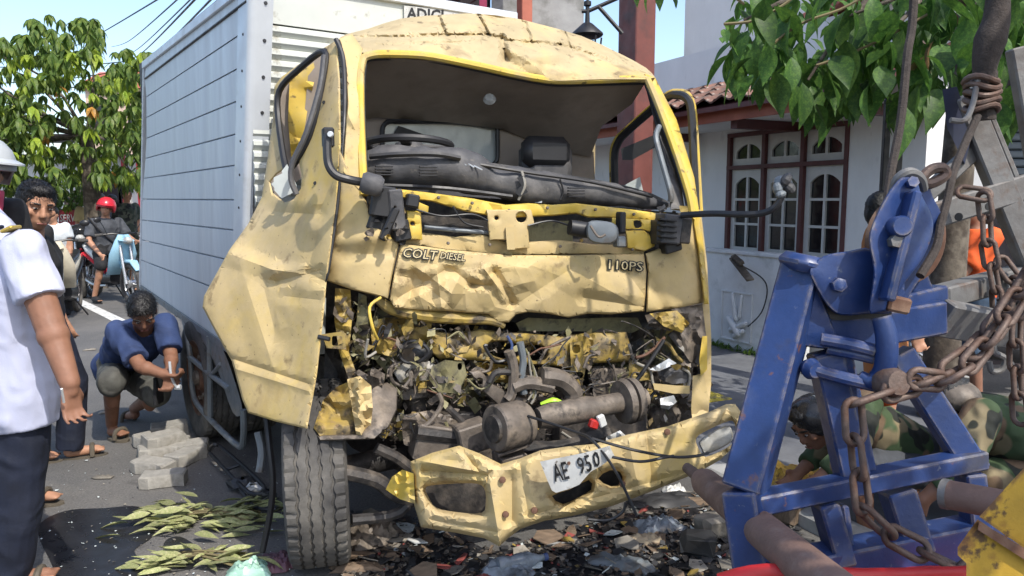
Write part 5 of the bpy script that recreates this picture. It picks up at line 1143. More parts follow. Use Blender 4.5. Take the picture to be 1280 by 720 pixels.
# big blue hook and its rods
hk = B().tube([P(1102, 396, 1.86), P(1108, 420, 1.85), P(1108, 450, 1.85), P(1101, 470, 1.86), P(1086, 476, 1.87), P(1074, 468, 1.88)], [.024, .026, .027, .026, .022, .012], 12, smooth=4).make('hook', 'blue', rig)
for pts, r in (([(1026, 424, 1.9), (1060, 430, 1.88), (1092, 438, 1.87)], .017), ([(1034, 436, 1.91), (1066, 442, 1.89), (1092, 448, 1.88)], .015), ([(1012, 460, 1.9), (1030, 466, 1.89), (1060, 474, 1.88), (1096, 482, 1.87)], .017)):
    B().tube([P(*p) for p in pts], r, 10, smooth=3).make('hook_rod', 'blue', rig)
B().disc(P(1014, 461, 1.9), (.3, -1, 0), [(-.02, .02), (0, .028), (.02, .02)], 14).make('rod_end', 'blue', rig)
B().disc(P(1114, 478, 1.83), (.2, -1, .2), [(-.03, .035), (.0, .04), (.03, .03)], 16).make('pin_head', 'chain_rust', rig)
# weathered steel jib behind
bm('jib_bar', (1204, 120, 2.3), (1292, 335, 2.3), .07, .05, 'steel_grey'); bm('jib_bar', (1218, 108, 2.34), (1310, 330, 2.34), .02, .05, 'steel_grey')
bm('jib_brace', (1152, 248, 2.3), (1236, 172, 2.32), .05, .03, 'steel_grey')
jb = bm('jib_tie', (1160, 272, 2.26), (1300, 228, 2.3), .075, .03, 'steel_grey')
for (x, y) in ((1198, 271), (1236, 258)): B().disc(P(x, y, 2.235), (0, -1, 0), [(0, .012), (.003, .012)], 12).make('bolt_hole', 'seal', jb)
T('jib_plate', [(1178, 112), (1196, 108), (1216, 165), (1206, 205), (1184, 160)], 2.28, 'navy', rig, step=16, thick=.03)
bm('jib_bar', (1270, 60, 2.36), (1300, 230, 2.36), .05, .04, 'steel_grey')
# ram and rod
cA, cB = P(878, 600, 2.28), P(1090, 778, 1.28)
ram = B().tube([cA, cA.lerp(cB, .03), cA.lerp(cB, 1)], [.036, .043, .047], 22).make('ram_barrel', 'pipe_rust', rig, 40)
B().tube([P(858, 584, 2.36), P(880, 602, 2.27)], [.016, .022], 14).make('ram_rod', 'chain_rust', ram)
B().tube([P(1180, 617, 1.75), P(1300, 640, 1.6)], [.034, .034], 20).make('spreader_pipe', 'pipe_rust', rig, 40)
B().disc(P(1182, 617.5, 1.748), (P(1180, 617, 1.75)-P(1300, 640, 1.6)), [(-.01, .036), (.006, .036), (.006, .027), (-.02, .026)], 22).make('pipe_rim', 'steel_grey', rig, 30)
# yellow bracket low on the right, red fender edge at the bottom
T('yellow_bracket', [(1310, 552), (1224, 646), (1310, 706)], 1.37, 'yellow_rig', rig, step=40, thick=.05, smooth=0)
T('bracket_plate', [(1222, 649), (1197, 684), (1197, 694), (1208, 704), (1208, 745), (1310, 745), (1310, 709)], 1.35, 'yellow_rig', rig, step=40, thick=.05, smooth=0)
T('bracket_lip', [(1224, 652), (1222, 662), (1300, 712), (1310, 712), (1310, 702)], 1.335, 'rust', rig, step=40, thick=.012, smooth=0)
B().tube([P(900, 728, 1.62), P(960, 716, 1.6), P(1080, 722, 1.58), P(1250, 718, 1.56)], .02, 12, smooth=4).make('red_rail', 'red_rig', rig)
# carrier below the picture: what holds the frame up
bm('tail_beam', (930, 760, 1.75), (1430, 760, 1.9), .16, .14, 'red_rig')
for x in (1.0, 1.9): B().beam((x, 1.6, .0), (x, 1.75, .52), .12, .12).make('stabiliser_leg', 'blue', rig); 
for x in (1.0, 1.9): B().box((x, 1.6, .015), (.28, .24, .03), ch=.005).make('foot_plate', 'steel_grey', rig)
B().beam((1.8, 2.0, .5), (3.2, 2.3, .6), .3, .3).make('chassis_beam', 'navy', rig)
zt_ = P(1150, -420, 2.2).z
B().beam((2.75, 2.3, .5), (2.75, 2.3, zt_+.1), .14, .14).make('crane_mast', 'blue', rig); B().beam((2.9, 2.22, zt_+.08), (.9, 2.2, zt_+.08), .12, .14).make('crane_arm', 'blue', rig)
# dark swivel block hanging from the upper line, wound with rings
sv = empty('hoist_swivel', P(1236, 60, 2.2), 'dark hoist swivel wound with wire rings above the steel jib', 'hoist')
B().tube([P(1256, -420, 2.2), P(1251, -60, 2.2)], .014, 10).make('hoist_line', 'rope', sv)
B().tube([P(1250, -70, 2.2), P(1248, -30, 2.2), P(1246, 20, 2.2), P(1238, 50, 2.2), P(1232, 75, 2.2), P(1230, 100, 2.2)], [.012, .026, .034, .042, .034, .026], 14, smooth=4).make('swivel_body', 'rope', sv, 50)
for k in range(5):
    c = P(1228+random.uniform(-2, 2), 100+k*9, 2.18); B().tube([c+Vector((.043*math.cos(a), .034*math.sin(a), .008*math.sin(a*2+k))) for a in [6.283*i/16 for i in range(16)]], .0085, 8, close=True).make('wire_ring', 'chain_rust', sv)
B().tube([P(1232, 90, 2.19), P(1230, 150, 2.19)], .03, 10).make('shank', 'rope', sv)
B().tube([P(1222, 100, 2.16), P(1216, 130, 2.15), P(1206, 150, 2.14), P(1188, 150, 2.14)], .008, 8, smooth=4).make('safety_wire', 'steel_grey', sv)
def rope(name, label, pts, r, mat='rope'):
    return tag(B().tube([P(*p) for p in pts], r, 8, smooth=6).make(name, mat, None), label, 'rope')
rope('hoist_rope', 'thick dark rope running down from the leaves to the blue sheave housing', [(1150, -420, 2.2), (1143, -20, 2.2), (1134, 70, 2.15), (1126, 150, 2.1), (1114, 215, 2.05), (1108, 262, 2.0)], .012)
rope('wire_sling', 'black wire sling curving from the hoist swivel down around the sheave', [(1222, 145, 2.16), (1206, 180, 2.12), (1192, 215, 2.06), (1184, 250, 2.02), (1176, 280, 1.99), (1170, 310, 1.96), (1150, 345, 1.92)], .011)
tag(B().tube([P(1128, 228, 1.9), P(1120, 240, 1.88), P(1128, 222, 1.87), P(1142, 214, 1.88), P(1152, 222, 1.9), P(1156, 236, 1.92)], .012, 8, smooth=5).make('lifting_eye', 'steel_grey', rig)) if False else None
B().tube([P(1116, 240, 1.9), P(1122, 224, 1.88), P(1136, 215, 1.87), P(1150, 222, 1.89), P(1154, 236, 1.92)], .012, 8, smooth=5).make('lifting_eye', 'steel_grey', rig)
B().tube([P(x, y, 2.0) for x, y in ((1154, 222), (1164, 212), (1178, 210), (1182, 218), (1172, 226), (1158, 230))], .014, 8, smooth=4, close=True).make('shackle', 'chain_rust', rig)
# ---------------------------------------------------------------- chains
def link_me(L, Wd, r):
    pts = []
    for i in range(16):
        a = 6.283*i/16; x = Wd/2*math.cos(a); y = Wd/2*math.sin(a)+(L-Wd)/2*(1 if math.sin(a) >= 0 else -1); pts.append(Vector((x, y, 0)))
    return B().tube(pts, r, 8, close=True).mesh('link', 'chain_rust', 60)
def chain(label, path, L, r, mat=None):
    Wd = L*.46; me = link_me(L, Wd, r); pts = [P(*p) for p in path]; pts, _ = cr(pts, [0]*len(pts), 10)
    root = empty('chain', pts[0], label, 'chain'); pitch = L-2*r*1.15; acc = 0; out = [pts[0]]
    for a, b in zip(pts, pts[1:]):
        d = (b-a).length
        while acc+d >= pitch:
            t = (pitch-acc)/d; a = a.lerp(b, t); d = (b-a).length; out.append(a); acc = 0
        acc += d
    for i in range(len(out)-1):
        a, b = out[i], out[i+1]; y = (b-a).normalized(); z = y.orthogonal().normalized()
        z = Vector((.35, -1, .2)); z = (z-y*z.dot(y)).normalized(); x = y.cross(z)
        m = Matrix((x, y, z)).transposed().to_4x4()@Matrix.Rotation(R(90 if i % 2 else 0)+R(random.uniform(-18, 18)), 4, 'Y')
        o = bpy.data.objects.new('link', me); COL.objects.link(o); o.parent = root; o.matrix_basis = Matrix.Translation((a+b)/2-Vector(root.location))@m
    return root
chain('heavy rusty chain draped from the steel jib over the blue hook', [(1300, 330, 2.0), (1262, 385, 1.95), (1226, 430, 1.9), (1190, 462, 1.86), (1150, 480, 1.83), (1110, 490, 1.81), (1072, 500, 1.80), (1062, 530, 1.79)], .108, .0088)
chain('rusty chain hanging from the blue hook down to the base beam', [(1066, 505, 1.79), (1070, 560, 1.785), (1076, 610, 1.785), (1082, 645, 1.78), (1112, 668, 1.77), (1150, 688, 1.75), (1200, 712, 1.72), (1250, 735, 1.7)], .108, .0088)
chain('thin steel chain hanging from the bolted jib tie', [(1206, 240, 2.2), (1222, 232, 2.18), (1232, 255, 2.17), (1234, 300, 2.16), (1242, 345, 2.15), (1248, 385, 2.14), (1242, 430, 2.14)], .085, .0072)
chain('slack chain hanging beside the jib end with a bare tail', [(1300, 345, 2.1), (1276, 370, 2.08), (1270, 420, 2.06), (1272, 480, 2.05), (1278, 550, 2.04)], .09, .0075)
chain('short chain bunched behind the draped heavy chain', [(1250, 325, 2.22), (1268, 350, 2.2), (1282, 372, 2.18), (1300, 390, 2.16)], .085, .0075)
chain('second heavy chain running beside the draped one', [(1310, 300, 1.93), (1275, 365, 1.9), (1240, 420, 1.87), (1205, 462, 1.84), (1170, 478, 1.82), (1130, 470, 1.81)], .10, .0085)
s = empty('chain_hook', P(1236, 440, 2.1), 'open steel grab hook hanging from the thin jib chain', 'hook')
B().tube([P(x, y, 2.12) for x, y in ((1242, 425), (1243, 440), (1256, 448), (1252, 462), (1240, 464), (1236, 452))], .009, 8, smooth=4).make('hook', 'steel_grey', s)
# ================================================================ people
M('skin', (.40, .205, .125), .62, var=.12, scale=20, bump=.1, bscale=120)
M('skin_dark', (.23, .11, .066), .62, var=.12, scale=20, bump=.1, bscale=120)
M('hair', (.010, .009, .009), .4, var=.4, scale=60, bump=.8, bscale=220)
M('hair_grey', (.035, .033, .032), .5, var=.6, scale=50, bump=.8, bscale=220)
M('shirt_white', (.43, .45, .58), .8, var=.06, scale=7, bump=.25, bscale=200, wrinkle=(7, .03))
M('navy_cloth', (.008, .012, .028), .8, var=.3, scale=9, bump=.3, bscale=200, wrinkle=(7, .03))
M('blue_cloth', (.028, .05, .135), .85, var=.25, scale=8, dirt=((.03, .04, .08), 6, .5, .7, .6), bump=.3, bscale=180, wrinkle=(7, .03))
M('grey_cloth', (.085, .085, .075), .85, var=.25, scale=9, dirt=((.05, .045, .04), 7, .5, .7, .7), bump=.3, bscale=180, wrinkle=(7, .03))
M('charcoal_cloth', (.055, .06, .07), .85, var=.25, scale=9, bump=.3, bscale=150, wrinkle=(7, .03))
M('black_cloth', (.012, .012, .014), .85, var=.3)
M('tan_cloth', (.42, .33, .17), .85, var=.15)
M('orange_cloth', (.72, .11, .02), .8, var=.2, scale=6)
M('ochre_cloth', (.50, .20, .07), .8, var=.2, scale=6)
M('denim', (.045, .075, .12), .85, var=.35, scale=30, bump=.3, bscale=150)
M('camo', (.045, .075, .03), .85, var=.15, scale=9, col2=(.20, .16, .09), mscale=6, lo=.53, hi=.56, dirt=[((.015, .017, .012), 8, .57, .59), ((.13, .085, .05), 5, .60, .62)], detail=1., bump=.2, bscale=150, wrinkle=(7, .03))
M('camo_dark', (.03, .04, .028), .85, var=.15, col2=(.07, .075, .055), mscale=8, lo=.5, hi=.53, dirt=((.01, .01, .01), 10, .56, .58), detail=1.)
M('pink', (.55, .06, .12), .6)
M('helmet_red', (.48, .02, .035), .3, var=.1)
M('helmet_silver', (.38, .40, .41), .35, var=.1)
M('helmet_black', (.015, .015, .017), .25, var=.2)
M('sandal', (.09, .075, .055), .8, var=.3)
M('gold', (.5, .36, .08), .4, metal=.5)
M('lip', (.20, .07, .055), .5)
M('eye_white', (.30, .27, .25), .5, var=0)
TMP = bpy.data.scenes.new('tmp')
def blob(b, name, mat, parent, vox=.01, it=4, fold=None, seed=0):
    me = bpy.data.meshes.new(name); me.from_pydata(b.v, [], b.f)
    bmm = bmesh.new(); bmm.from_mesh(me); bmesh.ops.recalc_face_normals(bmm, faces=bmm.faces); bmm.to_mesh(me); bmm.free()
    o = bpy.data.objects.new(name, me); TMP.collection.objects.link(o)
    r = o.modifiers.new('r', 'REMESH'); r.mode = 'VOXEL'; r.voxel_size = vox; r.use_smooth_shade = True
    if it: s = o.modifiers.new('s', 'SMOOTH'); s.factor = .5; s.iterations = it
    TMP.view_layers[0].update(); dg = TMP.view_layers[0].depsgraph; m2 = bpy.data.meshes.new_from_object(o.evaluated_get(dg))
    bpy.data.objects.remove(o); bpy.data.meshes.remove(me); m2.name = name
    if fold:
        amp, sc, stv = fold; n = len(m2.vertices); co = np.empty(n*3); no = np.empty(n*3)
        m2.vertices.foreach_get('co', co); m2.vertices.foreach_get('normal', no); co = co.reshape(-1, 3); no = no.reshape(-1, 3); out = co.copy()
        for i in range(n):
            x, y, z = co[i]; k = mnoise.noise(Vector((x*sc+seed, y*sc, z*sc*stv+x*sc*.5))); k2 = mnoise.noise(Vector((x*sc*2.3, y*sc*2.3+seed, z*sc*2.3*stv+4)))
            out[i] += no[i]*amp*((1-abs(k)*3.2)*.8+k2*.5)
        m2.vertices.foreach_set('co', out.ravel()); m2.update()
    m2.materials.clear(); m2.materials.append(MATS[mat]); m2.shade_smooth()
    return link(name, m2, parent)
def ringset(J, s, grow, lo=0, hi=4):
    right = (J['shR']-J['shL']).normalized(); up = (J['neck']-J['pelvis']).normalized(); fw = up.cross(right).normalized(); right = fw.cross(up).normalized()
    hr = (J['hipR']-J['hipL']); hr = hr.normalized() if hr.length > 1e-4 else right
    pe, ne = J['pelvis'], J['neck']; ch = J.get('chest') or pe.lerp(ne, .72)
    wa = J.get('waist') or pe.lerp(ne, .32)
    L = [(pe-up*.10*s, hr*(.13*s+grow), fw*(.10*s+grow)), (pe, hr*(.165*s+grow), fw*(.115*s+grow)), (wa, right*(.145*s+grow), fw*(.105*s+grow)), (ch, right*(.172*s+grow), fw*(.12*s+grow)), (ne.lerp(pe, .13), right*(.15*s+grow), fw*(.085*s+grow)), (ne, right*(.062*s+grow*.4), fw*(.06*s+grow*.4))]
    return L[lo:hi+2]
def hand_b(b, wr, d, nrm, s, curl=.5, thumb=1, fr=.0080):
    """palm, four fingers curling about nrm side, thumb leaving the side of the palm"""
    d = d.normalized(); nrm = (nrm-d*nrm.dot(d)).normalized(); side = d.cross(nrm)*thumb
    b.cap(wr, wr+d*.03*s, .026*s, .028*s); pal = wr+d*.05*s
    for k in (-1.5, -.5, .5, 1.5): b.cap(wr+d*.02*s+side*k*.010*s, wr+d*.085*s+side*k*.017*s, .016*s, .013*s, 8)
    for k, L in ((-1.5, .062), (-.5, .075), (.5, .08), (1.5, .072)):
        p = wr+d*.088*s+side*k*.0195*s; dd = (d+side*k*.07).normalized(); 
        for j, f in enumerate((.45, .32, .23)):
            a = curl*(1.0+.35*j)*(1+.14*k); ax = d.cross(nrm)
            dd = (Matrix.Rotation(-a, 3, ax)@dd) if True else dd
            q = p+dd*L*f*s; b.cap(p, q, fr*s*(1-.08*j), fr*s*(.94-.08*j), 8); p = q
    p = wr+d*.03*s+side*.022*s; q = p+(d*.7+side*.6+nrm*.35).normalized()*.038*s; r = q+(d*.9+side*.05+nrm*.5).normalized()*.03*s
    b.cap(p, q, .0135*s, .011*s, 8); b.cap(q, r, .0105*s, .009*s, 8)
def head_b(b, J, s):
    h = J['head']; f = J['face'].normalized(); u = (J['neck']*-1+h); u = (u-f*u.dot(f)).normalized() if u.length > 1e-4 else Vector((0, 0, 1)); r = f.cross(u)
    m = Matrix((r, f, u)).transposed(); k = s*J.get('hs', 1.)
    b.ell(h+u*.02*k-f*.01*k, (.074*k, .094*k, .092*k), m, 18, 12); b.ell(h+f*.022*k-u*.045*k, (.058*k, .066*k, .07*k), m, 16, 10); b.ell(h+f*.045*k-u*.085*k, (.034*k, .036*k, .03*k), m)
    b.cap(h+f*.082*k+u*.012*k, h+f*.100*k-u*.028*k, .009*k, .014*k, 8); b.ell(h+f*.096*k-u*.032*k, (.02*k, .013*k, .011*k), m, 10, 6)
    for q in (-1, 1):
        b.ell(h+r*q*.036*k+f*.074*k+u*.026*k, (.026*k, .012*k, .009*k), m, 10, 6); b.ell(h+r*q*.045*k+f*.062*k-u*.02*k, (.022*k, .02*k, .02*k), m, 10, 6)
        b.ell(h+r*q*.075*k-u*.012*k-f*.008*k, (.010*k, .020*k, .033*k), m, 10, 6)
    b.ell(h+f*.084*k-u*.062*k, (.024*k, .012*k, .009*k), m, 10, 6); b.ell(h+f*.081*k-u*.074*k, (.021*k, .012*k, .009*k), m, 10, 6)
    b.cap(J['neck']-Vector((0, 0, .02*s)), h-u*.05*k-f*.02*k, .056*s, .054*s)
    return m, r, f, u, k
def figure(name, label, J, skin='skin', shirt='grey_cloth', pants='navy_cloth', s=1., vox=.012, sleeve=.55, leg=1., shirt_low=True, hair='hair', feet='sandal', helmet=None, group=None, hands=.5, vest=None, grow=.016, palm=None, foldamp=.007):
    base = Vector((J['pelvis'].x, J['pelvis'].y, 0)); root = empty(name, base, label, 'person', group)
    b = B(); b.loft(ringset(J, s, 0, 0, 4))
    m, r, f, u, k = head_b(b, J, s)
    palm = palm or Vector((0, 0, -1))
    for q in 'LR':
        if 'el'+q in J:
            ak = J.get('armk', 1.); b.cap(J['sh'+q], J['el'+q], .05*s*ak, .042*s*ak); b.cap(J['el'+q], J['wr'+q], .043*s*ak, .029*s*ak); b.ell(J['el'+q].lerp(J['wr'+q], .25), [.045*s*ak]*3)
            d = J['wr'+q]-J['el'+q]; pn = J.get('palm'+q, Vector((0, 0, 0))-(J['shR']-J['shL'])*(1 if q == 'R' else -1))
            hand_b(b, J['wr'+q], J.get('hd'+q, d), pn, s, hands, J.get('th'+q, 1))
        if 'kn'+q in J:
            b.cap(J['hip'+q], J['kn'+q], .083*s, .056*s); b.cap(J['kn'+q], J['an'+q], .054*s, .036*s)
            md = J['kn'+q].lerp(J['an'+q], .3); b.ell(md, (.05*s, .05*s, .09*s))
            to = J.get('toe'+q)
            if to is not None:
                he = J['an'+q]-Vector((0, 0, .045*s)); b.cap(he, to, .034*s, .026*s)
                dr = (to-he).normalized(); sd = dr.cross(Vector((0, 0, 1))).normalized()
                for t in (-2, -1, 0, 1, 2): b.cap(to+sd*t*.014*s, to+dr*.032*s+sd*t*.015*s, .011*s, .009*s, 8)
    blob(b, 'body', skin, root, vox, 3)
    # face details
    for q in (-1, 1):
        B().ell(J['head']+r*q*.032*k+f*.0805*k+u*.004*k, (.011*k, .006*k, .0032*k), m, 10, 6).make('eye', 'eye_white', root); B().ell(J['head']+r*q*.032*k+f*.0865*k+u*.003*k, (.006*k, .004*k, .006*k), m, 8, 5).make('iris', 'hair', root)
        B().cap(J['head']+r*q*.018*k+f*.089*k+u*.026*k, J['head']+r*q*.052*k+f*.074*k+u*.028*k, .005*k, .004*k, 6).make('eyebrow', 'hair', root)
    B().cap(J['head']-r*.018*k+f*.093*k-u*.068*k, J['head']+r*.018*k+f*.093*k-u*.068*k, .004*k, .004*k, 6).make('mouth', 'lip', root)
    if hair and not helmet:
        hbm = B(); hbm.ell(J['head']+u*.034*k-f*.022*k, (.083*k, .098*k, .086*k), m, 18, 12); hbm.ell(J['head']+u*.0*k-f*.048*k, (.074*k, .062*k, .09*k), m, 14, 10)
        hbm.ell(J['head']+u*.082*k+f*.03*k, (.06*k, .05*k, .03*k), m, 14, 8)
        ho_ = blob(hbm, 'hair', hair, root, .008, 2, (.004, 60, 1.))
        if vox < .0095:     # short strands standing off the scalp
            rr = random.Random(len(root.name)); me_ = ho_.data; st = B(); nv_ = len(me_.vertices); wl_ = world_loc(ho_)
            for _ in range(2600):
                v_ = me_.vertices[rr.randrange(nv_)]; n_ = v_.normal; p_ = v_.co+wl_; t_ = (n_*.5+f*.45-u*.35+Vector((rr.uniform(-.4, .4), rr.uniform(-.4, .4), rr.uniform(-.4, .4)))).normalized(); w_ = t_.cross(n_)
                if w_.length < .05: continue
                w_ = w_.normalized()*.0011; L_ = rr.uniform(.012, .026); st.add([p_-w_, p_+w_, p_+t_*L_+n_*.003], [(0, 1, 2)])
            so2 = st.make('hair_strands', hair, ho_, 0); so2['kind'] = 'stuff'
    if helmet:
        hl = B(); c = J['head']+u*.03*k; prof = []
        n = 20; vs = []; fs = []
        rows = [(1.0, .02), (.95, .32), (.8, .6), (.55, .84), (.2, .98), (-.12, 1.0), (-.38, .97), (-.62, .9)]
        for i, (zc, rc_) in enumerate(rows):
            for j in range(n):
                a = 6.283*j/n; fr_ = math.cos(a) # towards face
                zz = zc
                if i >= 5 and fr_ > .35: zz = max(zc, -.05)
                vs.append(c+u*zz*.125*k+(f*math.cos(a)*.142+r*math.sin(a)*.12)*rc_*k)
        for i in range(len(rows)-1):
            for j in range(n): fs.append((i*n+j, i*n+(j+1) % n, (i+1)*n+(j+1) % n, (i+1)*n+j))
        hl.add(vs, fs); ho = hl.make('helmet', helmet[0], root, 60); ho.modifiers.new('t', 'SOLIDIFY').thickness = -.012
        pk = B(); rg = []
        for j in range(9):
            a = -1.0+j*.25; rg.append((c+u*.03*k+(f*math.cos(a)*.14+r*math.sin(a)*.118)*k, c+u*.012*k+(f*math.cos(a)*(.14+.075*math.cos(a*1.2))+r*math.sin(a)*.14)*k))
        vs = [v for p_ in rg for v in p_]; pk.add(vs+[v+u*.008 for v in vs], [(2*j, 2*j+1, 2*j+3, 2*j+2) for j in range(8)]+[(18+2*j, 18+2*j+2, 18+2*j+3, 18+2*j+1) for j in range(8)]+[(2*j+1, 18+2*j+1, 18+2*j+3, 2*j+3) for j in range(8)])
        pk.make('peak', helmet[1], root, 40)
    # clothes
    b = B(); rs = ringset(J, s, grow, 0 if shirt_low else 1, 4); b.loft(rs)
    for q in 'LR':
        if 'el'+q in J and sleeve:
            fs_ = min(sleeve, 1.); e = J['sh'+q].lerp(J['el'+q], fs_); b.ell(J['sh'+q], [.064*s+grow*.5]*3); b.tube([J['sh'+q], J['sh'+q].lerp(e, .5), e], [.064*s+grow*.5, .064*s+grow*.5, (.066 if sleeve < 1 else .05)*s+grow*.5], 16)
            if sleeve > 1: b.ell(J['el'+q], [.052*s+grow*.4]*3); b.tube([J['el'+q], J['el'+q].lerp(J['wr'+q], sleeve-1)], [.052*s+grow*.4, .044*s+grow*.4], 14)
    so = blob(b, 'shirt', shirt, root, vox, 2, (foldamp, 9, .6), 3)
    if 'knL' in J:
        b = B(); b.loft([(a, x*1.02, y*1.02) for a, x, y in ringset(J, s, .012, 0, 1)])
        for q in 'LR':
            fl = min(1, leg*2)
            b.ell(J['hip'+q], [.09*s]*3); b.tube([J['hip'+q], J['hip'+q].lerp(J['kn'+q], fl)], [.100*s, (.080 if leg > .5 else .095)*s], 16)
            if leg > .5: b.ell(J['kn'+q], [.080*s]*3); b.tube([J['kn'+q], J['kn'+q].lerp(J['an'+q]-Vector((0, 0, .04)) if leg > .9 else J['an'+q], (leg-.5)*2)], [.080*s, .072*s], 16)
        blob(b, 'trousers' if leg > .7 else 'shorts', pants, root, vox, 2, (foldamp, 8, .6), 8)
    if feet:
        for q in 'LR':
            to = J.get('toe'+q)
            if to is None: continue
            he = J['an'+q]-Vector((0, 0, .05*s)); d = (to-he); d.z = 0; d.normalize(); sd = d.cross(Vector((0, 0, 1)))
            z0 = min(to.z, he.z)-.03*s; o0 = Vector((he.x, he.y, z0))-d*.045*s; ln_ = (Vector((to.x, to.y, 0))-Vector((he.x, he.y, 0))).length+.1*s
            out = []
            for i in range(14):
                a = 6.283*i/14; out.append(o0+d*(ln_/2)*(1+math.cos(a))+sd*.045*s*math.sin(a)*(1+.12*math.cos(a)))
            vs = out+[v-Vector((0, 0, .022*s)) for v in out]; so_ = B().add(vs, [tuple(range(14)), tuple(range(27, 13, -1))]+[(i, (i+1) % 14, 14+(i+1) % 14, 14+i) for i in range(14)]).make('sandal' if feet == 'sandal' else 'shoe', feet, root, 40)
            if feet == 'sandal':
                c = o0+d*ln_*.66; B().tube([c+sd*.045*s, c+sd*.03*s+Vector((0, 0, .055*s)), c-sd*.03*s+Vector((0, 0, .055*s)), c-sd*.045*s], .014*s, 8, smooth=4, flat=1).make('strap', feet, so_)
            else: B().cap(o0+d*.06*s+Vector((0, 0, .04*s)), o0+d*(ln_-.06*s)+Vector((0, 0, .03*s)), .05*s, .038*s).make('upper', feet, so_)
    return root
def stand(x, y, H=1.65, yaw=0., arms=None, lean=0., headturn=0., nod=0.):
    """joints of a person standing at (x, y) facing yaw (0 = away from the camera, 90 = right)"""
    s = H/1.7; f = Vector((math.sin(R(yaw)), math.cos(R(yaw)), 0)); r = Vector((f.y, -f.x, 0)); o = Vector((x, y, 0)); Z = Vector((0, 0, 1))
    J = dict(pelvis=o+Z*.93*s, neck=o+Z*1.43*s+f*.02*s+r*lean, shL=o+Z*1.375*s-r*.17*s, shR=o+Z*1.375*s+r*.17*s, head=o+Z*1.575*s+f*.035*s+r*lean*1.3,
             hipL=o+Z*.9*s-r*.085*s, hipR=o+Z*.9*s+r*.085*s, knL=o+Z*.5*s-r*.1*s+f*.03*s, knR=o+Z*.5*s+r*.1*s+f*.02*s, anL=o+Z*.09*s-r*.11*s-f*.02*s, anR=o+Z*.09*s+r*.11*s-f*.02*s)
    J['toeL'] = J['anL']+f*.15*s-Z*.05*s-r*.02*s; J['toeR'] = J['anR']+f*.15*s-Z*.05*s+r*.02*s
    J['elL'] = J['shL']-Z*.29*s-r*.05*s; J['elR'] = J['shR']-Z*.29*s+r*.05*s; J['wrL'] = J['elL']-Z*.23*s+f*.08*s; J['wrR'] = J['elR']-Z*.23*s+f*.08*s
    fy = yaw+headturn; J['face'] = Vector((math.sin(R(fy)), math.cos(R(fy)), -math.sin(R(nod))))
    if arms:
        for k_, v in arms.items(): J[k_] = v
    return J
V3 = Vector
# --- officer in white shirt, left foreground, seen from behind his right side
J = dict(head=P(-74, 200, 2.78), face=V3((.8, .6, -.1)), neck=P(-46, 250, 2.78), shL=P(-120, 290, 2.92), armk=1.18, shR=P(30, 314, 2.64), pelvis=P(12, 500, 2.76), waist=P(8, 430, 2.76), chest=P(0, 350, 2.76),
         hipL=P(-40, 530, 2.84), hipR=P(26, 530, 2.75), knL=P(-48, 650, 2.86), knR=P(22, 650, 2.76), anL=P(-58, 735, 2.9), anR=P(12, 738, 2.80),
         elR=P(60, 400, 2.60), wrR=P(87, 478, 2.55), elL=P(-150, 400, 2.95), wrL=P(-140, 480, 2.85))
J['toeR'] = J['anR']+V3((.13, .03, -.06)); J['toeL'] = J['anL']+V3((.13, .05, -.05)); J['anR'].z = max(J['anR'].z, .085); J['toeR'].z = .045; J['toeL'].z = .045; J['anL'].z = max(J['anL'].z, .085)
J['hdR'] = V3((.03, -.02, -1)); J['palmR'] = V3((-.75, .4, 0)); J['thR'] = 1
off = figure('person', 'man in pale uniform shirt and navy trousers, arm hanging, cigarette in hand', J, 'skin_dark', 'shirt_white', 'navy_cloth', 1.0, .0065, .68, 1., shirt_low=True, feet='sandal', hands=.42, grow=.024, foldamp=.006)
B().cyl(P(80, 503, 2.5), P(77, 486, 2.47), .004, n=8).make('cigarette', 'white_plastic', off)
for t in (0, 1): B().box(J['shR']+V3((-.02-.06*t, -.03, .078)), (.045, .06, .012), Matrix.Rotation(R(-25), 3, 'Y'), ch=.004).make('epaulette', 'gold' if t == 0 else 'navy_cloth', off)
# --- man with black hair looking down at the wreck, behind the officer
q = P(46, 256, 3.95)
J = stand(q.x-.13, 4.1, 1.62, 70); J['head'] = q; J['neck'] = q+V3((-.05, .02, -.17)); J['face'] = V3((.72, -.62, -.28)); J['hs'] = 1.1
for k_ in ('anL', 'anR', 'toeL', 'toeR', 'knL', 'knR'): J[k_] = J[k_]+V3((.06, .1, 0))
g = G(66, 577); dx = g-J['toeR']; dx.z = 0
for k_ in ('anR', 'toeR', 'knR'): J[k_] = J[k_]+dx*(1 if k_ != 'knR' else .5)
figure('person', 'man with cropped black hair and dark clothes looking down at the wreck', J, 'skin', 'black_cloth', 'navy_cloth', .97, .0085, .6, .98, feet='sandal')
# --- helmeted onlooker at the very left edge
q = P(-27, 200, 3.5); J = stand(q.x, 3.5, 1.78, 95); J['head'] = q+V3((0, 0, -.05)); J['face'] = V3((.95, -.25, -.1)); J['neck'] = J['head']+V3((-.03, 0, -.18))
on = figure('person', 'onlooker in silver peaked helmet and pink scarf beside the officer', J, 'skin', 'black_cloth', 'black_cloth', 1.03, .014, 1.9, 1., helmet=('helmet_silver', 'helmet_silver'), feet='sandal')
blob(B().loft([(J['neck']+V3((0, 0, -.06)), V3((.13, 0, 0)), V3((0, .12, 0))), (J['neck'], V3((.10, 0, 0)), V3((0, .1, 0))), (J['neck']+V3((.02, 0, .09)), V3((.1, 0, 0)), V3((0, .09, 0)))]), 'scarf', 'pink', on, .014, 3, (.008, 14, 1))
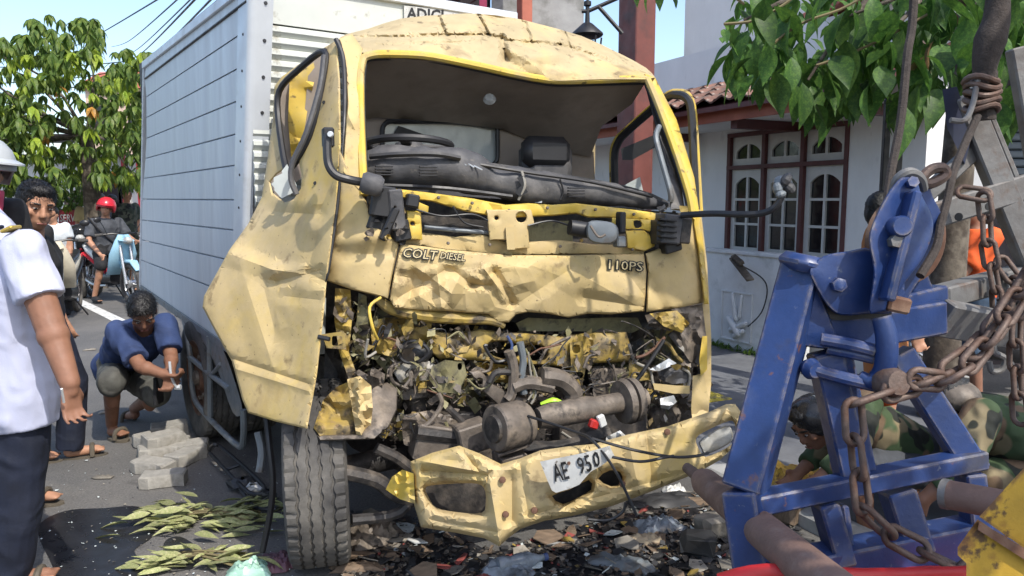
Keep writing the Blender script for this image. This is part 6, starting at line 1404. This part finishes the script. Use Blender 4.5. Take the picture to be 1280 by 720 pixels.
# --- man crouching at the rear wheel
J = dict(head=P(178, 390, 4.50), face=V3((.35, -.62, -.70)), neck=P(180, 408, 4.66), shR=P(147, 415, 4.58), shL=P(206, 406, 4.72), pelvis=P(148, 462, 4.98), hipR=P(143, 466, 4.90), hipL=P(166, 468, 5.0),
         knR=P(140, 478, 4.46), anR=P(140, 534, 4.66), knL=P(196, 492, 4.60), anL=P(168, 510, 4.98), elR=P(176, 458, 4.42), wrR=P(205, 468, 4.38), elL=P(214, 446, 4.58), wrL=P(213, 466, 4.40))
J['toeR'] = P(152, 543, 4.62); J['toeR'].z = .05; J['anR'].z = .095; J['toeL'] = P(158, 520, 5.08); J['hdR'] = V3((.9, -.1, -.1)); J['hdL'] = V3((-.1, -.3, -1)); J['palmR'] = V3((0, -.3, -1)); J['palmL'] = V3((0, 1, 0))
sq = figure('person', 'man in blue shirt and grey shorts crouching at the rear wheel', J, 'skin_dark', 'blue_cloth', 'grey_cloth', .98, .009, .8, .56, hair='hair', hands=.8, feet='sandal', foldamp=.010)
sp = empty('wheel_wrench', P(216, 474, 4.38), 'steel wheel wrench in the crouching man\'s hands', 'wrench')
B().tube([P(219, 484, 4.40), P(226, 484, 4.40)], .016, 8).make('socket', 'alu', sp); B().tube([P(212, 452, 4.36), P(214, 470, 4.36), P(220, 484, 4.39)], .008, 8, smooth=3).make('handle', 'alu', sp)
B().beam(P(198, 470, 4.5), P(198, 505, 4.5), .10, .02).make('work_cloth', 'black_cloth', sq)
# ---------------------------------------------------------------- motorcycles
M('bike_black', (.014, .014, .016), .35, var=.2); M('bike_white', (.6, .6, .58), .35, var=.1); M('bike_red', (.45, .02, .03), .35, var=.1); M('bike_blue', (.30, .52, .66), .35, var=.1); M('bike_beige', (.52, .47, .36), .35, var=.15); M('chrome', (.5, .5, .5), .25, metal=.8)
def motorbike(name, label, loc, yaw, c1, c2, c3, group):
    root = empty(name, loc, label, 'motorcycle', group); Rz = Matrix.Rotation(R(yaw), 3, 'Z'); L0 = Vector(loc)
    def w(x, y, z): return L0+Rz@Vector((x, y, z))
    for x in (-.62, .62):
        t = B().tube([w(x+.255*math.cos(a), 0, .30+.255*math.sin(a)) for a in [6.283*i/26 for i in range(26)]], .045, 8, close=True).make('wheel', 'rubber', root)
        b = B(); b.disc(w(x, 0, .3), Rz@V3((0, 1, 0)), [(-.05, .03), (-.04, .06), (.04, .06), (.05, .03)], 12); b.make('hub', 'chrome', t)
        B().tube([w(x+.215*math.cos(a), 0, .30+.215*math.sin(a)) for a in [6.283*i/26 for i in range(26)]], .012, 6, close=True).make('rim', 'chrome', t)
        for i in range(5): a = 6.283*i/5; B().cyl(w(x, 0, .3), w(x+.21*math.cos(a), 0, .3+.21*math.sin(a)), .014, n=6).make('spoke', 'chrome', t)
    def body(nm, rings, mat): return B().loft([(w(x, 0, z), Rz@V3((0, hw, 0)), Rz@V3((-hz*math.sin(an), 0, hz*math.cos(an)))) for x, z, hw, hz, an in rings], 14, pw=2.6).make(nm, mat, root, 50)
    body('tail', [(-.85, .80, .03, .03, .3), (-.6, .74, .10, .06, .2), (-.3, .66, .12, .09, 0), (-.1, .58, .10, .09, -.2)], c1)
    body('side_trim', [(-.72, .69, .105, .02, .3), (-.4, .60, .128, .03, .2), (-.1, .48, .12, .03, .1), (.05, .40, .1, .02, .1)], c2)
    body('seat', [(-.62, .83, .09, .02, .2), (-.35, .78, .12, .04, .1), (-.05, .73, .11, .035, 0), (.12, .70, .07, .02, 0)], 'bike_black')
    body('engine', [(-.35, .32, .09, .09, 0), (-.1, .33, .13, .12, 0), (.2, .36, .11, .1, 0)], 'bike_black')
    body('leg_shield', [(.2, .42, .16, .03, 1.2), (.34, .55, .19, .045, 1.1), (.42, .72, .20, .05, 1.15), (.47, .90, .14, .05, 1.2), (.46, 1.0, .08, .03, 1.2)], c3)
    body('front_fender', [(.42, .52, .05, .03, 1.), (.55, .62, .06, .03, .3), (.72, .62, .06, .03, -.3), (.86, .5, .04, .02, -1.)], c3)
    body('headlamp', [(.47, .90, .10, .07, 1.4), (.54, .93, .11, .07, 1.4), (.60, .92, .08, .05, 1.4)], c3)
    B().ell(w(.585, 0, .92), (.07, .07, .055), None, 12, 8).make('lamp_lens', 'lamp_glass', root)
    for sy in (-1, 1):
        B().cyl(w(.48, sy*.07, .88), w(.62, sy*.07, .30), .022, n=8).make('fork', 'chrome', root)
        hb1 = B().tube([w(.44, 0, 1.0), w(.42, sy*.14, 1.02), w(.33, sy*.30, 1.0)], .014, 8).make('handlebar', 'bike_black', root)
        B().cyl(w(.37, sy*.24, 1.01), w(.33, sy*.34, 1.0), .02, n=8).make('grip', 'rubber', hb1)
        B().tube([w(.40, sy*.2, 1.02), w(.42, sy*.26, 1.14), w(.42, sy*.3, 1.2)], .006, 6).make('mirror_stem', 'bike_black', root)
        B().ell(w(.42, sy*.33, 1.22), (.02, .055, .04), Rz, 12, 8).make('mirror', 'bike_black', root)
        B().ell(w(-.87, sy*.04, .74), (.03, .035, .03), None, 8, 6).make('tail_lamp', 'bike_red', root)
    B().tube([w(.1, -.12, .25), w(-.2, -.15, .24), w(-.5, -.16, .32), w(-.85, -.17, .42)], [.02, .022, .04, .045], 10, smooth=4).make('exhaust', 'chrome', root)
    B().cyl(w(-.05, .05, .3), w(-.1, .22, .02), .012, n=6).make('stand', 'bike_black', root)
    body('rear_fender', [(-.75, .62, .05, .02, .2), (-.88, .55, .05, .015, .9), (-.95, .42, .04, .012, 1.2)], 'bike_black')
    return root
g = G(103, 371)
def gy(px, Y): return V3(((px-640)/950*Y*1.007, Y, 0))
bl = gy(140, 11.3); motorbike('motorcycle', 'black and red motorcycle with white tail and pale blue leg shield under the red-helmeted rider', bl, -38, 'bike_white', 'bike_red', 'bike_blue', 'motorcycles in the road')
rb = bl+Matrix.Rotation(R(-38), 3, 'Z')@V3((-.12, 0, 0)); fx = Matrix.Rotation(R(-38), 3, 'Z')@V3((1, 0, 0)); sy_ = Matrix.Rotation(R(-38), 3, 'Z')@V3((0, 1, 0)); Z = V3((0, 0, 1))
rb = rb-Z*.12
J = dict(pelvis=rb+Z*.88, neck=rb+fx*.05+Z*1.36, head=rb+fx*.09+Z*1.50, face=fx*.75-sy_*.5, shL=rb+fx*.04+sy_*.19+Z*1.29, shR=rb+fx*.04-sy_*.19+Z*1.29, hipL=rb+sy_*.09+Z*.84, hipR=rb-sy_*.09+Z*.84, knL=rb+fx*.42+sy_*.2+Z*.70, knR=rb+fx*.36-sy_*.24+Z*.68, anL=rb+fx*.28+sy_*.22+Z*.32, anR=rb+fx*.18-sy_*.28+Z*.22, elL=rb+fx*.16+sy_*.27+Z*1.06, elR=rb+fx*.10-sy_*.28+Z*1.03, wrL=rb+fx*.42+sy_*.24+Z*1.02, wrR=rb+fx*.30-sy_*.22+Z*.84)
J['toeR'] = J['anR']+fx*.15-Z*.05; J['toeL'] = J['anL']+fx*.15-Z*.03
rid = figure('person', 'rider in red helmet and charcoal shirt sitting on the black and red motorcycle', J, 'skin', 'charcoal_cloth', 'black_cloth', 1.02, .016, .8, .55, helmet=('helmet_red', 'helmet_red'), feet='black_cloth')
B().tube([J['shR']+Z*.08+fx*.06-sy_*.08, rb+fx*.16-sy_*.12+Z*1.15, rb+fx*.14+sy_*.1+Z*.95], .014, 6, smooth=3).make('bag_strap', 'black_cloth', rid)
motorbike('scooter', 'cream scooter with round fairing parked behind the officer', gy(82, 9.6), -70, 'bike_beige', 'bike_black', 'bike_beige', 'motorcycles in the road')
b2 = gy(72, 9.9); J = stand(b2.x, b2.y, 1.42, 165); figure('person', 'person in light grey shirt behind the cream scooter', J, 'skin', 'box_grey', 'black_cloth', .95, .02, .6, 1., feet='black_cloth')
motorbike('scooter', 'dark scooter parked between the red sign and the riders', gy(104, 12.2), -60, 'bike_black', 'bike_black', 'bike_black', 'motorcycles in the road')
hm = empty('helmet', P(100, 300, 11.9), 'black helmet resting on the dark scooter mirror', 'helmet')
B().ell(P(100, 291, 11.9), (.15, .16, .14), None, 18, 12).make('shell', 'helmet_black', hm); B().box(P(100, 290, 11.75), (.18, .03, .07), ch=.01).make('visor', 'win_dark', hm)
for (px, Y, H, yaw, sh, pn, lab, hat) in [(118, 14.2, 1.64, 150, 'tan_cloth', 'black_cloth', 'person in tan shirt standing behind the red-helmeted rider', None), (164, 13.6, 1.72, 120, 'camo_dark', 'camo_dark', 'soldier in dark camouflage standing beside the cargo box corner', None), (133, 16.2, 1.66, 180, 'black_cloth', 'black_cloth', 'dark clothed bystander between the tan shirt and the soldier', None), (148, 15.4, 1.62, 200, 'navy_cloth', 'navy_cloth', 'bystander in navy clothes at the soldier\'s shoulder', None)]:
    p_ = gy(px, Y); figure('person', lab, stand(p_.x, p_.y, H, yaw), 'skin', sh, pn, H/1.7, .024, .8, 1., feet='black_cloth')
# ---------------------------------------------------------------- people on the right, behind the rig
# crouched man in camouflage, dark cap
J = dict(head=P(1016, 528, 3.35), face=V3((-.75, -.35, -.65)), neck=P(1048, 516, 3.4), shR=P(1082, 506, 3.22), shL=P(1062, 500, 3.58), pelvis=P(1165, 575, 3.5), hipR=P(1160, 582, 3.42), hipL=P(1160, 578, 3.6), knR=P(1075, 590, 3.2), knL=P(1090, 585, 3.7), anR=P(1082, 655, 3.25), anL=P(1100, 640, 3.75), elR=P(1060, 572, 3.05), wrR=P(1022, 600, 3.05), elL=P(1030, 560, 3.6), wrL=P(1000, 590, 3.5))
J['toeR'] = J['anR']+V3((-.14, -.02, -.05)); J['toeL'] = J['anL']+V3((-.14, 0, -.05)); dz = J['toeR'].z-.05
cm = figure('person', 'crouching man in green camouflage jacket and dark cap behind the blue frame', J, 'skin_dark', 'camo', 'charcoal_cloth', 1., .011, 1.7, .5, hair='hair', feet='sandal')
c = J['head']; capb = B(); capb.ell(c+V3((.012, 0, .035)), (.118, .118, .095)); blob(capb, 'cap', 'helmet_black', cm, .01, 2); B().ell(c+V3((.02, -.0, .075)), (.09, .09, .055)).make('cap_crown', 'guard_grey', cm)
blob(B().cap(J['shL']+V3((0, -.1, .05)), J['shR']+V3((.1, 0, .06)), .05, .06), 'hi_vis_band', 'orange_cloth', cm, .012, 2, (.008, 18, 1))
# bent man in camouflage, brown cap
J = dict(head=P(1192, 506, 3.2), face=V3((-.5, -.3, -.8)), neck=P(1212, 512, 3.22), shR=P(1226, 520, 3.05), shL=P(1206, 512, 3.4), pelvis=P(1320, 580, 3.3), hipR=P(1318, 590, 3.2), hipL=P(1318, 590, 3.42), knR=P(1228, 600, 3.1), knL=P(1230, 610, 3.5), anR=P(1250, 680, 3.15), anL=P(1260, 665, 3.5), elR=P(1196, 590, 2.95), wrR=P(1160, 620, 2.95), elL=P(1180, 570, 3.4), wrL=P(1150, 600, 3.35))
J['toeR'] = J['anR']+V3((-.14, 0, -.05)); J['toeL'] = J['anL']+V3((-.14, 0, -.05))
cm2 = figure('person', 'stooping man in camouflage and brown cap under the heavy chains', J, 'skin_dark', 'camo', 'camo', 1.04, .011, 1.7, .55, feet='sandal')
cb2 = B(); cb2.ell(J['head']+V3((0, 0, .04)), (.105, .11, .075)); blob(cb2, 'cap', 'wood_brown' if 'wood_brown' in MATS else 'brown_metal', cm2, .01, 2)
# man with dark hair behind the blue sheave, ochre shorts
q = P(1104, 266, 4.2); J = stand(q.x+.06, 4.25, 1.62, 95); J['head'] = q; J['neck'] = q+V3((.02, .02, -.17)); J['face'] = V3((.85, .45, -.2))
figure('person', 'bare-armed man with dark hair standing behind the blue sheave', J, 'skin', 'ochre_cloth', 'ochre_cloth', .97, .011, .4, .56, feet='sandal')
# person in orange shirt and denim shorts by the parked motorcycle
q = P(1232, 300, 5.2); J = stand(q.x, 5.3, 1.55, 265)
J['elL'] = P(1200, 345, 5.15); J['wrL'] = P(1188, 362, 5.0)
figure('person', 'person in bright orange shirt and denim shorts beside a parked motorcycle', J, 'skin_dark', 'orange_cloth', 'denim', .93, .012, .75, .55, feet='sandal')
motorbike('motorcycle', 'dark motorcycle parked on the pavement behind the boom arms', gy(1196, 5.75)+V3((.35, 0, .05)), 170, 'bike_black', 'bike_black', 'bike_black', 'motorcycles in the road')

bpy.data.scenes.remove(TMP)
# ================================================================ things on the road
M('block_grey', (.30, .285, .255), .9, var=.25, scale=12, dirt=((.18, .165, .14), 9, .5, .7), bump=.8, bscale=60)
M('glass_chip', (.55, .6, .6), .15, var=.2, scale=30)
M('mulch', (.045, .036, .03), .9, var=.6, scale=25, col2=(.12, .10, .08), mscale=12, bump=.8)
M('scrap_pale', (.20, .18, .15), .8, var=.4, scale=15, rand=.5); M('scrap_dark', (.04, .04, .042), .5, var=.5, rand=.5); M('scrap_red', (.25, .06, .05), .7, var=.4)
M('scrap_wood', (.15, .105, .07), .85, var=.4, scale=20, stretch=(1, 6, 1))
M('clear_plastic', (.35, .40, .46), .15, var=.3, scale=14, dirt=((.08, .09, .1), 9, .45, .65), trans=.35)
M('teal_bag', (.28, .45, .36), .35, var=.2, scale=9); M('maroon', (.10, .045, .06), .6, var=.4)
M('card', (.38, .30, .20), .8, var=.2, scale=9)
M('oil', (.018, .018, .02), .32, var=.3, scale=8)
def ground_patch(name, px, mat, z=.004, kind='structure'):
    pts = [G(x, y) for x, y in spl(px, 5)]; b = B(); b.add([(p.x, p.y, z) for p in pts], [tuple(range(len(pts)))]); return tag(b.make(name, mat, None, 0), kind=kind)
ground_patch('oil_stain', [(62, 700), (48, 660), (80, 640), (130, 636), (172, 634), (196, 648), (190, 672), (168, 690), (185, 712), (160, 740), (90, 745)], 'oil')  # dark, fairly glossy patches laid flat on the asphalt
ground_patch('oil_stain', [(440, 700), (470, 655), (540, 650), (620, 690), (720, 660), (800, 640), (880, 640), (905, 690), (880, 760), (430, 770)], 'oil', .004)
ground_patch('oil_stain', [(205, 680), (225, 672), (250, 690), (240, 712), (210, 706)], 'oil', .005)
rn = random.Random(5)
# paving blocks
def block_me():
    L, W_, Hh = .21, .105, .062; o = []
    for i, (x, y) in enumerate([(-.5, -.5), (-.28, -.62), (-.06, -.5), (.06, -.5), (.28, -.38), (.5, -.5), (.5, .5), (.28, .62), (.06, .5), (-.06, .5), (-.28, .38), (-.5, .5)]): o.append((x*L, y*W_))
    n = len(o); c = .93; vs = [(x, y, 0) for x, y in o]+[(x, y, Hh-.008) for x, y in o]+[(x*c, y*c, Hh) for x, y in o]
    fs = [tuple(range(n-1, -1, -1)), tuple(range(2*n, 3*n))]+[(i, (i+1) % n, n+(i+1) % n, n+i) for i in range(n)]+[(n+i, n+(i+1) % n, 2*n+(i+1) % n, 2*n+i) for i in range(n)]
    return B().add(vs, fs).mesh('paving_block', 'block_grey', 30)
bme = block_me(); desc = ['pale paving block lying nearest the cut leaves', 'paving block with a zigzag edge beside the leaf pile', 'paving block leaning on the block heap', 'paving block at the middle of the block heap', 'paving block next to the bent steel frame', 'chipped paving block touching the rear tyre', 'paving block stacked on top of the heap', 'half buried paving block on the heap side nearest the crouching man', 'paving block lying flat behind the heap']
for i, (x, y, z, rz, tx, ty) in enumerate([(205, 606, 0, 12, 0, 0), (192, 590, 0, -20, .05, .05), (198, 572, 0, 30, 0, .08), (212, 562, 0, 10, .05, 0), (232, 578, 0, 70, 0, .05), (212, 542, 0, 25, .1, 0), (205, 568, .062, 45, .08, .05), (187, 560, 0, -40, 0, .1), (236, 566, 0, 15, .06, 0)]):
    g = G(x, y); o = bpy.data.objects.new('paving_block', bme); COL.objects.link(o); o.location = (g.x, g.y, z+.004); o.rotation_euler = (tx, ty, R(rz)); o.scale = (1.05, 1.05, 1.05); tag(o, desc[i], 'paving block', 'paving blocks beside the rear wheel')
# cut leafy branches
def branch(label, cx, cy, n, spread, L0):
    g = G(cx, cy); root = empty('leafy_branch', (g.x, g.y, 0), label, 'branch', 'cut leaves on the road')
    mes = []
    for v in range(4):
        vs, fs = leaf_b(1., .20+.04*v, rn.uniform(-.1, .25), rn.uniform(.25, .6), 6); mes.append(B().add(vs, fs).mesh('leaf', 'leaf_cut', 60))
    for i in range(n):
        a = rn.gauss(0, 1); c = Vector((rn.gauss(0, spread[0]), rn.gauss(0, spread[1]), .012+abs(rn.gauss(0, .02))))
        o = bpy.data.objects.new('leaf', rn.choice(mes)); COL.objects.link(o); o.parent = root; o.location = c
        base = 90 if c.x < 0 else -70
        o.rotation_euler = (rn.uniform(-.12, .14), rn.uniform(-.5, .5), R(base+rn.gauss(0, 30))); s = L0*rn.uniform(.75, 1.25); o.scale = (s, s, s)
    for k in range(3): B().tube([Vector((g.x-spread[0]*1.3, g.y-.03+k*.05, .02)), Vector((g.x, g.y+.02*k, .045)), Vector((g.x+spread[0]*1.8, g.y-.05+k*.06, .02))], .005, 6, smooth=4).make('stem', 'twig', root)
branch('large heap of cut pale green leaves on the road', 258, 652, 190, (.13, .075), .115)
branch('small heap of cut green leaves near the teal bag', 246, 707, 60, (.10, .04), .12)
# bent steel frame and flattened bits by the tyre
fr_ = empty('bent_frame', G(295, 610), 'bent black steel frame lying on the road beside the front wheel', 'frame')
B().tube([G(262, 562, .05), G(268, 556, .12), G(280, 562, .1), G(330, 608, .06), G(318, 618, .05), G(300, 606, .05), G(262, 566, .06)], .011, 8, smooth=4).make('frame_tube', 'seal', fr_)
B().tube([G(282, 588, .05), G(302, 580, .08)], .009, 8).make('frame_tube', 'seal', fr_); B().tube([G(300, 610, .03), G(318, 634, .03), G(345, 636, .03)], .010, 8, smooth=4).make('frame_tube', 'seal', fr_)
for i, (x, y, w_, m, lab) in enumerate([(304, 612, .16, 'scrap_dark', 'black crushed plastic housing beside the bent frame'), (318, 620, .10, 'white_plastic', 'white plastic scrap beside the bent frame'), (336, 628, .09, 'scrap_dark', 'dark plastic shard at the front tyre')]):
    g = G(x, y); b = B(); b.ell((g.x, g.y, .03), (w_*.5, w_*.4, .03), None, 9, 6); o = b.make('plastic_scrap', m, None, 15); tag(o, lab, 'scrap')
    for v in o.data.vertices: v.co += Vector((rn.uniform(-.02, .02), rn.uniform(-.02, .02), rn.uniform(-.005, .015)))
def crumpled(name, label, cat, px, py, sx, sy, h, mat, rz=0., seed=0, vox=None):
    g = G(px, py); n = 16; vs = []; fs = []; rr = random.Random(seed); tf = crum(seed, h, max(sx, sy)*.5, 5, .15)
    for i in range(n+1):
        for j in range(n+1):
            u = i/n*2-1; v = j/n*2-1; k = 1-.25*mnoise.noise(Vector((u*1.5, v*1.5, seed))); e = max(0, 1-max(abs(u), abs(v))**3)
            z = .008+e*(h*.5+abs(tf(u*sx, v*sy))); q = Matrix.Rotation(R(rz), 3, 'Z')@Vector((u*sx/2*k, v*sy/2*k, z)); vs.append((g.x+q.x, g.y+q.y, q.z))
    for i in range(n):
        for j in range(n): a = i*(n+1)+j; fs.append((a, a+n+1, a+n+2, a+1))
    m = len(vs); vs += [(x, y, .005) for x, y, z in vs]; fs += [tuple(k+m for k in reversed(f)) for f in fs]
    for i in range(n):
        for a, b2 in ((i, i+1), ((n)*(n+1)+i+1, (n)*(n+1)+i)): fs.append((a, b2, b2+m, a+m))
        for a, b2 in (((i+1)*(n+1), i*(n+1)), (i*(n+1)+n, (i+1)*(n+1)+n)): fs.append((a, b2, b2+m, a+m))
    return tag(B().add(vs, fs).make(name, mat, None, 28), label, cat)
crumpled('plastic_bag', 'crumpled teal plastic bag beside the front tyre', 'bag', 312, 716, .17, .12, .05, 'teal_bag', 10, 3)
crumpled('cloth', 'dark maroon rag lying against the front tyre', 'cloth', 346, 706, .12, .16, .05, 'maroon', 30, 4)
crumpled('plastic_sheet', 'glossy crumpled clear plastic sheet under the bumper', 'plastic', 822, 661, .22, .14, .05, 'clear_plastic', 20, 6)
crumpled('plastic_sheet', 'crumpled clear plastic at the frame edge of the debris', 'plastic', 635, 716, .22, .12, .05, 'clear_plastic', -10, 7)
crumpled('plastic_sheet', 'grey folded plastic strip among the debris', 'plastic', 778, 708, .26, .10, .04, 'guard_grey', -25, 8)
crumpled('black_panel', 'dark torn plastic panel under the right bumper end', 'panel', 832, 628, .38, .16, .04, 'scrap_dark', 6, 9)
crumpled('card_scrap', 'mustard crumpled card among the debris', 'card', 804, 678, .16, .10, .04, 'card', 15, 10)
crumpled('wrapper', 'white and red torn wrapper under the bumper end', 'wrapper', 842, 616, .11, .07, .04, 'white_plastic', 20, 11); crumpled('wrapper_scrap', 'red wrapper scrap beside the white wrapper', 'wrapper', 848, 622, .05, .03, .02, 'red_plastic', 0, 12)
crumpled('metal_sheet', 'dark bent sheet metal behind the front tyre', 'sheet metal', 462, 676, .26, .18, .09, 'brown_metal', 40, 13); crumpled('wood_scrap', 'broken wooden slat beside the front tyre', 'wood', 446, 712, .22, .07, .03, 'scrap_wood', 4, 14)
crumpled('yellow_panel', 'folded yellow panel lying behind the blue frame', 'panel', 985, 606, .42, .26, .14, 'yellow_rig', 12, 15)
def stone(label, px, py, s, mat, seed):
    g = G(px, py); b = B(); rr = random.Random(seed); b.box((g.x, g.y, s[2]/2+.004), s, Matrix.Rotation(rr.uniform(0, 3), 3, 'Z'), ch=min(s)*.18); o = b.make('stone_block', mat, None, 20)
    for v in o.data.vertices: v.co += Vector((rr.uniform(-.012, .012), rr.uniform(-.012, .012), rr.uniform(-.006, .01)))
    return tag(o, label, 'block')
stone('pale broken concrete lump at the edge of the debris', 888, 672, (.13, .11, .10), 'scrap_pale', 1); stone('dark concrete lump in front of the pale one', 872, 694, (.14, .10, .09), 'scrap_dark', 2); stone('brown brick fragment behind the blue leg', 985, 650, (.16, .12, .09), 'scrap_wood', 3)
# crushed bottle
bt = empty('plastic_bottle', G(652, 712), 'clear crushed plastic bottle lying in the debris', 'bottle'); g = G(650, 712); d = Vector((.9, .35, 0)).normalized()
B().disc(Vector((g.x, g.y, .035))-d*.1, d, [(0, .02), (.004, .032), (.03, .034), (.06, .026), (.09, .034), (.14, .033), (.17, .02), (.19, .013), (.205, .013)], 16).make('body', 'clear_plastic', bt); B().disc(Vector((g.x, g.y, .035))+d*.106, d, [(0, .016), (.016, .016)], 14).make('cap', 'cable_blue', bt)
# loose pieces, each its own thing, in the spill under the nose
kinds = [('scrap_pale', 'pale splinter'), ('scrap_dark', 'dark plastic shard'), ('scrap_wood', 'brown splinter'), ('yellow_grimy', 'yellow paint shard'), ('white_plastic', 'white plastic chip'), ('scrap_red', 'reddish shard'), ('glass_chip', 'glass piece')]
spill = [(436, 640), (520, 655), (620, 690), (720, 655), (800, 630), (900, 612), (960, 640), (930, 735), (420, 735)]
k = 0
while k < 150:
    x, y = rn.uniform(420, 960), rn.uniform(610, 730)
    if not inside((x, y), spill): continue
    m, nm = rn.choices(kinds, [4, 8, 5, .8, .5, 1.2, 1.5])[0]; g = G(x, y); s = rn.uniform(.025, .085); n = rn.randint(4, 6); el = rn.uniform(.2, .7); a0 = rn.uniform(0, 6.28)
    rot = Matrix.Rotation(rn.uniform(0, 6.28), 3, 'Z')@Matrix.Rotation(rn.uniform(-.5, .5), 3, 'X'); up_ = [rot@Vector((math.cos(a0+6.283*i/n)*s*rn.uniform(.6, 1), math.sin(a0+6.283*i/n)*s*el*rn.uniform(.6, 1), rn.uniform(-.1, .1)*s)) for i in range(n)]
    zmin = min(v.z for v in up_); o0 = Vector((g.x, g.y, .012-zmin)); vs = [o0+v for v in up_]+[o0+v-Vector((0, 0, .005)) for v in up_]
    o = B().add(vs, [tuple(range(n)), tuple(range(2*n-1, n-1, -1))]+[(i, (i+1) % n, n+(i+1) % n, n+i) for i in range(n)]).make('debris_piece', m, None, 0)
    tag(o, nm+' in the debris spilled under the truck nose', 'debris', 'debris under the truck nose: '+nm); k += 1
# fine litter nobody could count
def litter(name, label, poly, n, smin, smax, mats, seed):
    rr = random.Random(seed); b = B(); xs = [p[0] for p in poly]; ys = [p[1] for p in poly]; k = 0
    while k < n:
        x, y = rr.uniform(min(xs), max(xs)), rr.uniform(min(ys), max(ys))
        if not inside((x, y), poly): continue
        g = G(x, y); s = rr.uniform(smin, smax)*(1 if rr.random() < .85 else 1.8); a = rr.uniform(0, 6.28); t = rr.uniform(-.7, .7); rot = Matrix.Rotation(a, 3, 'Z')@Matrix.Rotation(t, 3, 'X')
        q = [rot@Vector((math.cos(i*1.57+.4)*s*rr.uniform(.5, 1), math.sin(i*1.57+.4)*s*rr.uniform(.3, .9), 0)) for i in range(4)]; zm = min(v.z for v in q); c = Vector((g.x, g.y, .007-zm))
        q2 = [c+v for v in q]+[c+v*.9-Vector((0, 0, s*.15)) for v in q]
        b.add(q2, [(0, 1, 2, 3), (7, 6, 5, 4), (0, 4, 5, 1), (1, 5, 6, 2), (2, 6, 7, 3), (3, 7, 4, 0)], rr.choices(range(len(mats)), [m_[1] for m_ in mats])[0]); k += 1
    return tag(b.make(name, [m_[0] for m_ in mats], None, 0), label, 'litter', kind='stuff')
litter('shattered_litter', 'fine shattered glass and splinters spilled under the truck', spill, 2600, .005, .022, [('mulch', 9), ('scrap_dark', 6), ('scrap_pale', 3), ('scrap_wood', 3), ('glass_chip', 1.0), ('scrap_red', .5), ('yellow_grimy', .5)], 8)
litter('glass_litter', 'tiny glass chips scattered over the asphalt', [(40, 590), (180, 560), (330, 560), (440, 640), (460, 735), (60, 735)], 420, .003, .008, [('glass_chip', 5), ('scrap_pale', 4), ('scrap_dark', 1)], 9)
litter('roadside_litter', 'grit and scraps on the road behind the rig', [(880, 520), (1010, 500), (1240, 560), (1260, 720), (930, 720)], 700, .004, .016, [('mulch', 4), ('scrap_dark', 3), ('scrap_pale', 3), ('glass_chip', 1)], 10)
for i, (x, y) in enumerate([(128, 598), (112, 438), (134, 516)]):
    crumpled('paper_scrap', ['torn pale paper strip on the road between officer and blocks', 'pale scrap on the road near the lane line', 'pale scrap beside the crouching man\'s sandal'][i], 'paper', x, y, .11, .04, .012, 'scrap_pale', 20*i, 30+i)
# weeds at the foot of the garden wall
wd = tag(B().make('weeds', 'hedge', None, 0) if False else None, None) if False else None
b = B()
for k in range(260):
    u = rn.uniform(FU(888, 430)[0], FU(990, 430)[0]); c = FW(u, .05, rn.uniform(.01, .12)); vs, fs = leaf_b(rn.uniform(.03, .09), .018, .3, .3, 3); rot = Matrix.Rotation(rn.uniform(0, 6.28), 3, 'Z')@Matrix.Rotation(rn.uniform(.3, 1.3), 3, 'X'); b.add([c+rot@Vector(v) for v in vs], fs)
tag(b.make('weeds', 'hedge', None, 0), 'low weeds at the foot of the white garden wall', 'weeds', kind='stuff')
